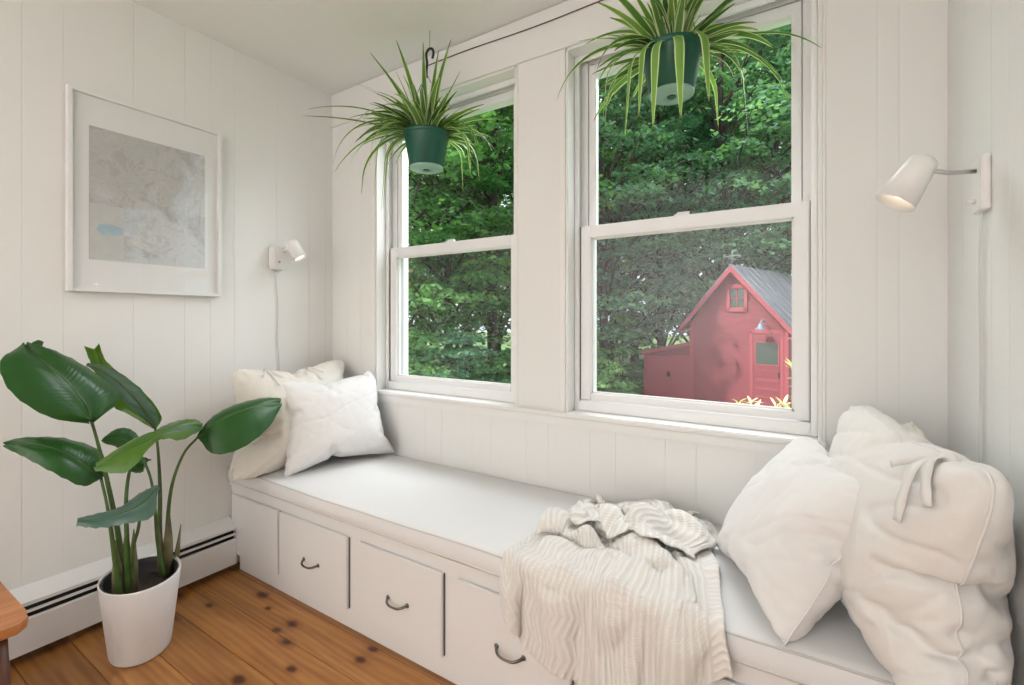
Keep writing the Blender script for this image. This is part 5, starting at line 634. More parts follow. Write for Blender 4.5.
7,4,7,13,14,13,11,7,10,10,13,14,14,13,13,11,8,9,9,6,3,-4,-2,3,6,9,10,12,14,15,12,-5,7,10,10,-3,-7,3,18,17,13,11,11,11,11,11,9,-463,-15,6,6,7,7,9,1,6,6,10,-2,9,7,-8,-1,12,14,15,14,13,11,11,12,13,15,16,14,13,9,8,8,5,5,8,6,-5,5,4,9,
11,14,14,7,-10,9,9,10,11,-6,3,7,12,14,12,11,11,11,11,11,9,-473,7,2,5,7,6,9,7,1,11,9,-5,-3,6,2,-10,14,15,15,15,13,10,11,11,12,15,17,16,15,5,10,0,9,8,5,6,8,5,6,6,10,12,6,7,-9,9,10,10,11,3,13,-14,16,14,12,11,11,10,11,11,5,-473,10,8,5,
6,6,7,7,7,2,1,-1,-4,2,2,7,13,16,17,11,8,8,9,12,12,12,15,17,16,14,5,4,7,5,2,8,6,7,7,7,9,10,9,1,10,-3,10,10,5,7,12,-7,16,13,12,12,10,9,10,-3,1,-455,5,8,9,7,5,6,7,7,7,3,-7,5,8,-3,13,15,13,4,5,7,9,10,12,13,13,12,13,15,14,12,8,5,1,5,8,
7,6,4,6,8,8,11,11,8,6,4,1,3,10,11,1,15,14,13,10,8,6,1,-2,0,-445,9,13,11,5,7,7,-5,6,6,6,5,6,8,8,7,4,-1,5,6,7,9,11,12,13,14,13,12,10,12,11,8,7,6,7,8,7,6,6,7,7,8,8,7,-2,9,1,7,8,10,10,9,15,13,11,9,7,2,0,-2,0,-421,9,12,11,2,-7,-1,5,5,7,
6,7,7,7,5,6,10,0,-2,6,7,9,10,12,14,15,15,14,12,6,9,7,6,7,8,7,6,7,6,6,5,5,5,2,4,7,7,9,9,10,11,13,14,12,10,8,4,2,-1,-4,-1,-390,10,6,-3,-5,-3,4,5,6,6,4,6,6,8,8,4,6,-5,1,9,9,9,11,11,13,14,12,12,10,9,6,4,6,7,8,9,9,5,7,5,5,0,5,7,7,7,8,9,
9,11,12,13,12,12,9,7,3,1,-4,-4,-2,-367,-3,-10,-3,-3,2,4,6,8,8,9,9,9,9,7,9,-9,9,4,10,10,4,6,10,12,11,10,11,11,9,7,-3,0,1,8,11,10,10,8,7,6,6,5,6,7,7,8,8,11,12,12,12,11,10,9,7,2,-2,-5,-4,-3,-370,-10,-10,1,3,4,5,7,7,9,9,10,11,11,7,8,9,
10,3,11,11,8,0,3,9,12,5,10,10,9,6,6,7,7,-14,3,8,10,9,8,7,7,7,8,7,7,9,10,10,11,11,12,11,9,8,6,2,2,-6,-8,8,-397,-7,2,4,3,5,6,6,4,10,12,13,14,12,10,11,10,10,11,8,9,10,7,-1,-3,11,7,12,8,9,6,7,6,4,-1,-2,-4,6,8,8,9,8,7,10,5,8,8,9,10,11,
11,11,10,9,8,6,4,0,-4,9,9,-420,8,-3,-1,4,4,7,3,8,13,15,16,14,13,11,10,10,11,9,9,10,9,5,-9,12,6,3,11,9,6,7,6,0,1,1,0,-1,7,7,8,9,8,9,9,8,6,9,11,10,10,6,9,9,9,8,4,2,2,10,11,9,-422,0,-2,1,2,6,4,7,10,15,16,16,14,14,11,10,9,10,10,8,0,3,
5,6,10,0,10,9,8,5,6,6,3,-2,1,-1,-1,11,9,5,9,10,6,12,3,11,12,10,6,5,10,9,9,5,9,6,6,7,9,10,10,-425,2,-3,0,4,5,6,8,12,15,15,15,12,13,11,8,9,9,6,7,2,9,-6,7,6,9,8,9,8,2,5,6,1,1,-2,0,11,8,7,7,8,9,2,12,6,13,13,11,6,2,8,10,8,10,10,7,8,7,8,
10,9,-429,6,-2,2,5,6,8,7,10,14,13,13,11,11,11,9,8,7,7,6,6,-11,8,6,8,9,8,6,6,6,6,5,1,0,3,7,6,7,7,7,8,8,-7,9,15,14,14,12,10,9,7,4,11,9,9,8,7,7,8,9,9,-433,6,5,5,4,4,7,9,7,10,12,12,11,11,10,9,6,7,6,6,4,-1,-3,4,6,8,9,8,6,5,6,5,3,2,5,5,
6,6,7,7,9,9,5,0,16,16,14,13,11,9,9,10,7,10,9,8,6,6,7,8,9,-434,6,6,4,5,5,4,7,8,8,11,12,10,11,9,9,7,7,6,4,-4,-3,3,4,6,7,8,8,8,8,6,5,6,-2,4,4,5,5,6,7,9,12,12,4,17,16,16,12,11,9,8,10,10,9,9,8,6,6,6,8,9,-443,5,10,7,8,1,2,5,7,9,10,12,11,
11,10,8,8,6,6,-2,0,0,4,4,5,7,8,8,9,7,6,3,1,8,6,1,4,5,6,6,8,11,15,16,17,16,15,13,8,4,8,8,10,10,9,8,6,5,7,8,10,1256,-11,-11,-9,-6,10,14,15,2,-6,-1,4,2,-2,-2,-3,-2,-2,-3,-3,-2,-2,1,8,12,0,-5,0,5,0,-8,-9,-6,-4,-2,-2,-2,-2,2,8,11,11,3,
-2,-1,3,-1,-13,-11,-2,3,3,4,4,5,3,2,1,3,-4,-6,6,-11,-11,-9,-5,10,14,14,2,-6,-1,4,2,-2,-2,-2,-2,-3,-4,-3,-2,-1,0,9,12,0,-5,0,5,-1,-8,-9,-6,-4,-3,-1,-2,0,0,7,12,10,5,-2,-1,3,-1,-13,-11,-3,2,3,3,6,6,4,2,1,1,-4,-5,6,-11,-11,-8,-6,10,
14,13,3,-6,0,3,2,-1,-2,-2,-2,-3,-5,-4,-2,-1,1,9,12,0,-5,1,4,-2,-9,-9,-5,-4,-1,-1,-1,-2,1,5,11,11,6,-1,-2,3,-1,-13,-11,-3,1,2,3,6,7,5,2,1,1,-4,-5,6,-11,-10,-9,-5,9,13,14,3,-5,-1,3,2,-1,-2,-1,-3,-4,-4,-5,-2,-1,2,10,11,0,-5,1,5,-4,
-10,-8,-5,0,0,-1,-3,-2,-1,4,10,11,7,0,-2,3,-1,-13,-11,-4,0,2,4,6,7,6,2,1,1,-4,-4,5,-11,-10,-9,-4,7,14,13,4,-5,-1,3,2,-1,-1,-2,-3,-4,-5,-5,-2,0,2,10,11,0,-5,2,4,-6,-9,-8,-4,1,2,-1,-3,-3,-2,2,9,11,9,1,-2,2,-1,-13,-11,-5,0,1,4,6,8,6,
3,1,1,-4,-3,4,-10,-10,-10,-4,7,14,13,4,-5,-1,3,2,-1,-1,-1,-4,-5,-6,-4,-2,0,3,10,11,0,-5,3,3,-7,-10,-7,-2,3,1,0,-3,-3,-3,0,7,11,10,2,-2,2,-1,-13,-12,-4,-1,1,3,7,8,7,3,1,1,-3,-3,3,-10,-10,-9,-4,6,13,13,5,-4,-2,2,3,-1,0,-2,-5,-5,-6,
-4,-2,1,3,10,11,0,-5,4,1,-8,-9,-6,0,3,2,-1,-2,-3,-4,-1,5,10,10,4,-2,2,-2,-13,-11,-4,-2,1,2,7,8,8,4,1,1,-3,-2,4,-14,-9,-8,-3,5,12,13,6,-4,-2,2,3,0,-1,-3,-4,-5,-6,-5,-2,1,5,9,11,0,-4,4,-1,-8,-9,-4,1,4,1,0,-2,-3,-4,-2,2,10,10,5,-2,2,
-2,-13,-11,-5,-1,0,2,5,8,9,6,1,1,-3,-1,3,-16,-8,-6,-2,3,11,13,7,-4,-2,2,3,0,-1,-3,-5,-6,-5,-6,-1,2,5,10,10,0,-4,5,-2,-10,-8,-2,3,3,2,0,-2,-3,-4,-3,0,8,11,6,-2,2,-3,-12,-11,-5,-2,0,2,4,7,7,10,2,2,-3,0,0,-8,-15,-5,-2,2,10,12,9,-3,-3,
2,3,0,-1,-4,-6,-6,-6,-4,0,2,5,10,10,0,-3,4,-4,-9,-7,-1,4,4,1,0,-1,-3,-4,-4,-1,6,11,7,-2,2,-3,-13,-10,-5,-3,0,2,4,6,11,5,7,0,-4,3,-7,1,-14,-9,-1,1,8,12,9,-1,-3,1,3,0,-2,-4,-7,-7,-5,-2,-1,3,5,10,10,0,-3,4,-5,-9,-6,1,5,3,2,0,-1,-2,-4,
-5,-3,4,11,8,-2,2,-4,-13,-10,-5,-3,0,1,4,10,9,9,3,-3,16,-5,9,-29,1,-14,-4,0,6,12,9,0,-3,2,2,0,-2,-6,-7,-7,-4,-2,0,3,5,10,10,0,-3,4,-6,-9,-4,2,5,4,1,1,-1,-2,-4,-5,-4,2,10,9,-1,1,-5,-12,-10,-5,-3,-1,1,12,10,8,2,1,14,10,-4,9,-36,4,
-10,-9,-2,4,10,11,1,-4,2,2,0,-3,-7,-8,-6,-3,-2,1,3,6,9,9,2,-3,3,-7,-8,-3,5,4,3,2,0,-1,-1,-4,-4,-5,0,7,11,-1,2,-6,-12,-10,-6,-3,-1,12,10,8,3,2,16,9,10,-4,9,-19,-26,1,-9,-7,0,9,10,3,-3,1,2,-1,-4,-7,-8,-5,-4,-1,1,4,6,8,10,2,-3,3,-8,
-8,-1,6,5,2,3,0,-1,-2,-2,-5,-5,-2,6,11,-1,2,-7,-12,-8,-7,-3,10,9,6,9,11,8,8,9,10,-4,8,-19,-15,-19,-3,-8,-3,5,10,5,-4,2,1,-1,-6,-8,-7,-5,-3,-1,2,4,6,8,9,3,-3,2,-7,-7,-1,3,3,5,-2,4,2,0,-2,-4,-6,-3,4,10,1,1,-8,-11,-8,-7,7,7,6,10,16,6,
9,7,10,9,-4,9,-19,-15,-28,-4,-2,-6,1,9,6,-4,2,1,-2,-7,-8,-7,-4,-3,0,2,4,6,8,9,3,-3,2,-8,-5,3,4,-4,-1,-1,3,4,5,0,-3,-6,-4,2,10,2,-1,-7,-10,-8,-2,9,3,10,24,6,4,9,8,9,10,-4,8,-18,-15,-13,-26,-4,-3,-1,4,8,-3,1,1,-3,-9,-8,-5,-4,-2,-1,2,
5,6,8,8,4,-3,2,-8,-3,4,2,0,-3,-6,1,3,5,5,-1,-4,-6,1,9,2,-1,-8,-8,-5,0,6,11,30,0,10,4,8,9,9,9,-4,9,-19,-14,-14,-12,-12,-14,-1,0,7,-2,0,1,-7,-4,-10,-5,-4,-2,-1,3,5,7,6,8,5,-2,1,-7,-2,4,2,-3,-6,-5,1,2,5,5,4,-2,-5,-2,9,1,-1,-8,-6,-3,3,
11,31,2,6,7,8,8,8,9,10,-4,8,-18,-15,-13,-12,-12,-11,-12,0,4,0,0,-4,0,-7,-2,-3,-3,-2,-2,-3,3,6,5,6,6,-2,1,-6,0,3,0,-6,-6,-4,0,2,3,6,6,2,-4,-3,7,1,-2,-6,-4,0,24,11,12,3,8,6,9,8,8,9,9,-3,8,-18,-15,-13,-12,-12,-10,-8,-16,0,1,3,-1,0,-3,
-3,-2,-1,-2,-1,-2,-3,5,5,2,6,-1,0,-5,2,-2,0,-8,-5,-3,-1,1,4,5,6,6,-1,-4,5,1,-2,-3,-3,19,10,12,7,8,10,6,8,8,8,8,9,-3,8,-18,-14,-13,-12,-11,-10,-9,-9,-4,-5,-9,2,0,-2,-3,-4,0,1,3,-3,-1,5,2,2,2,0,0,-4,0,2,-6,-6,-5,-4,-2,1,2,5,7,5,5,-2,
2,-4,-2,1,17,11,10,11,7,9,9,6,8,8,8,8,9,-4,9,-18,-14,-12,-12,-11,-10,-9,-8,-7,-5,-2,-3,-2,-1,4,-13,1,0,-2,2,-2,1,-1,0,-1,1,3,0,0,0,-2,-3,-3,-2,-2,-1,0,0,4,4,4,-3,1,-1,11,8,9,10,11,9,9,8,9,6,8,8,7,9,8,-3,8,-17,-14,-12,-12,-11,-11,
-8,-7,-6,-5,-4,-2,-1,-1,0,6,0,-1,-1,0,-2,-3,-4,-2,-3,-3,-11,2,1,-1,-3,2,-1,0,-1,-1,-2,1,2,2,0,-1,9,6,7,9,10,9,10,10,8,8,8,7,8,8,7,8,8,-3,9,-17,-14,-12,-11,-11,-11,-8,-6,-7,-4,-3,-3,-1,-1,0,0,5,0,-2,-2,-2,-2,-2,-2,-5,-3,-2,-2,-4,-2,
-12,-2,0,0,3,0,0,-1,1,0,10,5,5,6,7,10,9,9,10,10,8,8,7,7,8,8,7,8,8,-3,8,-17,-13,-12,-11,-11,-10,-8,-7,-6,-4,-3,-3,0,-1,0,0,1,3,-1,-3,-1,-3,-2,-2,-3,-4,-3,-3,-3,0,-1,1,-4,-2,-3,-2,0,1,2,2,4,5,5,6,8,8,8,10,8,11,9,7,7,8,7,7,8,7,8,-3,8,
-16,-13,-12,-11,-10,-10,-8,-7,-6,-3,-3,-4,1,-1,-1,0,1,3,-1,-2,-2,-2,-3,-2,-4,-2,-2,-3,-3,-3,0,-1,-1,-3,-2,-1,0,1,1,3,4,4,5,6,8,6,9,10,7,11,9,7,7,8,7,7,7,8,7,-3,9,-16,-13,-11,-11,-11,-9,-8,-8,-5,-3,-3,-3,0,0,-1,0,1,0,2,-2,-2,-2,-3,
-2,-5,-2,-1,-3,-4,-2,0,-1,-1,-3,-1,-2,0,1,2,2,3,5,4,7,7,7,8,9,7,11,9,8,6,8,7,7,7,7,7,-3,9,-15,-13,-11,-11,-11,-9,-7,-8,-5,-2,-3,-4,1,-1,0,0,0,0,2,-2,-1,-2,-3,-2,-5,-2,-1,-3,-4,-2,0,-1,-1,-3,-1,-1,0,1,1,0,5,5,4,7,7,6,8,9,6,10,10,8,
7,7,7,7,6,7,7,-3,9,-15,-12,-11,-11,-10,-10,-7,-7,-5,-2,-3,-4,1,0,0,0,0,0,0,-2,1,-2,-3,-3,-4,-3,-1,-2,-4,-2,0,-1,-1,-2,-2,-1,0,1,1,-1,6,5,4,7,6,6,8,8,6,10,9,9,7,7,7,6,7,7,7,-4,10,-14,-12,-11,-11,-10,-10,-7,-6,-5,-2,-4,-3,1,0,0,0,0,
0,0,-2,-2,1,-2,-3,-4,-4,-1,-2,-4,-1,0,-1,-1,-2,-2,-1,1,1,0,-1,6,5,4,6,5,7,6,9,4,10,9,9,8,7,7,6,7,5,8,-3,6,-11,-10,-10,-10,-10,-10,-6,-6,-6,-3,-3,-3,0,0,1,0,1,0,-1,-1,-3,1,-1,-3,-4,-4,-1,-3,-3,-1,0,-1,-1,-2,-1,-1,0,2,-1,-1,5,5,4,5,
5,5,6,8,4,10,10,9,9,8,8,6,6,4,5,-1,-14,8,-9,-9,-10,-9,-9,-5,-6,-5,-4,-3,-3,0,0,0,1,0,2,-1,-1,-3,-4,-5,5,-3,-4,-2,-3,-2,-1,-1,1,-2,-2,-1,0,-1,1,-1,-2,5,3,4,4,4,5,6,7,6,11,11,10,11,8,6,6,2,4,5,-3,-32,8,8,-6,-8,-8,-9,-6,-11,2,-2,-3,
-3,-1,0,1,1,1,1,0,-2,-3,-5,-5,-6,8,-4,-2,-3,-2,-2,1,-1,-1,-2,-1,0,-1,0,-3,-2,5,2,2,3,4,6,7,0,17,13,12,12,8,9,4,3,2,1,2,-1,-53,10,8,9,-1,-11,-5,-7,-11,-8,3,-10,5,-3,1,3,4,4,2,0,-2,-4,-6,-5,-6,-5,0,5,-2,-2,-5,-3,1,2,0,-1,-1,-1,-3,-4,
0,4,1,3,3,5,6,-1,19,15,15,14,7,8,6,3,-4,0,1,3,-1,-70,5,12,8,7,8,-5,-10,-8,-9,-7,-4,-1,3,4,7,4,1,-6,3,2,-1,-4,-8,-6,-6,-5,3,-9,-2,0,0,2,1,1,-1,-1,-2,-4,-5,0,6,2,4,1,2,8,19,17,15,16,12,2,6,1,-2,-6,-1,4,4,-2,-52,-15,-8,3,7,10,13,7,-5,
-10,-7,-5,1,3,4,2,-1,-4,-5,3,2,1,0,-2,-7,-7,-4,-3,-4,-4,-1,0,0,0,2,-1,-3,0,-2,-4,-4,-2,3,5,8,14,16,17,15,16,12,2,1,1,-2,-6,-3,2,5,4,-2,-34,-16,-11,-9,-4,-1,3,9,13,5,1,-2,-2,-1,-3,-5,-7,-1,0,1,1,1,0,0,2,-4,-11,-1,3,-4,-1,-1,0,2,1,
-1,-5,3,0,-1,-1,0,3,7,11,14,14,14,12,10,5,0,-3,-9,3,-5,2,2,5,8,-2,-20,-15,-11,-11,-8,-7,-5,-3,-2,3,3,2,1,0,0,1,2,2,2,2,1,0,0,-1,-2,-3,-3,-6,0,1,2,3,3,2,-3,0,0,1,1,1,2,5,7,7,6,8,13,12,6,4,0,-1,-4,-9,0,2,2,4,9,13,-1,-18,-11,-11,-10,
-10,-8,-6,-5,-3,1,-2,-1,0,1,2,3,4,3,2,2,1,0,-2,-4,-3,-1,0,0,0,0,3,2,0,2,3,4,4,3,3,2,4,3,4,-1,3,6,5,3,1,-3,0,1,6,-7,3,2,6,9,12,17,0,-26,-7,-8,-9,-8,-9,-7,-6,-4,-2,-1,-2,0,0,0,1,1,2,5,7,-4,-2,0,2,4,3,1,-1,-1,-1,-9,5,4,5,6,5,4,4,3,2,
1,-1,-3,-4,-2,-2,-1,0,0,2,2,4,5,1,4,9,10,13,15,18,0,-40,-4,-5,-6,-7,-6,-6,-5,-4,-1,-1,-1,-1,-2,-2,-1,0,0,1,3,5,4,4,5,4,2,2,-2,-2,-7,-6,-3,6,5,5,5,4,3,1,0,-3,-6,-7,-7,0,2,5,3,1,0,-2,1,3,8,9,14,14,14,15,15,1,-53,-3,-4,-4,-4,-3,-3,-3,
-1,-1,-3,2,2,1,-1,-1,-1,-1,0,0,2,3,4,4,3,2,1,-1,-10,-1,-11,3,-3,-9,-2,5,9,4,1,-2,-6,-10,-3,5,5,2,3,4,-1,-7,2,3,12,12,11,17,15,13,12,10,0,-61,-12,0,-2,-2,-4,-5,-5,1,5,13,5,-1,-4,2,1,-3,-3,-2,-2,0,0,2,2,2,0,-2,-10,-2,-2,-10,2,5,-5,
-6,-7,5,0,2,-5,-3,2,4,2,5,-5,-4,2,-2,3,12,15,15,12,11,15,13,11,6,4,0,-64,-8,-11,-5,0,1,-6,-2,6,14,14,-6,-3,-1,3,-5,-1,-2,-7,-6,-5,-3,0,2,5,3,2,1,-5,-11,-10,3,4,-3,-4,-6,-3,2,0,2,2,2,3,0,-4,3,-1,-5,10,15,16,17,14,9,11,10,9,6,0,3,1,
-70,-6,-8,-9,0,0,-2,-3,10,13,4,0,-1,-2,-3,-1,-4,-10,-11,-8,-4,-4,-2,-2,1,8,6,3,-4,3,-4,-8,-1,-4,-4,-2,2,2,6,3,1,0,-1,0,3,0,6,11,15,16,17,13,8,8,8,5,4,-7,7,9,3,-77,-9,-8,-5,1,1,-2,-2,-4,13,8,-2,-7,2,-1,-8,-12,-6,0,1,0,-2,-4,-6,-7,
-6,-5,0,0,2,-3,-3,1,0,3,4,4,4,4,6,6,4,3,4,7,6,9,12,15,14,11,7,6,6,3,2,-5,4,10,-3,-5,-60,-12,-6,-5,-2,2,-5,-7,-5,-1,10,0,3,-8,-8,-5,4,5,3,3,0,0,-3,-4,-4,-2,-4,-8,-7,-3,-2,1,5,-3,-1,1,3,3,5,6,9,9,9,10,9,11,9,11,11,3,9,6,4,2,0,4,-4,9,
1,-13,-5,-38,-11,-8,-6,-6,-5,-5,-5,-5,-4,-3,0,2,-3,2,6,4,5,3,3,2,-1,-1,-3,-3,-4,0,-6,-5,-4,-2,-2,0,1,-3,0,1,3,5,7,9,11,12,14,12,10,10,8,4,0,5,3,1,5,4,2,-6,7,-10,-7,-5,-15,-13,-9,-8,-7,-6,-5,-5,-5,-3,-3,-2,0,-1,3,4,5,5,4,4,2,1,0,-2,
-3,-4,-3,-2,-4,-3,-1,-1,-2,-1,-1,1,2,3,5,8,9,11,13,12,12,8,8,5,0,2,-3,-2,4,6,4,-4,1,-5,-4,-2,-5,1,-12,-10,-8,-8,-7,-6,-6,-5,-4,-3,-1,-1,0,1,1,3,5,4,5,8,4,0,-1,-2,-4,-1,0,-4,-2,-2,0,0,-1,0,1,2,3,5,7,8,10,11,10,9,5,9,3,0,3,-2,-4,-6,
3,0,0,-1,-1,1,3,-5,8,-11,-9,-9,-7,-7,-7,-6,-5,-4,-3,-3,2,0,0,0,2,3,4,5,6,7,1,-2,-2,0,2,2,0,-2,-5,-4,-3,2,1,2,2,3,4,6,7,8,9,8,5,-6,-13,-2,1,5,3,8,2,-2,1,4,4,4,6,7,-5,5,-9,-9,-8,-7,-7,-6,-5,-7,-5,-4,3,2,1,2,0,-1,2,1,3,3,6,0,0,2,3,3,
3,1,-1,-3,-6,-8,-4,-1,3,3,3,3,4,5,4,3,-5,-11,0,-11,-4,2,12,11,4,3,6,10,10,9,8,8,8,-5,-6,-7,-9,-8,-7,-6,-5,-7,-6,-5,-2,3,1,1,1,0,1,0,1,1,1,2,1,1,2,3,3,3,1,3,-1,-4,-6,-6,-6,-4,2,-3,5,1,1,-2,-9,-11,4,-6,-3,-2,-1,15,16,9,9,15,16,13,11,
9,7,7,-5,-21,-10,-10,-10,-5,-6,-2,-6,-4,-4,-3,-4,-6,3,7,4,-2,-1,0,0,-1,-3,-4,2,6,4,2,-1,-2,11,2,-6,2,-5,-5,-3,-3,-4,-4,-6,-1,-7,-8,7,-9,-1,0,1,5,11,19,19,19,19,16,14,11,7,5,3,-7,-33,-10,-11,-11,-9,-5,-4,-4,-7,-1,-8,-7,-2,5,1,11,-3,
0,0,-8,-11,-7,-2,1,6,10,9,3,1,-2,11,-7,3,-7,-8,-5,-3,-3,-2,-2,-5,-6,-5,1,-3,5,4,9,12,16,21,21,20,19,15,11,8,5,1,-11,-13,-32,-15,-12,-10,-8,-6,-1,-1,-4,-6,-6,1,-3,-1,10,2,-1,-7,-17,-14,-8,-9,-3,2,6,10,12,12,6,3,0,-2,-4,-6,-6,-3,0,0,
5,2,-1,-3,-3,-2,3,6,11,14,12,18,22,20,18,16,12,8,4,-1,-11,-16,-15,-37,-13,-9,-10,-3,-5,-4,1,2,3,1,-1,-4,1,-5,-8,-14,-16,-13,-11,-11,-6,-2,2,6,9,12,12,11,2,0,-2,-3,-1,1,2,3,3,2,3,3,2,5,5,5,8,10,13,15,18,18,18,13,12,8,3,-2,-10,-16,
-20,-17,-32,-12,-11,-11,-14,-7,-6,-3,1,3,4,3,1,-2,-7,-8,-5,-14,-13,-12,-7,-5,0,3,5,7,9,10,9,8,5,4,3,4,5,3,5,5,5,5,5,5,6,5,8,8,10,11,12,14,14,13,9,7,2,-1,-9,-15,-19,-23,-18,-25,-13,-17,-16,-14,-11,-7,-2,2,5,8,6,5,3,0,-8,-8,-12,-10,
-6,-4,-2,2,4,7,9,10,9,10,8,5,4,4,5,6,7,7,5,7,6,6,4,6,6,6,6,7,8,8,10,8,6,5,3,-1,-6,-12,-17,-20,-24,-18,-27,-16,-10,-17,-11,-7,-2,0,1,3,4,4,6,4,4,3,-1,-5,-4,-4,-3,3,4,5,8,9,9,10,9,6,4,3,2,2,5,8,8,7,7,7,5,5,4,3,3,3,3,2,0,2,4,4,4,0,-4,
-8,-11,-16,-19,-22,-16,-23,-13,-12,-7,-4,-3,-1,1,4,5,6,6,8,7,8,5,0,-2,-2,-3,-3,1,7,7,8,9,9,9,8,6,3,0,-6,-8,-1,11,9,8,7,6,4,3,2,2,-1,-2,-6,-5,0,2,3,2,2,-2,-4,-7,-12,-15,-16,-18,-13,-6,-9,-5,-5,-2,-2,1,3,3,7,8,10,11,9,8,4,2,0,-1,-3,
-2,-1,2,8,10,8,8,7,4,3,1,-2,-4,-3,-11,-16,13,11,7,5,3,-2,4,-6,2,-10,-6,-3,-2,0,2,2,1,-1,-3,-6,-9,-12,-14,-11,-10,15,-5,-5,-3,-1,0,2,3,6,8,11,12,12,10,7,5,1,-1,-3,-5,-4,-3,0,5,0,10,12,5,4,1,-1,-1,-7,-9,-8,-13,-17,13,10,8,3,2,-3,1,
-11,-9,-9,-4,0,5,-4,2,2,2,-1,-5,-6,-6,-6,-6,-8,26,-4,-2,-2,0,2,2,4,8,9,12,11,11,9,5,3,0,-4,-6,-9,-12,-10,0,3,2,10,5,5,4,7,-2,-2,-8,-9,-7,-13,-16,6,10,9,3,0,3,-3,-14,-7,-6,-5,9,-8,0,1,5,8,-1,-2,-2,-3,-3,-3,-7,27,-2,-1,0,1,3,2,4,6,9,
10,10,9,6,3,0,-5,-8,-12,-12,-13,-9,1,0,-2,5,7,6,4,1,-2,-2,0,-6,-12,-14,2,10,11,7,3,-4,-2,-1,-13,-6,-4,-3,0,4,2,3,4,3,3,3,1,0,-1,-2,-5,22,-2,0,-1,0,0,2,3,4,6,8,7,6,3,2,-4,-9,-12,-13,-14,-15,-3,-9,-3,2,1,2,4,6,6,2,-3,-8,-7,1,10,12,
12,9,6,2,-1,-5,-6,-6,-5,-4,-2,-1,3,3,7,4,5,4,3,2,1,-1,-1,-5,13,-1,-3,-5,-5,0,-2,0,1,6,6,5,3,2,-3,-7,-10,-14,-14,-16,-10,1,10,9,5,1,-2,-5,-6,-4,-1,2,5,9,11,13,12,11,9,6,2,0,-5,-6,-5,-6,-4,-2,0,2,3,5,6,4,4,3,2,1,-2,-3,-5,5,-4,-5,-8,
-7,-6,-5,-3,-1,1,3,3,2,0,-4,-6,-11,-13,-15,-11,6,14,11,8,5,2,0,-1,-3,-2,0,2,5,9,11,13,13,11,10,6,4,1,-3,-5,-6,-6,-4,-3,-1,1,3,4,3,5,2,2,1,-1,-3,-4,-6,-13,-6,-2,-9,-9,-10,-9,-6,-3,-1,2,3,1,0,-2,-6,-10,-12,-14,-1,14,13,9,8,5,3,2,-1,
-2,-1,3,6,7,6,11,13,13,12,10,8,7,5,3,-3,-7,-6,-6,-4,-2,0,0,1,2,1,1,1,-1,-3,-4,-6,-7,391,-21,-15,-14,-11,-12,-11,-10,-10,-8,-7,-6,-5,-4,-2,-2,-2,-1,-1,-1,0,-1,-1,-2,-2,-2,-4,-3,-5,-4,-5,-5,-4,-4,-2,-2,0,1,3,4,5,6,8,8,10,10,11,12,12,
12,12,13,12,13,12,12,12,12,13,13,-4,-22,-21,-15,-13,-12,-11,-11,-10,-9,-9,-7,-6,-4,-4,-3,-2,-1,-1,-1,-1,-1,0,-2,-1,-1,-3,-3,-4,-5,-4,-5,-5,-4,-3,-3,-1,0,1,2,4,5,7,7,8,10,10,11,11,12,12,12,12,12,13,12,12,12,12,12,14,-4,-23,-20,-14,
-14,-11,-11,-11,-10,-9,-8,-7,-6,-5,-3,-3,-2,-1,-1,-1,-1,-1,-1,-1,-1,-2,-2,-3,-4,-4,-5,-5,-5,-4,-3,-2,-2,0,1,3,4,5,6,7,8,10,10,11,11,11,12,12,12,12,12,12,12,12,12,12,13,-4,-22,-19,-15,-13,-11,-11,-11,-9,-10,-8,-7,-5,-5,-3,-3,-2,-2,
-1,0,-1,-1,-1,-1,-1,-2,-2,-3,-4,-4,-5,-5,-4,-4,-4,-2,-2,0,2,2,4,5,6,7,8,10,10,10,11,11,12,12,11,12,12,12,12,11,12,12,13,-4,-21,-19,-15,-13,-11,-11,-10,-9,-10,-7,-7,-6,-4,-4,-2,-2,-2,-1,-1,0,-1,-1,-1,-1,-2,-2,-3,-4,-4,-5,-4,-5,-4,
-3,-3,-2,1,1,3,4,4,7,7,8,9,9,11,11,11,11,11,12,11,12,12,12,11,12,12,12,-4,-20,-19,-15,-12,-11,-11,-10,-9,-9,-8,-7,-5,-5,-3,-3,-2,-1,-1,-1,-1,0,-1,-1,-1,-2,-2,-3,-4,-4,-4,-5,-5,-4,-3,-3,-1,0,1,3,4,5,6,7,8,9,9,11,10,11,11,11,11,12,
12,11,12,11,11,12,12,-3,-20,-19,-14,-13,-11,-10,-10,-9,-9,-8,-6,-5,-5,-3,-3,-2,-1,-1,-1,-1,-1,0,-1,-1,-2,-2,-3,-4,-4,-4,-5,-4,-4,-4,-3,-1,0,1,3,4,5,6,7,8,8,10,10,10,11,11,11,11,11,12,11,12,11,11,12,12,-4,-18,-21,-14,-11,-11,-10,
-11,-8,-9,-7,-7,-5,-4,-4,-2,-2,-2,-1,-1,0,-1,0,-1,-1,-2,-2,-3,-4,-4,-4,-5,-4,-4,-4,-3,-1,0,1,4,4,5,5,7,8,8,10,10,10,10,11,10,11,11,11,12,11,11,12,11,12,-4,-15,-23,-14,-11,-11,-10,-10,-8,-8,-8,-6,-5,-5,-3,-3,-1,-2,-1,-1,0,-1,0,-1,
-1,-2,-2,-3,-4,-4,-4,-5,-4,-4,-4,-2,-2,0,2,3,4,5,6,7,7,8,9,10,10,10,11,10,11,11,10,11,11,13,11,11,11,-4,-12,-25,-14,-11,-10,-10,-10,-8,-8,-7,-7,-5,-4,-3,-3,-2,-1,-1,-1,-1,0,-1,0,-1,-2,-2,-3,-4,-3,-5,-4,-4,-5,-3,-3,-1,-1,2,3,4,5,6,
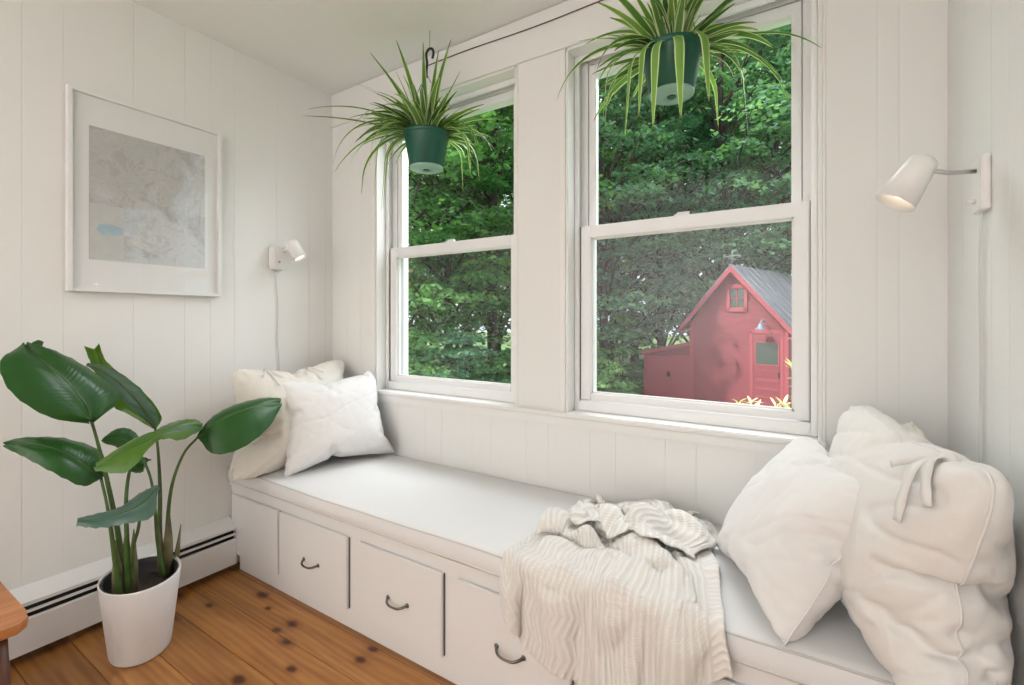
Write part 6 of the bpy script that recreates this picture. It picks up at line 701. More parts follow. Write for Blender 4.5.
7,7,8,9,10,10,10,10,10,10,11,11,10,12,12,10,11,11,-4,-10,-24,-15,-12,-10,-9,-10,-8,-8,-7,-6,-5,-4,-4,-2,-2,-2,-1,-1,0,0,-1,0,-1,-2,-2,-3,-3,-4,-5,-4,-4,-5,-3,-3,-1,0,1,3,4,6,5,7,7,8,9,9,10,10,10,10,10,10,11,11,12,10,11,11,12,0,14,
-51,-19,-10,-10,-9,-9,-8,-8,-7,-5,-6,-4,-3,-2,-2,-2,-1,-1,0,0,-1,0,-1,-2,-2,-3,-3,-4,-5,-4,-4,-4,-4,-2,-2,0,1,3,4,6,6,6,7,8,9,9,9,10,10,10,10,10,9,11,12,12,10,15,3,-2,8,-35,-20,-13,-9,-9,-8,-8,-7,-7,-6,-5,-4,-3,-3,-2,-1,-2,0,0,0,
-1,-1,0,-2,-2,-3,-3,-4,-4,-4,-5,-4,-4,-2,-2,0,1,3,4,6,6,6,7,8,8,10,9,9,10,10,9,9,10,12,12,11,17,0,-1,-1,1,12,-46,-16,-11,-7,-7,-8,-7,-7,-6,-4,-4,-3,-3,-2,-2,-1,0,0,-1,0,-1,-1,-1,-2,-3,-3,-4,-4,-4,-5,-4,-3,-3,-2,0,2,2,4,6,6,6,7,8,8,
9,9,9,10,9,8,10,13,10,37,-5,-2,-4,2,-1,0,8,5,-50,-12,-8,-7,-7,-7,-7,-5,-5,-4,-3,-2,-3,-1,-1,0,-1,0,0,-1,-1,-1,-2,-3,-3,-4,-4,-4,-5,-4,-3,-4,0,0,1,2,5,5,6,7,6,8,8,9,9,8,10,7,10,12,9,41,-9,-1,-4,-1,3,-3,0,8,5,-35,-13,-9,-7,-7,-7,-6,
-5,-5,-4,-3,-3,-2,-1,-1,-1,0,0,0,-1,-1,-1,-2,-3,-3,-4,-4,-4,-6,-3,-4,-4,0,0,2,3,3,6,6,7,7,7,8,8,9,9,10,6,12,9,41,-3,-12,-1,2,-3,2,-2,0,8,2,3,-35,-10,-7,-7,-7,-6,-5,-4,-4,-3,-3,-2,-2,0,-1,0,0,0,-1,-1,-1,-2,-3,-3,-4,-4,-4,-5,-4,-4,
-3,-2,1,2,3,4,5,7,6,7,7,8,8,8,10,9,8,8,38,-7,3,-11,5,-3,-2,2,-2,0,6,0,2,2,-5,-33,-7,-5,-6,-5,-5,-4,-3,-3,-2,-1,-1,0,0,0,0,-1,-1,-1,-2,-3,-3,-3,-4,-5,-5,-4,-4,-3,-1,0,2,3,4,5,7,6,7,7,7,9,8,10,8,5,35,-8,9,-10,-4,5,-4,-1,1,-1,0,5,-1,
1,2,-5,-1,-23,-7,-5,-5,-4,-4,-3,-2,-4,-3,-2,0,1,3,0,-1,-1,-1,-2,-3,-3,-3,-4,-5,-4,-5,-4,-3,-1,0,1,4,4,5,7,6,7,7,7,8,9,8,35,2,-8,7,2,-12,-2,5,-4,-1,0,0,0,4,-1,0,1,-3,2,-6,-13,-5,-4,-5,-5,-3,-3,-3,-2,-1,-1,0,2,3,-1,-2,-1,-2,-3,-3,-3,
-4,-5,-4,-6,-3,-3,-1,0,2,3,4,6,5,7,7,7,7,8,9,26,-4,10,2,3,-5,-12,-1,4,-3,-1,0,0,0,4,-2,-1,-1,1,4,-3,-3,-6,-3,-8,-4,-2,-3,-2,-2,-1,0,-1,2,1,-2,-1,-1,-2,-2,-4,-3,-4,-5,-4,-5,-3,-3,-1,-1,2,3,4,6,6,6,7,7,8,7,18,1,-3,7,2,8,-5,-12,-1,3,
-2,-1,0,0,0,3,-2,-1,0,3,3,-6,1,-1,-2,-2,1,3,5,4,-28,0,0,1,0,1,-2,0,-2,-1,-2,-4,-4,-4,-4,-5,-5,-5,-3,-1,0,3,5,4,5,5,7,7,7,10,6,3,-2,0,2,7,8,-6,-11,0,2,-3,0,0,0,0,3,-3,0,3,3,-5,5,-2,-4,2,0,0,-2,7,-7,11,6,3,1,-2,-4,-5,-4,-7,-5,-3,-5,
-4,-4,-4,-5,-4,-4,-3,-2,1,2,3,4,5,7,6,8,4,5,2,-2,3,-2,2,7,8,-7,-11,0,1,-2,0,0,0,0,2,-2,1,4,0,-5,8,-6,3,-3,-2,0,0,8,-7,3,10,4,1,-8,-4,-5,4,-6,1,-2,-1,-1,1,3,-17,-4,-3,-3,-1,0,1,4,3,5,14,-2,1,3,3,-4,1,5,-3,1,6,8,-8,-9,-1,1,-2,0,0,1,
-1,2,-2,2,3,-3,-2,9,-3,2,-6,0,3,-4,7,-4,-4,7,9,0,-8,-2,-5,-1,6,-6,4,-1,0,1,-4,4,0,11,5,4,0,-3,-4,-6,-4,-5,-1,3,1,-4,3,3,-1,4,-3,5,7,-9,-7,-1,-1,-1,0,1,1,-2,2,-2,4,0,-3,0,10,-1,2,-8,0,4,-6,5,-3,-4,2,9,3,-8,0,-6,2,-2,8,-6,-1,0,2,5,
-8,10,8,-4,8,3,-4,-7,-5,-1,-6,-2,2,0,1,7,1,-2,6,-4,2,7,-9,-6,-2,-1,-1,0,2,1,-4,2,-1,3,-2,-1,0,11,3,0,-9,0,5,-7,3,-3,-3,0,3,7,-7,1,-4,2,-1,8,-2,-5,1,4,2,-8,3,10,-1,8,4,-5,-7,-5,-2,0,-5,5,-3,2,7,2,-2,7,-5,0,5,-9,-5,-2,-1,-1,0,3,1,-6,
2,0,3,-2,1,-3,11,7,-2,-8,-1,6,-9,1,-3,-1,-1,0,7,-6,1,-2,3,0,9,0,-7,1,5,1,-9,-1,9,1,8,5,-5,-6,-3,3,-6,-3,4,-4,2,7,4,-2,8,-5,-2,2,-8,-4,-2,-2,-1,1,3,3,-8,0,0,2,2,-6,7,4,10,-1,-9,0,6,-9,-4,-1,-1,-1,1,0,6,-6,0,2,2,9,2,-7,0,6,0,-10,-3,
5,6,7,6,-5,-6,-1,5,-8,-2,3,-4,2,6,5,-1,8,-4,-3,-2,-6,-4,-2,-2,-2,2,4,3,-13,2,0,2,2,-5,2,13,7,-1,-8,1,5,-8,-5,-3,-2,-1,1,4,0,5,-8,1,2,9,5,-5,0,5,-3,-9,-4,5,7,9,5,-5,-7,1,6,-8,-2,1,-4,5,2,6,-1,10,-4,-4,-6,-5,-4,-1,0,-1,4,2,2,-11,-5,
2,2,2,-5,0,13,8,1,-6,1,3,-7,-5,-3,-3,-2,0,2,4,8,-6,-3,1,8,7,-3,0,4,-5,-9,-4,5,10,8,4,-3,-9,2,8,-10,-1,0,-2,-2,7,4,1,10,-5,-7,-6,-6,-3,0,1,2,3,5,0,-18,-2,0,3,3,-4,-4,15,7,4,-3,0,3,-6,-4,-4,-3,-1,-5,2,6,4,6,0,-8,4,9,-3,1,4,-8,-5,-7,
8,8,7,4,-3,-8,4,8,-11,-1,-6,-2,1,5,7,2,11,-9,-10,-8,-4,1,5,1,4,2,1,2,-25,1,6,-3,4,-6,-4,13,-3,9,7,0,2,-2,-4,-5,-4,-7,0,0,3,3,5,6,4,-8,9,-3,-1,3,-2,-11,-1,1,6,9,5,-1,-5,6,5,-12,-5,-5,-2,3,6,7,13,-5,-11,-11,-5,7,-2,5,2,-3,-1,2,5,-26,
9,0,7,-8,2,-11,11,1,-5,7,-2,4,-3,-3,-4,-4,-1,2,3,1,0,3,6,8,6,-10,9,-2,2,-9,4,-1,-1,0,4,5,0,4,6,-1,-12,-6,-4,0,5,10,14,-3,-12,-12,-9,11,4,0,-3,-6,-2,0,9,0,-5,-3,7,3,-2,-6,-11,-5,10,-1,-10,-1,2,-1,-1,0,5,7,7,2,-1,-5,-6,-1,7,10,5,-11,
-1,2,8,1,-1,-2,0,1,3,4,4,7,-7,-6,-4,-2,6,9,13,-5,-13,-13,-9,4,10,-2,-3,-5,-6,-1,4,11,-6,7,10,3,-5,-5,-5,1,-11,-10,-4,-1,6,-4,0,4,8,9,9,7,2,-2,-5,-9,-10,-7,10,7,5,-10,4,4,0,-3,-3,2,5,7,0,2,5,5,0,-2,2,7,4,-8,-12,-12,-10,4,9,4,-12,-3,
-6,-6,7,0,10,-6,16,16,8,3,-5,-8,-11,-9,1,-7,-8,-4,0,6,9,9,9,9,7,1,-2,-6,-9,-11,-12,-11,2,6,6,1,0,-2,-5,5,7,9,10,-2,-1,0,1,3,8,4,0,-9,-9,-11,-12,6,5,2,-2,-12,-6,-7,2,6,5,9,-6,14,20,12,7,1,-4,-8,-10,-12,-14,-5,0,3,6,9,10,8,7,4,0,-2,
-6,-8,-10,-11,-11,-9,-9,4,2,2,2,8,10,13,10,8,3,1,0,0,-1,-1,-7,-12,-12,-3,-3,-2,-5,4,1,-4,-11,-6,1,4,1,8,4,2,6,23,16,11,4,-1,-6,-10,-12,-15,-2,-1,2,4,6,5,5,4,3,-1,-6,-8,-10,-11,-12,-10,-7,-1,5,-2,8,10,13,13,11,8,5,2,0,-3,-5,-6,-9,
-12,-10,-6,-4,-2,1,3,-1,-4,-6,-7,1,3,1,0,3,1,6,4,22,19,13,7,2,-3,-7,-12,-13,-14,-3,-2,1,1,2,2,2,2,2,-8,-9,-10,-9,-5,-1,0,0,10,0,10,9,12,9,8,6,3,0,-2,-6,-8,-9,-10,-9,-8,-4,-2,-2,-1,-1,-2,-1,-3,4,4,-2,-1,0,0,1,3,2,19,18,14,9,4,0,-4,
-6,-15,-13,-10,-9,-6,-3,-1,0,0,-1,0,-2,-3,-1,0,0,0,0,6,4,11,-14,-1,16,8,8,7,3,1,-3,-5,-7,-9,-8,-7,-7,-4,0,2,6,-3,-5,3,3,3,-8,0,0,1,0,1,1,4,8,15,12,9,4,2,-3,-3,-5,-6,-12,-11,-9,8,-6,-8,2,3,3,3,-4,-4,0,-2,1,1,8,-2,12,-8,-12,-3,3,8,7,
6,2,-1,-3,-4,-5,-10,-4,0,10,3,-3,-7,-3,2,8,-3,-2,8,-5,-6,1,1,1,-1,9,-13,14,10,6,2,-2,-6,-4,-4,8,-8,-8,6,-2,-2,0,0,0,1,2,0,-1,-2,1,3,4,6,0,3,4,-11,-10,-3,-6,1,6,5,0,-1,-6,-5,1,7,-1,-6,4,7,-9,9,2,-6,-1,12,8,-6,-6,-9,3,-2,-4,4,-6,0,8,
4,1,-4,-5,-4,6,7,9,4,0,-3,-1,-4,-6,3,1,0,0,-4,-5,8,4,5,1,2,3,-2,-13,-9,-3,-3,0,2,2,0,-2,-1,0,2,1,2,-7,8,5,5,-6,-3,2,9,13,5,-6,-10,-12,-5,4,-6,4,-2,-3,1,4,1,-1,-1,-7,8,10,11,-3,2,-5,-4,-7,-1,5,9,6,1,-3,-7,-9,-6,-1,2,11,-6,-1,-10,-2,
0,3,5,5,2,-2,-5,-4,-3,3,-2,-2,9,9,1,-1,-4,1,9,14,8,-1,-7,-12,-14,0,0,-11,5,-3,-3,10,2,0,-3,-3,-4,5,8,9,2,-8,-8,-3,5,14,14,10,6,2,-1,-5,-8,-10,-12,-11,-8,-2,0,2,5,7,8,6,4,1,-2,-6,-9,-8,-5,-2,-1,10,9,1,-2,0,9,12,8,2,-5,-10,-11,-16,3,
-11,11,-9,-2,10,10,4,0,-1,-4,-4,-5,-1,1,-3,-2,5,11,15,12,12,9,5,2,-2,-6,-10,-13,-12,0,-3,-2,0,1,2,10,9,6,4,1,-3,-6,-8,-9,-9,-7,-2,0,5,2,1,12,5,4,1,-2,-8,-10,-13,-5,-9,8,-1,-6,10,10,11,7,2,-1,-3,-4,-4,-3,-3,-4,5,6,4,14,12,11,8,5,2,
-3,-7,-9,-12,-13,-6,-4,0,6,8,8,6,12,8,6,1,-1,-6,-8,-10,-10,-10,-6,-4,-2,-1,6,-7,5,2,0,-1,-6,-12,-13,-3,6,-3,-1,1,13,14,11,8,4,-1,-3,-7,-8,-5,-5,3,-2,7,8,10,9,9,7,6,1,-3,-6,-9,-9,-10,-13,-4,3,9,11,12,12,11,9,6,3,-2,-5,-8,-10,-12,
-11,-11,-7,-10,4,-6,3,-10,-1,1,0,-4,-10,-5,5,-2,2,-5,5,14,15,12,8,4,0,-4,-6,-8,-7,-6,-5,-1,1,4,6,7,7,7,7,4,-3,-7,-8,-11,-7,-3,-8,5,7,11,14,13,14,10,8,3,0,-5,-8,-11,-12,-12,-11,-15,1,-8,-5,8,-4,-7,-8,2,-2,-3,0,2,1,1,-1,-1,13,15,12,
8,4,0,-4,-6,-10,-11,-10,-2,-1,-4,-1,3,5,5,6,6,6,-2,-8,-8,-8,-4,-2,3,2,1,6,12,14,13,12,9,5,0,-4,-7,-10,-12,-12,-15,-10,0,3,10,-8,-7,-7,-3,1,2,0,-1,0,-1,-1,0,0,11,14,10,8,3,-1,-5,-11,-13,-11,-3,-1,-2,2,8,-9,0,1,4,3,6,-3,-5,-3,-1,3,2,
0,1,-4,-2,3,11,12,10,9,6,1,-4,-7,-10,-12,-10,6,14,-1,-2,-5,5,-9,-17,3,4,-1,-4,-2,-1,-1,0,-1,0,5,11,8,6,2,-1,-9,-10,-11,8,10,1,-2,-2,-10,-2,3,-3,-3,0,0,0,0,1,-1,0,3,-4,7,-6,-1,8,-7,6,7,7,4,2,-3,-6,-8,-3,10,12,-7,-4,2,7,3,-11,-18,17,
-4,-5,-4,-2,1,1,3,-2,-5,11,-11,6,6,1,1,-5,-10,5,6,-8,-3,0,5,3,4,-5,-6,0,5,3,1,-1,-3,-2,-2,-2,1,2,-3,6,2,-1,-7,7,0,4,-1,-3,-4,0,11,10,0,-5,0,5,9,-16,-5,6,2,-5,-5,-3,0,5,-1,-1,-9,1,7,-6,-2,3,3,-1,-2,-4,11,5,-4,-6,-5,9,2,-8,-3,3,10,0,
-6,-6,1,5,6,-2,-3,-3,-1,1,-5,2,-1,-1,3,2,0,-1,-2,-1,0,7,12,4,8,3,2,-14,-13,-3,14,2,-6,-4,3,0,-3,-6,-7,1,2,2,-3,1,0,5,-5,-1,-2,0,5,1,3,-2,-2,-4,3,10,4,-6,-10,-1,3,3,2,3,7,2,-2,-2,0,-4,-3,-5,3,4,4,1,-2,-5,-5,-4,-1,0,7,6,6,7,-15,-7,3,
15,3,-1,-2,-3,-4,-8,-7,3,0,-3,0,1,0,11,5,-1,5,-2,-5,-5,-5,-2,4,5,8,4,-6,-9,-9,4,5,4,1,1,0,1,4,8,-6,-4,0,1,3,5,5,4,3,0,-1,-4,-5,-7,-7,-10,2,8,-5,-5,0,9,8,-3,2,-2,-4,-6,-7,-2,2,0,-1,5,5,2,-2,-3,6,4,4,2,1,1,0,0,-4,-6,-7,-4,-5,5,7,5,4,
2,1,0,0,2,0,9,-1,0,0,2,4,7,5,4,2,-2,-4,-7,-9,-10,-9,-5,-4,0,-1,4,2,2,0,-1,-2,-4,-5,1,-1,-1,0,4,-4,-1,1,-2,2,4,4,1,-1,-1,1,0,0,-3,-3,-3,1,7,6,6,6,3,2,0,-1,-5,-7,3,4,4,4,4,5,4,4,5,7,3,-1,-5,-9,-9,-8,-7,-7,-4,-2,-3,-3,-3,0,1,0,-2,-3,
-1,0,3,-2,3,15,-6,-11,2,10,9,5,3,0,-3,-4,-4,-2,1,2,-1,-3,0,-11,0,5,10,8,7,0,-7,-9,-4,-3,0,1,6,8,11,8,6,4,4,2,-1,-2,-6,-8,-10,-9,-9,-7,-7,-3,-1,1,0,0,0,0,1,6,-4,-2,1,9,-11,1,5,15,12,8,4,0,-4,-7,-9,-8,-4,-2,4,4,-2,-4,-11,0,1,6,10,9,
6,-4,-11,-6,-1,-1,-2,-3,-1,7,2,11,9,6,5,1,-1,-4,-8,-9,-10,-9,-5,3,3,4,1,0,0,-2,-1,3,-2,2,-3,-2,-7,1,9,14,12,9,6,1,-5,-11,-9,-10,-7,-2,-3,-3,-1,0,0,0,7,-7,4,7,8,8,2,-10,0,8,3,-1,-2,-6,-11,-10,-1,9,9,7,4,-1,-2,-6,-5,-13,0,7,6,5,2,2,
0,-1,-2,-3,0,1,0,-3,-7,-8,8,9,11,10,7,4,-3,-10,-11,-10,-7,-3,4,-2,-4,-3,0,0,6,-5,-1,5,9,-4,0,4,5,5,6,-7,-2,2,6,-8,-12,-10,4,6,5,2,0,-4,-4,-9,2,8,-1,3,-2,-3,8,5,5,3,-2,-3,-5,-8,-3,-3,-3,5,10,9,8,6,2,-8,-9,-9,-8,-3,-1,5,3,-2,-4,-5,2,
3,4,5,3,-9,-8,3,6,6,6,6,-1,-2,2,2,-6,-13,-9,4,8,3,-3,-1,-1,-9,6,0,-4,-2,2,-2,-1,4,5,4,4,-2,-3,-4,-3,-1,-1,-2,1,7,7,6,5,3,-7,-8,-8,-5,4,-5,7,2,0,-7,2,4,2,-4,3,1,-9,6,-6,0,1,4,5,9,4,-1,-8,-10,-5,6,11,3,0,-2,-4,1,-12,5,-6,-2,-1,2,8,
-9,7,3,-7,-3,-1,0,0,0,0,0,0,0,0,6,5,4,3,-1,-7,-8,-2,6,-6,7,2,-1,0,1,1,-4,-5,0,8,2,6,3,-2,-6,-7,-4,-1,0,1,2,8,13,7,3,2,0,-3,-5,-7,-10,-10,0,0,0,3,0,4,-7,8,-1,-5,2,0,0,0,-1,-2,-1,4,-2,-3,1,3,3,1,0,-7,-1,4,1,-5,1,1,2,2,0,-5,2,12,15,5,
0,0,0,0,-1,-3,-4,-1,3,5,4,2,1,1,0,-1,-2,-4,-6,-13,-15,0,0,0,0,0,0,-1,2,6,-2,-4,-1,1,2,-1,-3,0,10,-2,-1,-1,0,-1,0,1,0,-6,0,2,3,-2,-3,0,1,0,2,13,14,-4,-4,-2,-1,1,2,1,1,1,0,-1,-2,5,1,0,1,1,0,-1,-1,-4,-8,-15,0,0,0,3,-1,-1,-1,-1,1,2,-2,
-1,2,0,-2,1,0,-1,2,-1,1,0,-2,0,1,1,2,-1,-1,-1,0,1,0,1,2,4,16,-7,-6,-6,-4,-1,-1,1,0,0,0,0,0,1,-1,0,0,0,0,0,0,0,0,0,0,0,0,0,0,7,-8,4,-3,-1,0,0,0,0,0,0,0,0,])
DATA['b2'] = ((48, 44), [
-659,-11,-7,-8,-11,0,9,17,19,10,17,15,11,0,-2,-12,-10,14,14,16,4,11,10,7,12,13,17,15,4,14,10,5,-4,5,9,16,15,13,11,10,8,11,13,13,12,11,12,11,1,-378,-12,-5,-11,-9,10,15,18,18,8,15,11,3,1,-12,-11,14,14,9,1,12,10,12,15,8,13,17,14,11,5,
8,-1,-4,7,16,15,13,11,11,8,12,12,13,13,11,8,11,9,11,-386,-10,-10,-7,4,13,11,17,13,14,9,9,4,-12,-13,14,11,2,3,13,11,7,14,15,9,13,15,13,9,9,1,-4,0,15,15,12,11,10,10,11,12,14,12,12,10,7,9,10,14,-390,-11,-7,-2,13,14,7,17,15,7,6,5,3,
-15,12,10,-4,0,8,11,9,12,14,14,9,14,15,11,6,6,-3,-1,9,15,13,10,8,11,12,12,13,14,12,9,6,9,12,12,14,-394,-8,-5,7,15,14,10,8,7,4,5,2,7,-6,14,5,-10,2,9,9,13,15,11,13,12,16,9,6,8,-1,-3,8,16,13,9,9,12,11,11,13,15,13,9,6,9,10,14,15,14,
-396,-9,-1,11,16,12,2,2,8,2,3,3,6,9,0,9,-8,4,7,11,14,16,13,16,10,13,-2,10,2,-4,10,15,13,10,9,11,13,9,12,14,15,12,6,10,8,13,15,16,15,-403,-8,5,15,14,-12,4,7,8,0,6,10,16,-10,14,3,-6,0,8,14,15,16,14,14,14,-3,6,2,1,10,10,14,12,11,11,
11,13,15,7,13,15,8,12,7,12,15,16,15,15,-414,4,12,0,5,-10,2,9,3,14,3,11,15,-6,12,2,-2,-6,12,15,16,15,14,13,0,6,12,0,11,7,7,12,11,11,13,15,15,9,10,14,8,12,10,11,15,16,15,15,13,-419,13,-9,-4,9,-5,7,1,13,9,4,14,12,0,5,2,-4,1,15,15,16,
13,12,5,8,11,5,12,10,8,2,10,12,12,14,16,12,10,10,11,11,12,11,15,16,15,15,12,12,-418,-10,-9,13,-5,3,10,-3,15,8,8,14,6,6,5,-5,2,14,10,15,13,12,9,8,9,11,13,10,9,1,6,11,12,14,15,13,11,11,11,11,11,12,15,15,16,15,11,11,11,-439,3,-8,4,-2,
8,12,-4,16,8,15,6,8,7,-1,-7,15,9,15,14,12,11,7,10,15,12,11,10,1,4,10,12,13,14,13,12,12,11,11,11,12,14,15,16,15,13,7,13,10,-456,3,-5,2,6,11,15,-5,16,11,14,6,8,0,-8,12,10,15,13,12,12,6,10,15,12,11,12,8,0,8,11,13,13,12,12,12,12,12,11,
11,13,15,16,15,12,10,12,13,3,-463,-1,8,7,7,13,11,-5,11,15,10,10,0,-10,12,10,15,12,12,13,4,9,15,8,10,15,11,3,8,9,13,12,12,11,12,12,12,11,10,13,15,15,15,13,10,11,14,8,9,-473,10,2,12,11,13,5,-3,11,16,9,0,-8,10,10,15,15,8,12,6,4,14,7,
7,13,16,12,4,11,10,12,10,11,12,12,11,12,10,11,14,15,16,13,13,12,10,8,8,7,-461,3,7,12,14,15,-1,-3,16,13,0,-8,8,11,15,15,4,12,2,5,13,11,3,10,17,12,13,6,10,12,11,13,11,10,10,10,9,11,14,15,16,14,13,12,9,8,6,7,9,-450,5,11,14,13,0,8,2,
10,8,-7,8,5,16,14,1,11,2,12,2,15,5,2,15,17,12,9,9,11,11,12,12,10,10,10,7,9,13,15,16,16,12,12,10,8,5,4,6,13,-435,9,13,14,1,6,14,-1,9,-5,4,10,5,12,12,-2,3,10,7,9,5,6,6,18,16,11,8,10,10,11,12,11,10,10,9,4,12,15,16,16,14,13,10,7,6,3,3,
10,13,-417,11,14,11,-2,8,9,5,1,-6,10,11,5,11,-3,7,5,8,0,6,7,6,15,16,14,8,9,10,11,13,8,10,9,9,9,9,11,16,17,15,14,11,8,5,4,2,6,12,14,-399,10,16,4,8,5,4,-7,7,-8,16,12,-1,10,-9,9,8,-6,12,-2,13,8,17,15,11,8,10,11,11,7,9,11,10,10,5,10,
15,17,17,15,13,9,6,4,2,4,10,14,14,-383,5,13,-10,9,5,4,3,4,-5,13,15,-10,10,12,-6,-3,3,2,3,12,16,16,13,9,9,10,12,7,9,11,11,10,9,10,10,14,16,16,15,12,7,3,5,3,7,14,14,14,-368,2,-11,-7,5,10,7,10,1,-8,24,8,-14,14,-5,-5,16,-14,8,11,9,18,
14,10,9,11,11,8,8,12,11,11,10,10,11,12,17,12,15,15,11,4,2,5,7,12,14,14,14,-370,4,-5,-11,2,11,-5,14,10,-16,11,21,10,-12,2,6,-9,17,-16,15,16,10,14,9,10,11,9,8,12,13,12,8,9,13,14,13,17,12,14,13,11,-1,3,6,11,15,14,15,13,-376,-6,-9,-2,
6,-1,11,7,14,-14,24,-1,14,-13,9,0,4,-5,14,-1,13,15,7,11,10,9,10,15,16,15,12,7,2,14,16,13,18,12,12,13,6,4,-2,10,14,16,16,14,9,-384,-14,9,10,-4,-14,5,13,16,1,17,4,10,-7,-2,9,-6,-2,6,12,9,11,8,9,11,12,17,18,17,13,11,3,1,13,18,13,18,
13,10,11,3,0,9,10,14,18,15,10,10,-399,14,2,2,-12,-12,9,15,6,16,14,-10,14,-4,12,-11,7,-2,-1,12,12,12,11,8,13,17,18,18,16,13,10,2,0,13,17,15,16,6,13,5,3,14,9,12,10,18,9,9,11,-389,4,6,-5,-7,-10,0,15,2,20,7,-9,9,19,-11,6,5,-13,7,23,8,
12,12,12,16,13,19,18,15,12,11,1,0,13,17,10,15,7,7,5,14,10,11,13,14,9,8,7,11,-377,-1,-6,-2,-5,-3,0,6,10,12,-10,19,16,-11,15,-10,0,14,-1,16,11,14,12,15,18,12,19,17,14,12,11,0,-1,14,17,4,14,5,13,7,8,10,11,13,9,9,10,5,12,-380,-1,-7,18,
-8,-13,-4,8,-3,21,12,12,6,8,-10,-6,6,12,7,11,14,14,14,12,18,18,18,16,12,10,12,0,-1,14,17,-1,14,7,13,6,11,1,12,11,7,10,6,8,11,-374,-7,-4,20,-18,6,-6,30,-25,10,24,7,-4,6,-10,10,20,-14,20,11,12,15,11,17,19,19,16,14,12,11,11,0,0,16,15,
0,6,13,5,8,13,7,-2,11,10,11,6,8,1,-367,4,2,4,-22,13,-11,24,-8,6,15,12,-6,6,-12,9,16,15,12,7,9,11,16,18,20,19,16,13,10,12,9,9,0,11,10,15,9,1,-3,5,6,17,-6,12,12,8,6,1,-1,-360,7,-2,-5,5,15,-13,-3,16,4,8,7,-23,13,14,13,18,2,8,10,11,12,
16,20,19,17,14,12,12,12,11,11,8,3,18,9,-7,-4,3,11,-1,14,8,3,9,7,4,0,-3,-348,10,-6,13,7,-21,13,-9,17,20,5,-15,-15,2,21,13,27,-1,10,8,12,15,15,16,18,16,14,9,11,16,13,11,8,17,13,-17,6,12,10,-4,10,-6,4,3,10,2,3,0,-5,-336,7,10,-5,4,-17,
2,17,1,15,0,-4,-4,12,2,10,24,13,11,10,11,13,14,15,15,13,14,9,11,17,13,10,11,3,20,-12,8,16,13,10,-17,6,-9,8,5,0,4,4,6,-344,9,13,-3,19,-15,-19,11,16,13,-8,-6,9,0,18,15,9,6,9,9,11,12,14,15,15,15,13,10,11,15,13,13,8,4,7,23,-1,3,2,20,6,
-16,1,-2,7,6,1,-1,2,-333,8,3,6,8,6,-3,-2,-7,11,8,-7,15,-15,13,16,14,11,4,10,11,12,13,15,15,15,13,10,12,12,19,13,3,14,14,8,2,-3,24,3,8,-3,-19,11,11,-13,12,-8,13,-340,6,6,11,8,-9,-3,8,-4,9,7,-10,19,-11,3,12,12,13,10,7,10,13,14,16,16,
14,13,11,11,12,21,10,15,9,2,7,9,9,12,4,8,1,-14,19,-17,5,7,5,13,-354,6,8,5,6,-18,1,20,-11,12,10,-3,13,-1,-7,9,12,13,9,7,11,13,16,16,16,14,13,11,11,13,14,21,12,3,14,8,5,12,5,-2,15,9,-11,4,-2,-4,18,-1,11,-360,4,11,4,-1,11,-12,2,0,4,
14,1,17,1,-16,14,13,7,8,9,12,13,16,18,15,14,12,13,14,9,15,17,11,14,12,11,7,7,5,-5,20,10,-29,15,5,2,-3,9,14,-370,6,9,5,10,-10,1,7,-4,5,14,1,16,10,-16,10,12,6,14,0,10,17,17,17,15,13,13,13,13,14,16,15,14,14,13,10,10,-8,13,7,12,-7,-7,
13,9,-12,1,13,15,-387,12,7,6,7,8,-13,12,0,-13,16,7,13,14,-10,15,2,13,6,5,15,12,16,17,15,13,13,13,15,15,18,19,16,6,12,4,15,-6,9,16,-2,-11,13,11,5,-24,15,15,9,-392,13,12,2,7,-6,5,-5,17,-22,15,11,19,15,-11,15,8,4,15,9,0,16,20,17,13,
12,14,11,17,20,20,18,12,8,12,-1,0,3,17,10,5,-6,-9,2,1,9,10,11,10,-394,14,15,-10,6,14,9,-18,25,-19,6,9,22,11,-9,15,12,11,8,6,12,11,19,12,11,13,14,15,19,20,19,10,11,11,11,-3,-2,4,12,13,9,-26,12,-3,1,11,10,11,10,-390,15,-4,10,10,10,0,
-15,12,-14,14,12,2,24,16,14,-2,0,20,14,-4,19,18,12,11,12,16,17,20,19,13,14,9,7,5,9,-6,-11,20,13,12,-18,-2,3,-1,11,11,9,8,-380,13,7,-10,14,16,-2,-20,-3,-6,13,24,13,10,24,5,4,9,18,20,-14,18,15,12,10,14,18,20,18,18,15,9,8,9,2,11,-19,
15,8,11,-15,-2,2,-2,9,8,8,7,11,-363,3,8,-6,14,1,11,-13,-9,-7,9,17,24,18,19,13,-5,12,12,22,-9,16,10,12,10,15,17,18,19,15,11,10,8,7,3,15,-6,8,10,-9,-8,19,-7,3,-10,6,9,10,10,1513,-4,-5,-6,6,-10,-12,-1,-4,1,3,7,10,8,10,1,3,-2,-5,-3,
-12,3,-8,-8,-5,-1,7,6,4,-2,-4,-9,-10,-12,-7,3,4,4,4,5,3,8,8,8,5,2,0,0,3,10,-4,-5,-7,-5,-10,-8,1,4,3,5,7,10,11,0,3,1,-6,-11,-5,4,-7,-5,-1,-4,1,8,8,2,-9,-6,-8,-13,-10,3,3,3,4,5,4,9,9,8,7,2,-2,-2,-7,0,18,-5,-8,-8,-9,-6,0,1,4,4,6,7,11,
0,2,7,-8,-14,1,-2,-4,0,-2,1,-3,3,7,9,-7,-4,-6,-12,-14,1,2,3,2,4,5,8,10,10,7,4,0,-9,-6,-4,3,18,-8,-8,-7,-7,-4,2,0,2,6,6,7,12,-2,3,-4,-12,0,1,-5,-9,3,5,1,-1,5,7,1,-8,0,-12,-13,-2,2,0,1,0,6,8,10,9,9,5,-2,-10,-4,-4,-1,4,16,-7,-7,-6,-6,
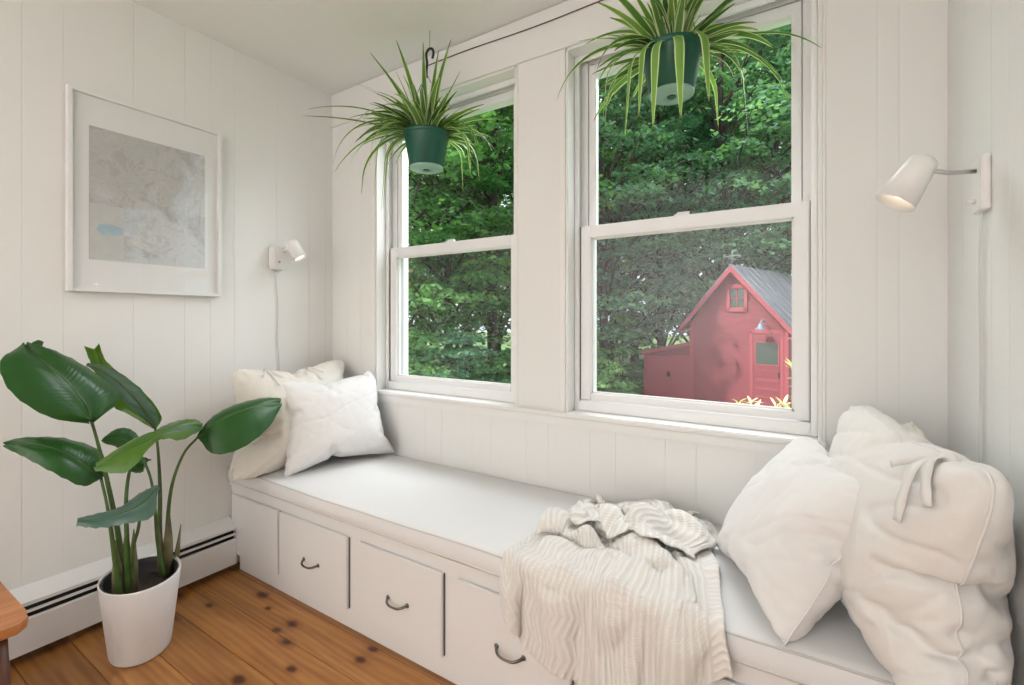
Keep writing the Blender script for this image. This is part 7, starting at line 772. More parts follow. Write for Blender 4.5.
-4,0,1,4,3,6,8,14,3,-3,-8,-10,0,-2,-8,-5,2,10,2,3,5,2,-6,0,-8,-13,-3,1,1,-3,0,2,8,9,9,10,6,-1,-9,-8,-2,-2,3,6,15,-7,-5,-6,-6,-2,0,-3,3,3,7,9,7,12,-12,-6,-7,-4,-8,0,-4,3,11,7,3,2,-7,2,-4,-13,-7,4,-2,-6,3,-2,6,9,8,9,9,1,-6,-7,-9,-3,
4,5,8,13,-4,-4,-8,-8,-9,1,2,4,3,10,11,6,3,-4,-9,-11,-8,-2,0,-2,5,9,9,5,-7,0,-5,-7,-6,-8,-3,-3,-2,2,6,8,8,9,7,4,-7,-2,-9,-4,-1,4,8,11,13,-3,-12,-14,5,-9,-2,1,3,7,12,10,7,1,-7,-10,-13,-6,-1,-2,1,7,8,8,-1,0,-1,-6,-7,-7,-8,-6,-2,0,4,6,
8,10,8,3,-1,-5,-5,-6,-1,2,5,10,11,14,-9,-15,-13,10,-8,-3,1,6,6,12,9,5,-2,-12,-8,-11,-3,0,-3,4,8,8,3,1,0,-4,-7,-8,-8,-7,-5,-2,3,5,7,10,8,6,1,-4,-5,-5,-3,0,3,8,11,11,12,-15,-15,-4,-4,1,0,1,7,6,11,6,2,-4,-12,-10,-15,3,-1,6,6,8,5,1,0,
-1,-6,-8,-9,-7,-7,-4,1,4,6,10,8,7,3,-1,-3,-5,-4,-2,0,6,11,11,11,-6,-16,-14,-8,7,6,4,2,7,5,5,7,-1,-8,-14,-13,-1,3,3,6,7,5,2,1,-2,-3,-7,-9,-8,-8,-6,-1,3,6,9,9,7,4,1,-4,-5,-2,-2,-1,4,8,12,10,11,-27,-11,-8,-10,9,7,-3,18,6,2,3,4,-5,-14,
-12,-1,3,-2,9,6,6,1,1,0,-3,-5,-9,-9,-8,-7,-3,1,6,8,9,8,5,2,-3,-5,-2,-2,0,2,8,9,9,8,10,-34,-16,-11,-3,3,6,15,17,5,1,2,-2,-14,-9,-1,2,-4,7,8,6,0,1,1,-3,-7,-4,-10,-10,-5,-5,0,4,7,9,9,6,3,-1,-5,-4,-1,0,3,6,8,8,7,9,7,-45,-12,-8,0,2,6,
18,18,4,-1,-1,-14,-6,-1,1,-6,4,11,7,1,-3,4,-5,-8,-7,-2,-9,-9,-5,0,3,5,9,9,7,5,0,-4,-3,-1,0,3,3,6,4,9,10,8,7,-56,-10,-5,1,5,8,18,17,0,-2,-13,-5,-1,1,-7,1,11,7,-8,6,6,-1,-10,-9,-3,-7,-6,-7,-1,1,3,10,9,8,6,1,-3,-3,-2,1,2,2,1,6,9,9,9,
8,6,-65,-7,-3,2,8,13,15,11,-6,-9,-3,-6,5,-4,-5,9,9,-8,8,4,4,-7,-13,-6,-4,-6,-6,-4,-4,6,10,10,9,7,2,-2,-5,-1,0,2,2,-1,5,8,9,8,5,2,12,-68,-6,0,4,13,11,7,10,-9,-9,-3,-5,8,-9,6,10,-7,8,-2,12,-5,-14,-7,-3,-4,-8,-6,-4,6,9,11,10,8,4,0,-9,
-1,0,1,2,-2,3,8,9,8,4,-1,8,10,-69,-2,2,6,15,9,5,3,-9,-10,-4,-4,10,-7,6,10,-5,9,-7,7,-8,-16,2,-4,-6,-6,-5,3,7,8,15,7,4,4,-2,-7,-7,3,-1,1,3,8,8,8,5,-2,3,10,8,-70,5,3,10,5,8,6,-2,-9,-10,-3,-2,14,-5,3,9,-2,-3,6,-4,-11,-6,0,-6,-5,-5,-1,
4,8,13,10,8,5,-1,-9,-8,-2,0,2,3,7,8,7,6,-2,1,7,8,7,-69,11,3,-1,10,9,-7,8,-8,-11,3,-5,14,-8,8,-10,8,-4,10,-12,-13,2,-1,-3,-5,-3,2,7,13,13,10,7,0,-4,-8,-12,0,0,3,5,8,7,4,3,-2,4,8,7,4,-63,11,2,6,6,1,-2,-10,11,-15,5,-10,14,7,-4,-14,-7,
9,2,-8,1,-2,-3,-5,-3,0,7,12,13,11,1,2,1,0,-9,-12,-3,5,5,6,8,2,0,3,0,10,8,5,2,-51,12,-2,1,8,-2,-7,-6,-7,6,-15,2,11,-3,-13,7,6,3,-2,-3,0,-3,-4,-7,-2,6,10,13,11,6,4,1,-5,-3,-6,-12,-4,7,7,4,10,-2,0,3,10,7,6,3,0,-36,3,-4,8,2,-9,-8,-3,
-3,-11,1,3,13,-6,-7,-2,-7,5,5,4,-4,-2,-5,-3,1,8,13,4,1,0,4,7,4,-4,-8,-12,-2,9,11,5,0,5,-2,11,8,5,4,0,3,-30,-1,-3,-1,-16,16,-13,-1,-5,-22,5,-1,5,-9,-8,14,2,5,15,-12,-7,6,-4,-5,8,10,-8,2,2,1,5,9,13,-11,-2,-11,0,10,13,4,-1,1,9,10,7,2,
0,3,2,-44,5,-12,-2,2,3,0,-8,-8,-10,0,-3,-3,-1,-2,6,-4,17,-9,-1,3,-5,-2,11,8,-8,9,3,0,-1,-5,13,13,-9,-7,-4,5,14,9,-3,3,8,9,8,1,3,3,2,3,-60,-2,6,-13,2,15,-10,3,-5,-2,-20,13,-2,3,-6,-9,8,-5,14,-11,5,-2,0,1,8,4,2,3,2,-5,-5,12,15,-8,-6,
0,8,14,-5,8,8,5,10,0,1,8,2,1,5,-63,-1,-2,-9,-4,17,-7,6,-9,-14,-5,0,1,4,10,-6,-11,-1,18,-5,3,0,1,2,2,8,0,-1,-4,-2,-2,12,16,-8,-4,5,9,2,8,8,3,11,-4,2,7,6,3,1,4,-61,-2,-11,-5,-10,12,-3,2,-12,-1,-13,14,4,-20,-1,17,-8,10,10,3,-1,-1,5,
-7,4,6,6,-3,-6,-3,-5,15,16,-5,-2,9,1,9,6,6,6,0,-2,8,1,1,8,6,4,-57,-7,-15,-8,-9,18,4,-12,-17,-8,8,12,-12,3,3,5,-14,14,13,7,0,-1,-4,4,4,3,2,-3,-6,-8,-3,15,15,-1,2,11,0,8,8,5,7,-12,5,-3,-4,4,4,8,16,-57,-13,-13,-19,15,11,-17,5,-21,3,8,
0,2,0,-14,20,-13,13,3,3,5,8,3,5,3,1,-2,-5,-6,-7,-3,9,15,10,2,15,1,2,12,4,-8,-1,-8,-8,-3,2,8,13,17,-57,-11,-14,-12,15,-9,2,-14,7,6,-2,-1,1,-9,-4,2,-3,15,9,6,3,9,7,4,2,-2,-3,-7,-6,-5,-2,3,12,14,11,9,-8,14,16,5,-15,-6,-17,-9,0,4,8,15,
18,-53,-16,-7,-11,2,8,-2,-19,5,8,10,-4,-4,-11,-1,-8,12,0,5,7,5,6,9,10,5,3,-4,-9,-6,-3,1,4,7,13,6,1,9,-1,12,19,-12,-1,-26,-10,5,-5,7,16,19,-53,-15,-10,-11,7,12,5,-13,-17,10,-6,1,3,-12,8,-5,4,4,1,5,8,11,10,10,7,2,-4,-9,-5,-2,2,7,9,
11,6,-5,8,9,0,-2,3,-8,-4,-18,4,-5,12,16,14,-57,-12,-9,-8,3,12,23,-10,-23,4,-9,-6,5,-12,10,2,-2,6,0,6,10,11,10,9,5,1,-4,-8,-4,-1,3,7,10,8,12,-12,11,-8,4,10,-13,-3,-14,-8,-2,13,13,7,16,-56,-11,-11,1,2,12,18,-10,-7,-1,-13,-15,-8,-9,
11,8,2,4,5,7,10,11,9,7,4,0,-4,-6,-3,1,7,10,6,2,4,-3,7,-12,-4,20,-14,-13,-5,0,2,7,8,15,-9,-35,-10,-7,2,11,12,12,-6,-7,-2,-11,-23,-10,-10,7,6,10,1,7,10,9,10,7,6,2,-2,-3,-3,1,3,7,8,6,6,-9,-10,8,-6,-10,26,-20,-7,-2,3,-9,13,14,0,-5,-25,
-9,-3,1,3,20,11,-2,-4,-10,-8,-15,-15,-18,5,12,8,1,9,11,9,8,5,1,1,-2,-3,-2,5,3,10,9,6,-7,2,-12,-11,11,-15,20,-18,-7,11,-9,9,12,-9,0,14,-26,-8,0,3,7,13,11,7,-15,-12,-8,-14,-13,-21,1,16,3,8,9,12,9,6,3,-2,-1,-3,-2,0,3,10,12,2,0,2,1,
-16,-10,0,-8,14,0,-11,6,-8,14,-13,9,13,11,-29,-5,0,10,5,-6,-4,12,5,-18,2,-20,-12,-14,1,10,3,4,12,17,10,0,0,-1,-3,-3,0,2,6,12,2,3,4,5,-6,-20,-9,5,-7,1,-5,11,-16,4,-3,13,16,10,5,-29,0,0,11,2,-9,-5,-15,23,-5,0,-14,-25,-9,7,2,4,7,16,
16,4,5,-4,-2,-3,-2,1,4,8,5,4,6,-2,-14,-3,-7,-1,-5,-10,5,-10,13,-3,-9,17,9,12,5,10,-28,2,1,7,-10,-12,3,-14,13,9,-12,0,-31,-6,12,-1,5,6,13,12,16,0,-8,-6,0,0,2,11,7,4,-3,-5,-8,2,-6,1,-17,-7,5,-11,9,13,-17,10,11,12,12,5,8,-26,4,2,-10,
-15,0,-9,-1,-1,22,-14,-19,-9,0,17,-7,15,9,3,9,-2,8,-5,1,-1,0,3,-1,1,0,-3,-5,-2,0,-3,1,-17,4,-7,7,8,-14,11,10,13,12,9,4,7,-25,7,-18,-12,-13,-1,-6,16,2,7,0,-22,-5,-10,2,5,8,19,3,7,7,6,-5,0,-1,0,2,-2,3,2,-7,-4,-8,4,-10,-3,-8,-9,5,11,
-9,5,14,12,14,0,8,12,6,-24,-12,-15,-14,7,-6,-8,23,1,-3,12,-7,-27,6,-10,8,21,6,-9,3,9,2,5,2,2,2,-1,2,1,-3,-4,-9,-8,0,-11,-6,-6,-1,7,-6,-2,11,9,13,8,10,12,10,6,-39,-18,-14,12,-1,-4,-12,23,0,-17,19,11,-23,0,3,-6,17,17,-13,-10,16,1,7,
2,4,3,3,-7,-1,-7,-11,-5,1,-3,-9,-4,-10,5,-11,12,6,0,12,13,3,13,12,9,5,571,15,15,10,2,-9,-5,-6,1,16,4,1,0,-12,-9,-9,-9,4,2,3,-8,-8,-3,8,7,12,7,11,17,6,-2,0,6,-8,-12,1,1,-4,4,-6,-12,-7,-4,-2,-5,-7,-4,-1,-11,26,13,13,-5,8,-5,-5,-6,-2,
16,2,4,-9,-7,-8,-8,4,4,1,-14,-5,-3,-2,2,14,14,7,7,12,-6,0,7,0,-10,2,-2,-1,0,-3,-10,-7,-5,-5,-5,-7,-8,0,-1,5,26,11,-2,6,10,-7,-15,-7,11,5,8,3,-6,-6,-8,0,7,-1,-14,-3,-5,-11,0,7,16,14,7,3,-6,-1,8,1,-7,8,1,-2,-3,-4,-7,-7,-6,-5,-5,-7,
-7,3,-2,-7,0,37,1,5,10,5,-10,-16,1,0,8,8,9,-6,-3,-10,10,7,-14,-11,-5,-2,-8,-4,11,16,11,-1,-6,-4,8,3,-6,13,0,-3,3,-6,-4,-7,-8,-7,-4,-8,-9,-1,6,-1,-8,-4,36,4,9,11,3,-11,-13,-13,9,9,9,11,-1,-14,8,10,-4,-13,-9,-5,0,-3,-8,12,13,3,-10,
-7,6,9,-6,13,-2,0,7,-5,1,-8,-11,-9,-4,-7,-11,-6,1,6,-3,-1,-7,40,1,12,9,2,-12,-15,-11,5,10,11,12,-12,7,9,10,-8,-12,-7,-8,2,-1,-5,0,12,-6,-10,2,10,3,10,2,4,3,-3,2,-6,-13,-13,-9,-4,-9,-9,-1,4,-3,3,-3,-5,34,8,13,0,-3,-4,-11,-7,-4,12,
10,8,1,12,0,11,-3,-10,-11,-4,3,0,-4,-1,1,-10,-10,10,13,9,11,4,2,-1,-2,-8,-10,-10,-16,-12,-5,-9,-2,5,-6,-2,-1,-1,2,31,13,1,-11,15,0,-10,-2,-11,-1,12,9,5,15,2,8,3,-11,-9,1,4,-2,-2,-2,-14,-10,2,13,9,13,12,3,0,-4,-5,-8,-11,-15,-16,-9,
-12,-1,5,-7,-3,-1,0,1,1,31,2,-3,10,5,7,-7,-12,-3,-14,13,8,10,14,-1,11,8,-15,-1,7,0,-4,-4,-13,-10,-7,13,8,11,12,13,4,-3,-6,-7,-10,-14,-16,-14,-12,-6,3,-6,-2,1,3,-1,-1,-3,40,-2,-3,8,11,-10,6,-14,-7,-16,12,7,14,12,4,8,-2,-4,13,-1,-6,
-6,-10,-11,-11,10,7,12,13,14,10,0,-5,-7,-10,-13,-16,-14,-11,-9,-6,-2,-1,2,4,0,-3,-3,-6,45,9,-3,-11,9,4,-3,-16,-6,-17,10,13,12,8,3,5,4,12,-1,-6,-5,-8,-13,-10,1,11,12,13,15,12,6,-3,-6,-10,-14,-14,-14,-11,-9,-5,-3,-3,1,2,0,-3,-7,-2,
-8,48,14,-13,-7,2,2,-6,-3,-11,-14,10,13,10,5,4,10,12,-4,2,-4,-7,-14,-10,-3,12,13,12,13,14,9,2,-5,-10,-12,-14,-14,-11,-8,-5,-2,-4,-1,1,1,-3,-6,-5,-7,-12,61,6,-5,-9,-10,2,1,-7,-15,-7,11,10,4,9,11,13,-5,6,-2,-5,-15,-11,-5,15,13,11,12,
13,10,6,-2,-8,-12,-14,-13,-10,-8,-5,-2,-2,-2,-1,0,-3,-4,-3,-4,-10,-12,67,-4,-10,-3,-8,-9,0,-3,-13,-3,10,3,11,13,13,-4,3,6,-4,-14,-14,-4,14,14,12,10,10,11,3,7,-5,-13,-12,-12,-10,-8,-5,-2,-5,-2,-1,-2,1,0,2,-5,-10,-11,-14,65,-10,-9,
-5,-6,-5,-7,-1,-2,-6,2,12,14,13,-3,2,9,-3,-11,-12,-5,11,13,14,7,12,8,9,4,-2,-10,-6,-12,-11,-10,-7,-3,0,-3,-2,-1,2,5,1,-4,-8,-12,-14,-14,58,-10,0,-4,-6,-13,4,-11,-8,-4,12,12,15,5,-6,13,-1,-11,2,-13,4,14,12,11,5,10,8,4,-2,-4,0,-9,
-12,-9,-7,-7,1,-3,0,0,2,6,3,-3,-8,-12,-15,-16,-5,50,-6,3,-5,-12,-11,2,-9,-3,-7,14,12,14,-7,7,11,-12,5,-10,-8,14,9,16,5,5,7,5,0,2,-1,-4,-9,-9,-7,-5,-2,-1,-1,1,4,6,4,-2,-7,-12,-15,-16,-12,-3,44,3,-2,-10,-7,-11,9,-11,-9,-5,11,13,13,
-10,11,4,-11,5,-11,12,9,4,10,5,5,7,2,1,-1,-5,1,-10,-9,-3,4,-3,6,-1,4,5,4,-1,-6,-11,-14,-17,-15,-7,-1,38,6,2,-11,-12,-12,10,-8,-2,-9,4,12,10,-9,12,-1,-9,10,-5,14,-3,14,4,3,6,5,1,-2,-4,7,-9,-7,3,0,-3,3,7,3,4,3,2,-5,-11,-14,-15,-16,
-12,1,-4,30,5,-9,-15,-3,10,5,-4,-10,1,-3,5,6,-17,18,-7,14,-12,7,9,4,6,4,6,6,2,-1,-3,7,3,-4,-6,-2,0,2,-3,11,8,5,2,-2,-10,-14,-14,-16,-14,1,-3,-5,33,-13,6,-13,-10,16,-3,4,-8,2,-10,-7,7,-12,10,9,0,-4,13,-3,14,1,4,7,5,-1,-1,6,7,-6,-9,
-4,3,6,3,-4,8,12,6,-1,-6,-14,-18,-13,-12,3,-3,-5,-4,38,-13,-9,-13,13,-7,14,-4,-8,-3,0,-16,-2,12,-15,-2,15,-2,12,9,4,12,0,1,1,2,6,8,-7,-8,-4,8,5,-4,7,-6,6,11,6,-7,-6,-15,-17,-15,2,6,-6,-3,-4,33,-14,-2,-14,2,-12,15,17,-15,6,-4,-17,0,
0,-16,12,-8,12,8,20,5,-1,10,0,-5,8,5,-10,-6,-1,4,4,12,-5,3,-7,5,9,5,-7,-14,-14,-17,2,0,4,-3,-2,-9,25,7,-12,-7,-2,-10,-1,25,-7,7,-23,-16,0,10,-12,-1,-6,16,8,17,5,6,9,-6,4,2,-3,-6,0,6,0,8,7,0,-5,-7,3,7,3,-11,-15,-19,5,-1,2,5,-1,-9,
-7,37,-3,-5,-13,-4,-2,-14,13,20,-9,-13,-12,2,-15,7,-7,9,4,8,19,9,0,1,1,-4,-1,-2,4,5,0,4,6,9,-7,4,-9,-7,8,-5,-14,-14,-1,6,-4,11,0,-10,-9,-5,48,-15,-10,1,-12,4,-16,11,16,-14,-5,2,-13,-1,-1,-3,-3,8,6,14,11,1,5,-10,-2,14,3,2,1,1,-1,7,
7,-8,5,-15,-5,5,-14,-12,-2,8,-3,10,7,-10,-10,-10,-2,46,-17,-12,13,-13,4,-19,5,4,3,-7,-4,0,-3,-1,4,-15,8,3,25,10,0,-2,-8,6,14,4,3,0,-2,-7,9,2,-5,3,-17,4,-15,-4,-10,12,-2,9,9,-11,-9,-5,-10,4,37,-17,-8,19,-24,11,-19,-8,5,-2,0,2,-7,0,
8,-6,10,-11,9,21,3,-1,3,7,6,8,-4,1,5,-8,0,5,1,-6,1,-14,-8,-11,-5,13,-5,13,8,-7,-12,-9,2,-7,8,26,-13,-2,-4,-12,5,-11,5,-3,-2,-5,-9,14,-5,6,1,10,-8,15,4,3,6,12,-7,6,2,8,-4,1,-2,-7,4,0,3,-6,-12,-11,0,-8,10,-3,3,13,-11,-8,0,-6,4,-1,17,
-16,7,-6,-11,-4,0,-1,-1,1,-11,9,-6,10,1,-1,4,9,9,7,8,5,-8,7,3,4,2,4,-5,-1,-10,7,-6,5,-11,-3,-16,-6,-1,11,-1,1,10,-5,-2,-5,1,-3,0,11,-15,1,-2,-9,-7,5,1,6,-10,6,-10,-4,1,12,1,8,16,1,1,0,4,2,3,3,5,7,0,3,-4,-7,-8,2,-6,-17,-9,-10,9,-3,
4,2,12,-1,9,-7,-5,5,-1,0,1,0,-12,-1,-12,5,-9,3,-4,8,2,-13,-5,7,10,9,6,17,4,3,3,3,3,2,1,-2,-1,7,-1,-2,-4,-9,-12,-20,-4,-5,-4,0,6,1,1,15,-4,9,1,-8,6,8,-2,-1,-3,-3,-15,-7,4,-7,-3,2,-7,12,-9,6,-6,13,9,19,-9,2,2,2,2,4,4,5,7,-2,6,0,3,-6,
-11,-9,-25,-6,-11,1,7,-9,6,4,6,19,-9,10,-9,8,-5,-6,12,-5,0,-19,-4,3,1,-1,1,-1,1,-6,-8,11,5,10,10,7,3,3,2,1,1,2,1,2,5,3,1,6,-4,-4,-14,-13,-17,-9,-8,2,-2,2,7,5,5,17,-15,11,-1,-17,12,9,-3,-4,-8,-7,11,-8,11,-16,7,-1,-10,-7,4,4,11,15,
-8,8,0,4,2,2,2,4,4,3,5,0,6,1,-4,-17,3,-6,-25,-6,-9,-1,-1,0,14,0,14,-9,6,-8,-9,11,16,0,-7,-1,-3,13,-6,-8,-12,2,2,-5,-5,-4,12,-4,20,-9,2,7,5,1,4,2,3,4,4,3,5,4,2,-11,5,-13,-9,-19,-6,-13,1,-1,1,19,-2,2,-1,-7,-5,15,6,6,3,-4,-11,-12,7,
-15,-2,15,-5,1,4,3,-8,16,-8,7,2,1,2,2,4,0,3,2,4,4,5,5,-4,4,4,-12,-16,3,-25,-3,-8,-1,-1,0,15,12,-15,13,-13,8,16,-1,-3,6,-4,-15,-11,-2,-9,-3,-2,24,-8,7,2,-9,5,3,-5,8,-2,5,2,7,3,1,4,4,4,1,-1,12,1,-14,-14,-7,6,-21,3,-16,14,-13,2,10,10,
0,-11,9,13,6,4,-10,7,-8,-18,-8,-12,16,6,-11,-11,13,9,3,-6,7,-8,11,-18,-2,2,8,14,2,6,4,5,3,3,4,2,-11,-13,-7,2,4,-14,-4,-10,12,-15,6,15,-2,-9,11,12,2,3,1,-5,2,-17,-10,-15,8,-6,4,7,-12,-13,27,8,-8,11,6,-10,-14,-10,4,12,8,16,6,5,5,2,2,
-1,-10,-9,-2,-2,-6,13,-22,1,-17,7,-3,8,-6,8,13,8,-1,-1,0,6,-5,0,-15,-15,14,-7,0,4,-11,-2,-5,11,19,-11,9,-11,-10,-10,-4,7,12,12,9,3,8,4,2,6,-5,-4,-3,-2,-6,-10,10,-19,-1,-6,1,-4,15,-4,6,8,12,-2,-1,-9,6,-8,1,-9,1,0,-8,6,-7,-2,-1,-15,
25,4,-12,7,-13,-9,-9,4,11,8,12,4,10,9,8,1,-11,0,1,1,-12,-9,-3,14,-22,3,-10,11,-14,19,5,-6,5,11,3,-5,-9,8,-14,2,0,10,-9,-14,18,-18,1,-9,-5,4,31,-4,-10,-17,3,-6,4,-8,18,15,2,8,5,8,-4,7,-1,-4,-13,-7,4,-9,5,-14,15,-21,2,2,14,-4,-3,7,
11,-8,-5,0,9,-1,4,-8,-5,-5,4,12,-18,-11,-12,-1,9,1,8,-12,5,-5,1,-1,3,22,11,4,5,5,4,3,0,-11,-9,-5,6,2,-6,-12,-2,5,-14,8,-4,4,4,12,-2,-6,-7,2,6,1,15,0,-10,-13,-9,15,-1,-13,-16,6,-1,1,-1,6,-10,6,-2,0,12,9,11,-3,4,3,6,2,4,-9,-8,-8,2,6,
9,-8,-13,4,-11,13,-4,-6,8,-6,3,5,-9,-2,0,3,3,])
def decode(k):
    """vertex positions stored as millimetre steps, x then y then z"""
    n, q = DATA[k]; raw = np.array(q, dtype=np.int64).reshape(3, -1)
    return np.cumsum(raw, axis=1).T*.001, n

# ---------------------------------------------------------------- room shell
XL, XR, YW, ZC, YB = -2.575, .366, 1.918, 2.74, -2.4
# floor boards along x
b = bmesh.new()
y = .642-.158*20
while y < YW+.25:
    bx(b, XL-.1, XR+.1, y+.0010, y+.158-.0010, -.02, 0, .0012, 1); y += .158
bx(b, XL-.1, XR+.1, YB-.1, YW+.2, -.05, -.012)
struct(obj('floor', b, M['pine']))
b = bmesh.new(); bx(b, XL-.2, XR+.2, YB-.2, YW+.2, ZC, ZC+.15); struct(obj('ceiling', b, M['ceil']))

def grooved(bm, axis, pos, a0, a1, z0, z1, seams, nrm, gap=.0022, dep=.0012):
    """boards standing proud of a backing by dep; seams sorted along the wall"""
    s = [a0]+[q for q in seams if a0 < q < a1]+[a1]
    for q0, q1 in zip(s, s[1:]):
        l = q0+(gap/2 if q0 != a0 else 0); r = q1-(gap/2 if q1 != a1 else 0)
        if axis == 'x': bx(bm, l, r, min(pos, pos-nrm*dep), max(pos, pos-nrm*dep), z0, z1, .0004, 1)
        else: bx(bm, min(pos, pos-nrm*dep), max(pos, pos-nrm*dep), l, r, z0, z1, .0004, 1)
def seams(a0, a1, start, pat=(.118, .235, .206, .116)):
    out = []; q = start; i = 0
    while q < a1: out.append(q); q += pat[i % len(pat)]; i += 1
    q = start; i = -1
    while q > a0: q -= pat[i % len(pat)]; out.append(q); i -= 1
    return sorted(out)
# left wall
b = bmesh.new(); grooved(b, 'y', XL, YB, YW, 0, ZC, seams(YB, YW, .516), 1); bx(b, XL-.12, XL-.0012, YB, YW+.2, 0, ZC)
struct(obj('wall_left', b, M['wall']))
# right wall
b = bmesh.new(); grooved(b, 'y', XR, YB, YW, 0, ZC, seams(YB, YW, 1.404), -1); bx(b, XR+.0012, XR+.12, YB, YW+.2, 0, ZC)
struct(obj('wall_right', b, M['wall']))
# wall behind the camera
b = bmesh.new(); bx(b, XL, XR, YB-.1, YB, 0, ZC); struct(obj('wall_front', b, M['wall']))
# window wall, with two openings
W1 = (-2.175, -1.185); W2 = (-.923, .047); ZS, ZH = .880, 2.53
TH = .20
b = bmesh.new()
sm_ = [-2.45, -2.33, .194, .25]
def wallblock(x0, x1, z0, z1, sg=()):
    bx(b, x0, x1, YW+.0012, YW+TH, z0, z1); grooved(b, 'x', YW, x0, x1, z0, z1, sg, -1)
wallblock(XL, W1[0], ZS-.021, ZC, [-2.43, -2.31]); wallblock(W1[1], W2[0], ZS-.021, ZC, []); wallblock(W2[1], XR, ZS-.021, ZC, [.194, .25])
low = [-2.43, -2.31]; q = -2.10
while q < .3: low.append(q); q += .118 if len(low) % 2 else .206
wallblock(XL, XR, 0, ZS-.021, low)
wallblock(W1[0], W1[1], ZH, ZC); wallblock(W2[0], W2[1], ZH, ZC)
struct(obj('wall_back', b, M['wall']))
# header board above the windows, and stool under them
b = bmesh.new(); bx(b, XL+.001, W2[1], YW-.010, YW, ZH, ZC-.002, .002, 1); struct(obj('trim_1', b, M['wall']))
b = bmesh.new(); bx(b, -2.225, .060, YW-.022, YW-.0015, ZS-.019, ZS+.002, .005, 3)
for x0, x1 in (W1, W2): bx(b, x0+.0005, x1-.0005, YW-.012, YW+TH+.02, ZS-.0205, ZS+.0015, .001, 1)
bx(b, -2.21, .045, YW-.013, YW-.0015, ZS-.058, ZS-.0195, .003, 2); struct(obj('trim_2', b, M['trim']))
# outside corner beads on the window openings
b = bmesh.new()
for x0, x1 in (W1, W2):
    bx(b, x0-.028, x0, YW-.004, YW+.01, ZS, ZH, .002, 1); bx(b, x1, x1+.010, YW-.004, YW+.01, ZS, ZH, .002, 1)
struct(obj('trim_3', b, M['trim']))

def quad(x0, x1, y, z0, z1):
    q = bmesh.new(); q.faces.new([q.verts.new(v) for v in ((x0, y, z0), (x1, y, z0), (x1, y, z1), (x0, y, z1))]); return q
def window(name, x0, x1):
    root = bpy.data.objects.new(name, None); C.objects.link(root); struct(root); root.location = ((x0+x1)/2, YW+.08, ZS); root.empty_display_size = .1
    off = tuple(root.location)
    def fr(nm, a0, a1, z0, z1, y0, y1, w, wb=None, wt=None, m=M['vinyl'], bev=.003, parent=None):
        wb = w if wb is None else wb; wt = w if wt is None else wt
        bb = bmesh.new()
        for c in ((a0, a0+w, z0, z1), (a1-w, a1, z0, z1), (a0+w, a1-w, z0, z0+wb), (a0+w, a1-w, z1-wt, z1)):
            bx(bb, c[0]-off[0], c[1]-off[0], y0-off[1], y1-off[1], c[2]-off[2], c[3]-off[2], bev, 2)
        return obj(nm, bb, m, parent or root)
    # painted jamb lining with a stop
    bb = bmesh.new()
    for c in ((x0, x0+.012), (x1-.012, x1)): bx(bb, c[0]-off[0], c[1]-off[0], YW+.001-off[1], YW+TH-off[1], .0, ZH-off[2], .001, 1)
    bx(bb, x0-off[0], x1-off[0], YW+.001-off[1], YW+TH-off[1], ZH-.012-off[2], ZH-off[2], .001, 1)
    bx(bb, x0+.012-off[0], x1-.012-off[0], YW+.08-off[1], YW+TH-off[1], 0, .025, .001, 1)
    obj('jamb', bb, M['trim'], root)
    fr('window_frame', x0+.012, x1-.012, ZS+.0, ZH-.012, YW+.070, YW+.081, .022, .050, .030)
    fr('sash_track', x0+.012, x1-.012, ZS+.02, ZH-.012, YW+.121, YW+.135, .050, .02, .030)
    fr('outer_frame', x0+.012, x1-.012, ZS+.0, ZH-.012, YW+.165, YW+TH+.01, .054, .050, .060)
    # sashes: lower inside, upper outside
    zl0, zl1 = ZS+.052, 1.732
    lo = fr('sash', x0+.037, x1-.037, zl0, zl1, YW+.083, YW+.122, .049, .030, .056)
    obj('pane', quad(x0+.080-off[0], x1-.080-off[0], YW+.110-off[1], zl0+.02-off[2], zl1-.04-off[2]), M['glass_low'], lo)
    gk = bmesh.new()
    gx0, gx1, gz0, gz1 = x0+.037+.049, x1-.037-.049, zl0+.03, zl1-.056
    for c in ((gx0-.001, gx0+.007, gz0, gz1), (gx1-.007, gx1+.001, gz0, gz1), (gx0, gx1, gz0-.001, gz0+.007), (gx0, gx1, gz1-.007, gz1+.001)):
        bx(gk, c[0]-off[0], c[1]-off[0], YW+.100-off[1], YW+.118-off[1], c[2]-off[2], c[3]-off[2])
    obj('glazing_bead', gk, M['trim'], lo)
    up = fr('sash', x0+.045, x1-.045, 1.69, ZH-.035, YW+.124, YW+.160, .050, .045, .052)
    obj('pane', quad(x0+.088-off[0], x1-.088-off[0], YW+.146-off[1], 1.72-off[2], ZH-.075-off[2]), M['glass'], up)
    # dark strips painting the shade in the sash cracks
    ck = bmesh.new()
    for xx in (x0+.0345, x1-.0345): bx(ck, xx-.0016-off[0], xx+.0016-off[0], YW+.0855-off[1], YW+.0875-off[1], zl0-off[2], zl1-off[2])
    obj('sash_crack_shade', ck, M['shade_strip'], root)
    # small sash lock on the meeting rail
    lk = bmesh.new(); cx = (x0+x1)/2
    bx(lk, cx-.03-off[0], cx+.03-off[0], YW+.088-off[1], YW+.118-off[1], zl1-off[2], zl1+.008-off[2], .003, 2)
    bx(lk, cx-.02-off[0], cx+.032-off[0], YW+.094-off[1], YW+.106-off[1], zl1+.008-off[2], zl1+.016-off[2], .003, 2)
    obj('sash_lock', lk, M['vinyl'], root)
window('window_1', *W1); window('window_2', *W2)

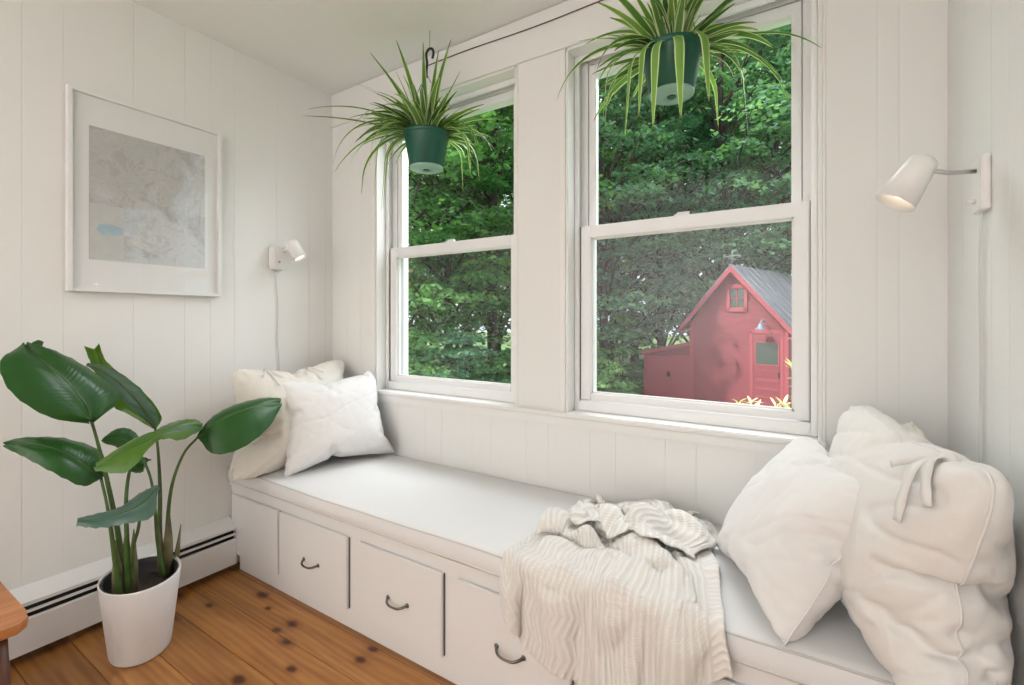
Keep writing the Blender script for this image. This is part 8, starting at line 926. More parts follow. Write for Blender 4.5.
# ---------------------------------------------------------------- baseboard heater
ht = thing('baseboard_heater', 'white metal baseboard heater with two black slots running along left wall floor', 'heater', (XL, 0, .036))
def extr(name, prof, y0, y1, m, parent):
    bb = bmesh.new(); A = [bb.verts.new((x, y0, z)) for x, z in prof]; B = [bb.verts.new((x, y1, z)) for x, z in prof]; n = len(prof)
    for i in range(n): bb.faces.new((A[i], A[(i+1) % n], B[(i+1) % n], B[i]))
    bb.faces.new(A[::-1]); bb.faces.new(B); bmesh.ops.recalc_face_normals(bb, faces=bb.faces); return obj(name, bb, m, parent)
Y0h, Y1h = -1.2, 1.283
extr('front_panel', [(.074, 0), (.080, .002), (.080, .128), (.076, .132), (.068, .132), (.068, .128), (.074, .128)], Y0h, Y1h, M['heater'], ht)
extr('hood', [(.004, .228), (.0, .228), (.0, .224), (.074, .190), (.074, .180), (.080, .180), (.080, .193), (.010, .228)], Y0h, Y1h, M['heater'], ht)
extr('damper', [(.070, .156), (.0795, .152), (.0795, .159), (.070, .161)], Y0h, Y1h, M['heater'], ht)
extr('dark_interior', [(.002, .01), (.066, .01), (.066, .180), (.002, .20)], Y0h, Y1h-.01, M['black'], ht)  # near-black box paints the darkness inside the slots

# ---------------------------------------------------------------- built-in bench
bench = thing('window_bench', 'long white built-in window seat with drawers running under both windows', 'bench', (-1.1, 1.30, 0))
off = tuple(bench.location)
YF = 1.298
box('carcass', -2.498, XR-.002, YF, YF+.02, 0, .43, M['cab'], bench, .002, off)
box('filler_panel', XL+.004, -2.498, YF, YF+.02, .27, .43, M['cab'], bench, .001, off)
box('top_board', XL+.003, XR-.003, YF-.014, YW-.003, .430, .449, M['cab'], bench, .003, off)
box('rail_moulding', XL+.003, XR-.003, YF-.005, YF-.0005, .398, .428, M['cab'], bench, .002, off)
DZ0, DZ1 = .083, .388
def front(nm, x0, x1, handle=True):
    d = box(nm, x0, x1, YF-.017, YF-.0005, DZ0, DZ1, M['cab'], bench, .003, off)
    gap = box('shadow_strip', x0+.004, x1+.0035, YF-.006, YF-.0003, DZ0+.004, DZ1-.004, M['shade_strip'], d, 0, off)  # dark strip painting the shadow at the side of the front
    if handle:
        cx = (x0+x1)/2+.003; cz = .218; bb = bmesh.new(); P = []
        for i in range(17):
            t = i/16*2-1; P.append((cx+t*.052-off[0], YF-.017-.028*(1-t**4)-off[1], cz-.010*(1-t*t)))
        tube(bb, P, [.0052-.0015*(1-abs(i/8-1)) for i in range(17)], 8)
        for s in (-1, 1): lathe(bb, [(0, .004), (.007, .004), (.009, 0), (0, 0)], 12, aim((cx+s*.052-off[0], YF-.017-off[1], cz), (0, -1, 0)))
        obj('handle', bb, M['pewter'], d, True)['label'] = 'curved pewter drawer pull'
front('door', -2.545, -2.130, False)
for x0, x1 in ((-2.116, -1.628), (-1.555, -1.108), (-1.040, -.600), (-.530, -.090), (-.020, .345)): front('drawer', x0, x1)

# ---------------------------------------------------------------- seat cushion
def seat_cushion():
    root = thing('seat_cushion', 'long off-white boxed cushion with piped edges covering the window bench', 'cushion', (-1.1, 1.6, .450))
    o0 = root.location
    x0, x1, y0, y1, z0, z1 = XL+.012, .335, 1.272, YW-.004, .4505, .524
    nx, ny = 120, 30; bb = bmesh.new()
    def wob(x): return .003*math.sin(x*5.3+1)+.002*math.sin(x*11)
    prof = []  # around the cross section in y/z
    def cs(x, t):
        # t runs 0..1 bottom front -> top front -> top back -> bottom back
        pass
    rows = []
    for i in range(nx+1):
        x = x0+(x1-x0)*i/nx; w = wob(x); e = min(1, (x-x0)/.03, (x1-x)/.03)
        ring = [(y0+.006, z0), (y0+.001+w*.5, z0+.008), (y0-.004+w, (z0+z1)/2-.002), (y0+.001+w*.5, z1-.010), (y0+.005+w*.5, z1-.003), (y0+.012, z1+w*.3)]
        for j in range(1, ny):
            s = j/ny; ring.append((y0+.012+(y1-y0-.024)*s, z1+.014*math.sin(PI*s)**.5*e+.002*noise.noise(Vector((x*3, s*4, 1)))))
        ring += [(y1-.010, z1), (y1-.002, z1-.006), (y1, z0+.01), (y1-.004, z0)]
        rows.append([bb.verts.new((x-o0.x, yy-o0.y, zz-o0.z)) for yy, zz in ring])
    n = len(rows[0])
    for i in range(nx):
        for j in range(n):
            k = (j+1) % n; f = bb.faces.new((rows[i][j], rows[i+1][j], rows[i+1][k], rows[i][k])); f.smooth = True
    bb.faces.new(rows[0]); bb.faces.new(rows[-1][::-1])
    obj('cover', bb, M['mattress'], root)
    for zz in (z1-.004, z0+.006):
        bb = bmesh.new(); P = []
        for i in range(nx+1):
            x = x0+(x1-x0)*i/nx; P.append((x-o0.x, y0+.001+wob(x)*.6-o0.y, zz+wob(x)*.3-o0.z))
        P += [(x1+.001-o0.x, y0+.02-o0.y+(y1-y0-.04)*i/20, zz-o0.z) for i in range(21)]
        tube(bb, P, .0030, 6); obj('piping', bb, M['mattress_side'], root)
seat_cushion()

# ---------------------------------------------------------------- pillows
def up4(G, f=4):
    """Catmull-Rom refinement of a grid of points, shape (n+1, n+1, 3)"""
    def ax(A):
        P = np.concatenate([2*A[:1]-A[1:2], A, 2*A[-1:]-A[-2:-1]]); n = len(A)-1; out = []
        for i in range(n*f+1):
            s, t = divmod(i, f)
            if s == n: s, t = n-1, f
            t /= f; p, q, r, u = P[s:s+4]
            out.append(.5*(2*q+(r-p)*t+(2*p-5*q+4*r-u)*t*t+(3*q-p-3*r+u)*t**3))
        return np.array(out)
    return ax(ax(G).transpose(1, 0, 2)).transpose(1, 0, 2)
def creases(G, seed, amp, pucker, sgn):
    """soft creases and seam puckers pressed into a refined face of the cover"""
    n = G.shape[0]-1
    du = np.gradient(G, axis=0); dv = np.gradient(G, axis=1); N = np.cross(du, dv)*sgn; N /= np.linalg.norm(N, axis=2)[:, :, None]+1e-9
    D = np.zeros((n+1, n+1)); R = random.Random(seed); ang = R.uniform(.3, 1.1); ca, sa = math.cos(ang), math.sin(ang); ph = [R.uniform(0, 6) for _ in range(8)]
    for i in range(n+1):
        for j in range(n+1):
            u, v = i/n*2-1, j/n*2-1; e = min(1-abs(u), 1-abs(v)); w = min(1, e*6)
            a, b_ = u*ca+v*sa, -u*sa+v*ca
            r1 = 1-abs(noise.noise(Vector((a*1.3+seed, b_*3.6, seed*1.7)))*2.2); r2 = 1-abs(noise.noise(Vector((b_*2.2, a*5.5+seed, 3+seed)))*2.2)
            d = -amp*(max(0, r1)**5)*1.3-amp*.55*(max(0, r2)**5)+amp*.9*noise.noise(Vector((u*2.2, v*2.2, seed)))
            t = u if (1-abs(v)) < (1-abs(u)) else v
            d += pucker*math.exp(-((e-.06)/.07)**2)*(math.sin(t*23+ph[0]+2*math.sin(t*5+ph[1]))*.6+math.sin(t*41+ph[2])*.4)
            # folds fan out of the corners
            cu, cv = 1-abs(u), 1-abs(v); rr = math.hypot(cu, cv); th = math.atan2(cv, cu)
            d += pucker*1.6*math.exp(-(rr/.45)**2)*math.sin(th*7+ph[3]+(u > 0)*2+(v > 0))*min(1, rr*5)
            D[i, j] = d*w
    return G+N*D[:, :, None]
def pillow(key, name, label, m, seam_m=None, seamr=.0022, amp=.006, pucker=.003, seed=1):
    co, n0 = decode(key); A = np.zeros((n0+1, n0+1, 3)); B = np.zeros_like(A); idx = 0
    for i in range(n0+1):
        for j in range(n0+1):
            A[i, j] = co[idx]; idx += 1
            if min(i, n0-i, j, n0-j) == 0: B[i, j] = A[i, j]
            else: B[i, j] = co[idx]; idx += 1
    c = Vector((co[:, 0].mean(), co[:, 1].mean(), co[:, 2].min())); A -= np.array(c); B -= np.array(c)
    out = A[n0//2, n0//2]-B[n0//2, n0//2]; A4, B4 = up4(A), up4(B)
    nn = np.cross(np.gradient(A4, axis=0), np.gradient(A4, axis=1))[A4.shape[0]//2, A4.shape[0]//2]; sg = 1 if nn @ out > 0 else -1
    A4 = creases(A4, seed, amp, pucker, sg); B4 = creases(B4, seed+5, amp, pucker, -sg)
    A4[:, :, 2] = np.maximum(A4[:, :, 2], 0); B4[:, :, 2] = np.maximum(B4[:, :, 2], 0)
    n = n0*4; idx = 0; top = {}; bot = {}; V = []
    for i in range(n+1):
        for j in range(n+1):
            top[i, j] = len(V); V.append(A4[i, j])
            if min(i, n-i, j, n-j) == 0: bot[i, j] = top[i, j]
            else: bot[i, j] = len(V); V.append(B4[i, j])
    F = []
    for i in range(n):
        for j in range(n):
            F.append((top[i, j], top[i+1, j], top[i+1, j+1], top[i, j+1])); F.append((bot[i, j+1], bot[i+1, j+1], bot[i+1, j], bot[i, j]))
    co = np.array(V); root = thing(name, label, 'pillow', c)
    me = bpy.data.meshes.new('cover'); me.from_pydata(co.tolist(), [], F); me.update()
    obj('cover', me, m, root, True)
    ring = [(i, 0) for i in range(n)]+[(n, j) for j in range(n)]+[(i, n) for i in range(n, 0, -1)]+[(0, j) for j in range(n, 0, -1)]
    bb = bmesh.new(); tube(bb, [co[top[q]] for q in ring], seamr, 6, closed=True); obj('seam', bb, seam_m or m, root)
    return root, co, top, bot, n
def strip(name, pts, w, m, parent, nrm=(1, 0, 0), th=.002, n=14):
    P = cr(pts, n); bb = bmesh.new(); L = []; nv = Vector(nrm).normalized()
    for i, p in enumerate(P):
        t = (P[min(i+1, n)]-P[max(i-1, 0)]).normalized(); s = t.cross(nv).normalized(); k = nv*th*.5; cur = nv*.0015*math.sin(i*1.3)
        L.append([bb.verts.new(p+s*w*.5+k+cur), bb.verts.new(p-s*w*.5+k-cur), bb.verts.new(p-s*w*.5-k-cur), bb.verts.new(p+s*w*.5-k+cur)])
    for A, B in zip(L, L[1:]):
        for k in range(4): f = bb.faces.new((A[k], A[(k+1) % 4], B[(k+1) % 4], B[k])); f.smooth = True
    bb.faces.new(L[0][::-1]); bb.faces.new(L[-1]); return obj(name, bb, m, parent)

r, co, top, bot, n = pillow('lb', 'euro_pillow', 'large cream pillow with tie closure leaning on left wall behind smaller pillow', M['cream'], amp=.005, pucker=.005, seed=3)
def surf(i, j, side=None, lift=.004):
    """a point on the pillow's outer face, lifted along a rough normal"""
    return Vector(co[(side or top)[i, j]])
# two bows hang from the top edge
def out_side(co, top, bot, n, dirv):
    a = Vector(co[top[n//2, n//2]]); b_ = Vector(co[bot[n//2, n//2]]); return top if (a-b_).dot(Vector(dirv)) > 0 else bot
sd = out_side(co, top, bot, n, (1, 0, 0))
for fi in (.26, .60):
    i = int(n*fi)
    for di, dj in ((-6, 12), (6, 14), (2, 20)):
        P = [Vector(co[sd[i, n]])+Vector((.004, 0, .002))]
        for s in (.3, .65, 1):
            P.append(Vector(co[sd[max(1, i+int(di*s)), n-max(1, round(dj*s))]])+Vector((.010, 0, .004)))
        strip('tie', P, .009, M['cream'], r)
pillow('lf', 'throw_pillow', 'plain white square pillow propped in front of cream pillow at left end', M['linen'], amp=.0025, pucker=.0022, seed=8)
pillow('rb', 'tied_pillow', 'crumpled cream pillow peeking out in right corner behind the largest pillow', M['cream'], amp=.007, pucker=.006, seed=11)
r, co, top, bot, n = pillow('rl', 'euro_pillow', 'largest white pillow slumped against right wall with knotted tie on top', M['sham'], seamr=.003, amp=.0065, pucker=.0035, seed=14)
sd = out_side(co, top, bot, n, (-1, -.4, 0))
# knotted tie at the top front corner of the big sham
i0 = int(n*.80)
for di, dj, w in ((8, 18, .022), (2, 26, .020), (-10, 12, .018)):
    P = [Vector(co[sd[i0, n-1]])+Vector((-.008, -.006, .006))]
    for s in (.35, .7, 1):
        P.append(Vector(co[sd[min(n-1, max(1, i0+int(di*s))), max(1, n-1-round(dj*s))]])+Vector((-.012, -.010, .004)))
    strip('tie', P, w, M['sham'], r, (-.8, -.5, .2), .003)
bb = bmesh.new(); bmesh.ops.create_icosphere(bb, subdivisions=3, radius=.016)
kc = Vector(co[sd[i0, n-1]])+Vector((-.008, -.006, .006))
for v in bb.verts: v.co = v.co*(1+.25*noise.noise(v.co*90))+kc
obj('knot', bb, M['sham'], r, True)
pillow('rm', 'throw_pillow', 'plump white linen pillow leaning right between knit blanket and largest pillow', M['linen'], amp=.0035, pucker=.003, seed=21)

# ---------------------------------------------------------------- knitted blanket
def knit_sheet(key, name, c, parent=None, us=1.0, vs=1.0, u0=0.0):
    co, (nx, ny) = decode(key); me = bpy.data.meshes.new(name); W = nx+1
    F = [(j*W+i, j*W+i+1, (j+1)*W+i+1, (j+1)*W+i) for j in range(ny) for i in range(nx)]
    me.from_pydata((co-np.array(c)).tolist(), [], F); uv = me.uv_layers.new(name='UVMap'); d = np.empty((len(F), 4, 2))
    for k, (j, i) in enumerate((j, i) for j in range(ny) for i in range(nx)):
        d[k] = ((i/nx, j/ny), ((i+1)/nx, j/ny), ((i+1)/nx, (j+1)/ny), (i/nx, (j+1)/ny))
    d[:, :, 0] = d[:, :, 0]*us+u0; d[:, :, 1] *= vs
    uv.data.foreach_set('uv', d.ravel())
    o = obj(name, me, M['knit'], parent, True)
    m = o.modifiers.new('thickness', 'SOLIDIFY'); m.thickness = .009; m.offset = 1
    q = o.modifiers.new('subdivision', 'SUBSURF'); q.levels = 2; q.render_levels = 2
    return o
kb = thing('knitted_blanket', 'chunky cream knitted blanket crumpled on the seat and hanging over its front edge', 'blanket', (-.5, 1.6, .53))
knit_sheet('bl', 'draped_layer', (-.5, 1.6, .53), kb, 1.0, 1.0); knit_sheet('b2', 'folded_layer', (-.5, 1.6, .53), kb, .7, .45)

# ---------------------------------------------------------------- framed map
pf = thing('framed_map', 'white framed pale grey map print with wide mount on left wall', 'picture', (XL, .93, 1.413))
o0 = pf.location
y0, y1, z0, z1 = .640, 1.232, 1.418, 2.262; X0 = XL+.004
def pb(nm, xa, xb, ya, yb, za, zb, m, parent=None, bev=0): return box(nm, xa, xb, ya, yb, za, zb, m, parent or pf, bev, tuple(o0))
bb = bmesh.new(); fw = .016
for c in ((y0, y0+fw, z0, z1), (y1-fw, y1, z0, z1), (y0+fw, y1-fw, z0, z0+fw), (y0+fw, y1-fw, z1-fw, z1)):
    bx(bb, X0-o0.x, X0+.030-o0.x, c[0]-o0.y, c[1]-o0.y, c[2]-o0.z, c[3]-o0.z, .0015, 2)
obj('frame', bb, M['frame'], pf)
pb('mount', X0, X0+.010, y0+.01, y1-.01, z0+.01, z1-.01, M['mat'])
# the print has its own origin at its centre so the map pattern is placed on the paper
ay0, ay1, az0, az1 = .712, 1.160, 1.556, 2.122
bb = bmesh.new(); bx(bb, 0, .0012, -(ay1-ay0)/2, (ay1-ay0)/2, -(az1-az0)/2, (az1-az0)/2)
pr = obj('print', bb, M['print'], pf, loc=(X0+.0102-o0.x, (ay0+ay1)/2-o0.y, (az0+az1)/2-o0.z)); pr['label'] = 'pale grey map of coast and water'
bb = bmesh.new(); bx(bb, .0012, .0018, -.222, -.105, -.275, -.045); obj('map_inset', bb, M['inset'], pr)
bb = bmesh.new()
L = [(-.20, -.15), (-.19, -.128), (-.15, -.125), (-.108, -.135), (-.108, -.165), (-.14, -.172), (-.18, -.172), (-.198, -.160)]
f = bb.faces.new([bb.verts.new((.0021, a, c)) for a, c in L]); obj('map_lake', bb, M['lake'], pr)
bb = bmesh.new(); bb.faces.new([bb.verts.new((X0+.021-o0.x, a-o0.y, c-o0.z)) for a, c in ((y0+.012, z0+.012), (y1-.012, z0+.012), (y1-.012, z1-.012), (y0+.012, z1-.012))]); obj('glazing', bb, M['pglass'], pf)

# ---------------------------------------------------------------- wall lamps
lp = thing('wall_spotlight', 'small white spotlight on a square wall box above the left pillows', 'lamp', (XL, 1.535, 1.648))
o0 = lp.location
box('mounting_box', XL+.0005, XL+.052, 1.497, 1.573, 1.585, 1.708, M['lamp'], lp, .004, tuple(o0))
bb = bmesh.new(); lathe(bb, [(0, .003), (.006, .003), (.007, 0), (0, 0)], 16, aim(Vector((XL+.052, 1.530, 1.628))-o0, (1, 0, 0))); obj('switch', bb, M['chrome'], lp)
A = Vector((XL+.100, 1.572, 1.738)); D = Vector((.34, .22, -.72)).normalized()
bb = bmesh.new(); tube(bb, [Vector((XL+.050, 1.555, 1.690))-o0, Vector((XL+.075, 1.562, 1.70))-o0, A+D*.02-o0], .008, 10); obj('arm', bb, M['lamp'], lp)
bb = bmesh.new(); lathe(bb, [(0, -.005), (.026, -.005), (.033, .002), (.036, .012), (.037, .105), (.034, .105), (.033, .09), (0, .088)], 32, aim(A-o0, D)); hd = obj('lamp_head', bb, M['lamp'], lp)
bb = bmesh.new(); lathe(bb, [(0, .0945), (.025, .0945), (.025, .089), (0, .089)], 24, aim(A-o0, D)); obj('bulb', bb, M['bulb'], hd)
bb = bmesh.new(); P = cr([(XL+.010, 1.535, 1.586), (XL+.007, 1.540, 1.50), (XL+.007, 1.549, 1.38), (XL+.007, 1.545, 1.2), (XL+.007, 1.556, 1.05), (XL+.007, 1.556, .75)], 40)
tube(bb, [p-o0 for p in P], .0025, 6); obj('cord', bb, M['cord'], lp)
sl = bpy.data.lights.new('spot_glow', 'SPOT'); sl.energy = .7; sl.color = (1, .8, .6); sl.spot_size = 1.6; sl.spot_blend = .6; sl.shadow_soft_size = .02
so = bpy.data.objects.new('left_lamp_light', sl); C.objects.link(so); so.matrix_world = aim(A+D*.11, -D)

lp = thing('wall_lamp', 'white cone shaped reading lamp on short arm from right wall plate', 'lamp', (XR, 1.556, 1.624))
o0 = lp.location
box('wall_plate', XR-.018, XR-.0005, 1.518, 1.594, 1.560, 1.690, M['lamp'], lp, .003, tuple(o0))
B0 = Vector((.246, 1.532, 1.692)); D = Vector((-.50, -.10, -.85)).normalized()
bb = bmesh.new(); tube(bb, [Vector((XR-.018, 1.556, 1.660))-o0, Vector((.30, 1.550, 1.662))-o0, B0+D*.03-o0+Vector((.022, 0, .004))], .0055, 10); obj('arm', bb, M['chrome'], lp)
bb = bmesh.new(); lathe(bb, [(0, 0), (.006, 0), (.008, .012), (0, .012)], 16, aim(Vector((XR-.018, 1.565, 1.588))-o0, (-1, 0, 0))); obj('switch_knob', bb, M['lamp'], lp)
bb = bmesh.new(); lathe(bb, [(0, -.012), (.022, -.012), (.029, -.006), (.032, .004), (.0455, .112), (.0435, .112), (.034, .05), (0, .045)], 40, aim(B0-o0, D)); hd = obj('shade', bb, M['lamp'], lp)
bb = bmesh.new(); lathe(bb, [(0, .094), (.014, .093), (.026, .086), (.036, .076), (0, .070)], 28, aim(B0-o0, D)); obj('bulb', bb, M['bulb'], hd)
bb = bmesh.new(); P = cr([(XR-.009, 1.556, 1.562), (XR-.009, 1.566, 1.48), (XR-.008, 1.575, 1.35), (XR-.008, 1.567, 1.2), (XR-.008, 1.572, 1.0), (XR-.008, 1.565, .75)], 50)
tube(bb, [p-o0 for p in P], .0024, 6)
tube(bb, [p-o0+Vector((.001, -.012*math.sin(PI*i/50), 0)) for i, p in enumerate(P)], .0016, 6); obj('cord', bb, M['cord'], lp)
sl = bpy.data.lights.new('lamp_glow', 'SPOT'); sl.energy = .6; sl.color = (1, .8, .6); sl.spot_size = 1.7; sl.spot_blend = .6; sl.shadow_soft_size = .02
so = bpy.data.objects.new('right_lamp_light', sl); C.objects.link(so); so.matrix_world = aim(B0+D*.118, -D)

# ---------------------------------------------------------------- wooden stool, only a corner in view
st = thing('wooden_stool', 'orange wooden stool with dark red legs at the lower left edge', 'stool', (-2.06, .16, 0))
bb = bmesh.new(); X0, X1, Y0s, Y1s, ch = -.24, .205, -.22, .236, .028
out = [(X0+ch, Y0s), (X1-ch, Y0s), (X1, Y0s+ch), (X1, Y1s-ch), (X1-.022, Y1s-.006), (X1-.08, Y1s), (X0+ch, Y1s), (X0, Y1s-ch), (X0, Y0s+ch)]
bot_ = [bb.verts.new((x*.985, y*.985, .422)) for x, y in out]; top_ = [bb.verts.new((x, y, .45)) for x, y in out]; n_ = len(out)
for i in range(n_): bb.faces.new((bot_[i], bot_[(i+1) % n_], top_[(i+1) % n_], top_[i]))
bb.faces.new(bot_[::-1]); bb.faces.new(top_); bmesh.ops.bevel(bb, geom=[e for e in bb.edges], offset=.003, segments=2, affect='EDGES')
obj('seat', bb, M['wood'], st)
for sx in (-1, 1):
    for sy in (-1, 1):
        bb = bmesh.new(); tube(bb, [(sx*.185, sy*.19, 0), (sx*.165, sy*.17, .423)], [.017, .021], 12); obj('leg', bb, M['redwood'], st)
for sy in (-1, 1):
    bb = bmesh.new(); tube(bb, [(-.177, sy*.182, .17), (.177, sy*.182, .17)], .010, 10); obj('stretcher', bb, M['redwood'], st)

# ---------------------------------------------------------------- bird of paradise
PC = Vector((-2.235, .780, 0)); vd = Vector((-2.22, .775, 0)).normalized(); pang = math.atan2(vd.y, vd.x)
bp_ = thing('bird_of_paradise_plant', 'tall potted plant with broad dark green paddle leaves in white oval planter', 'plant', PC)
H_ = .295
def oval(nm, prof, m, parent, sm=True):
    bb = bmesh.new(); lathe(bb, prof, 56, Matrix.Rotation(pang, 4, 'Z'), 1.0, .775); return obj(nm, bb, m, parent)
oval('planter', [(0, 0), (.118, 0), (.126, .004), (.129, .012), (.150, .16), (.168, H_-.004), (.167, H_), (.163, H_+.001), (.159, H_-.003), (.152, .2), (.13, .05), (0, .045)], M['pot'], bp_)
ip = oval('nursery_pot', [(.152, H_-.012), (.155, H_-.006), (.150, H_-.006), (.146, H_-.02), (.135, .19), (0, .19), (0, .10), (.125, .10), (.148, H_-.02)], M['potin'], bp_)
oval('soil', [(0, .236), (.06, .240), (.142, .230), (.142, .2), (0, .2)], M['soil'], bp_)

def leaf(mid, left, right, m, curl=.012, rows=26, cols=6):
    """blade spanned between a left edge, a midrib and a right edge; each a list of world points"""
    Mi, Le, Ri = cr(mid, rows), cr(left, rows), cr(right, rows)
    me = bpy.data.meshes.new('leaf'); V = []; UV = []
    for i in range(rows+1):
        a, b_, c = Le[i], Mi[i], Ri[i]; nn = (c-a).cross(Mi[min(rows, i+1)]-Mi[max(0, i-1)]); nn = nn.normalized() if nn.length > 1e-8 else Vector((0, 0, 1))
        if nn.z < 0: nn = -nn
        for j in range(2*cols+1):
            t = j/cols-1
            e = a if t < 0 else c; s = abs(t)
            p = b_.lerp(e, s)+nn*curl*math.sin(PI*s)+nn*(.0025*math.sin(i*2.1+j)*s*s)
            V.append(p-PC); UV.append(((t+1)/2, i/rows))
    W = 2*cols+1; F = [(i*W+j, i*W+j+1, (i+1)*W+j+1, (i+1)*W+j) for i in range(rows) for j in range(2*cols)]
    me.from_pydata(V, [], F); uvl = me.uv_layers.new(name='UVMap')
    uvl.data.foreach_set('uv', np.array([UV[v] for f in F for v in f]).ravel()); me.update()
    lf = obj('leaf', me, m, bp_, True)
    # midrib underneath
    bb = bmesh.new(); P = [p-PC for p in Mi[:-2]]; tube(bb, P, [.0045*(1-i/len(P)*.8)+.0006 for i in range(len(P))], 6); obj('midrib', bb, M['stem'], lf)
    return lf
def LX(*q): return [atx(*p) for p in q]
# upper left leaf (largest, faces the camera)
leaf(LX((91.5, 421, -2.20), (84, 403, -2.20), (62, 377, -2.22), (41, 360, -2.26), (24, 347, -2.32)),
     LX((90, 424, -2.20), (49, 417, -2.17), (11, 392, -2.18), (0, 362, -2.22), (20, 346, -2.32)),
     LX((93, 423, -2.20), (121, 396, -2.26), (88, 368, -2.30), (53, 350, -2.31), (27, 345, -2.33)), M['bop'], .018)
# its curled tip
leaf(LX((27, 347, -2.32), (31, 350, -2.32), (36, 352, -2.32), (41, 351, -2.32)), LX((24, 349, -2.32), (30, 344, -2.32), (38, 340, -2.32), (44, 342, -2.32)),
     LX((30, 352, -2.32), (36, 357, -2.32), (43, 357, -2.32), (44.5, 346, -2.32)), M['bop'], .004, 10, 3)
# upper middle: standing leaf behind
leaf(LX((155, 428, -2.30), (146, 412, -2.36), (127, 392, -2.41), (108, 375, -2.43), (94, 349, -2.44)),
     LX((153, 429, -2.30), (128, 414, -2.38), (112, 405, -2.42), (94, 371, -2.45), (84, 346, -2.45)),
     LX((157, 428, -2.30), (161, 415, -2.30), (140, 388, -2.34), (108, 363, -2.40), (99, 343, -2.44)), M['boplite'], .012)
leaf(LX((155, 428, -2.28), (140, 405, -2.29), (120, 384, -2.32), (100, 370, -2.35), (86, 365, -2.36)),
     LX((153, 427, -2.28), (124, 402, -2.30), (113, 388, -2.33), (100, 374, -2.36), (86, 366, -2.37)),
     LX((157, 427, -2.28), (157, 414, -2.27), (138, 388, -2.29), (112, 368, -2.33), (88, 363, -2.36)), M['bopblue'], .006)
# left lower
leaf(LX((101, 478, -2.24), (82, 463, -2.23), (58, 450, -2.25), (30, 443, -2.30), (6, 445, -2.34)),
     LX((99, 480, -2.24), (82, 486, -2.19), (52, 472, -2.20), (22, 456, -2.27), (5, 448, -2.34)),
     LX((103, 477, -2.24), (102, 452, -2.32), (64, 438, -2.33), (30, 438, -2.34), (5, 442, -2.35)), M['bop'], .014)
# small dark leaf in the middle
leaf(LX((142, 458, -2.33), (136, 447, -2.37), (126, 440, -2.40), (112, 438, -2.41), (102, 440, -2.42)),
     LX((141, 459, -2.33), (126, 452, -2.38), (114, 446, -2.40), (106, 444, -2.41), (101, 441, -2.42)),
     LX((143, 457, -2.33), (141, 440, -2.40), (130, 429, -2.43), (116, 429, -2.43), (103, 438, -2.42)), M['bop'], .01)
leaf(LX((143, 458, -2.35), (146, 464, -2.36), (140, 468, -2.37), (128, 466, -2.38), (112, 462, -2.39)),
     LX((142, 460, -2.34), (144, 470, -2.34), (138, 473, -2.35), (124, 470, -2.37), (112, 464, -2.39)),
     LX((144, 457, -2.36), (152, 460, -2.38), (146, 458, -2.40), (128, 456, -2.41), (112, 458, -2.41)), M['bop'], .006)
# centre leaf, folded, pointing left and down
leaf(LX((201, 427, -2.20), (182, 428, -2.18), (160, 436, -2.14), (130, 448, -2.12), (97, 468, -2.14)),
     LX((201, 429, -2.20), (182, 440, -2.10), (158, 440, -2.06), (128, 471, -2.05), (95, 471, -2.12)),
     LX((200, 423, -2.20), (188, 419, -2.24), (163, 428, -2.22), (132, 440, -2.20), (98, 463, -2.16)), M['boplite'], .010)
leaf(LX((143, 443, -2.16), (160, 433, -2.18), (176, 426, -2.20), (190, 423, -2.22), (202, 427, -2.22)),
     LX((141, 446, -2.12), (160, 440, -2.12), (178, 436, -2.12), (194, 434, -2.15), (203, 429, -2.20)),
     LX((143, 441, -2.20), (160, 428, -2.26), (178, 421, -2.28), (195, 419.5, -2.28), (202, 424, -2.24)), M['bopblue'], .008)
# right leaf reaching to the bench
leaf(LX((198.5, 436.5, -2.24), (212, 425, -2.21), (236, 412, -2.19), (260, 405, -2.19), (280, 403.5, -2.20)),
     LX((198, 438, -2.24), (214, 454, -2.15), (242, 448, -2.11), (268, 428, -2.13), (281, 407, -2.19)),
     LX((199, 435, -2.24), (212, 417, -2.27), (234, 405, -2.27), (262, 398, -2.26), (279, 398, -2.22)), M['bop'], .012)
# lower front leaf
leaf(LX((157, 487, -2.18), (146, 500, -2.13), (128, 511, -2.08), (102, 519, -2.05), (77, 522, -2.06)),
     LX((158, 489, -2.18), (153, 516, -2.06), (124, 524, -2.01), (98, 528, -2.01), (76, 526, -2.05)),
     LX((156, 485, -2.18), (140, 493, -2.20), (118, 508, -2.16), (96, 514, -2.10), (77, 519, -2.07)), M['bopblue'], .010)
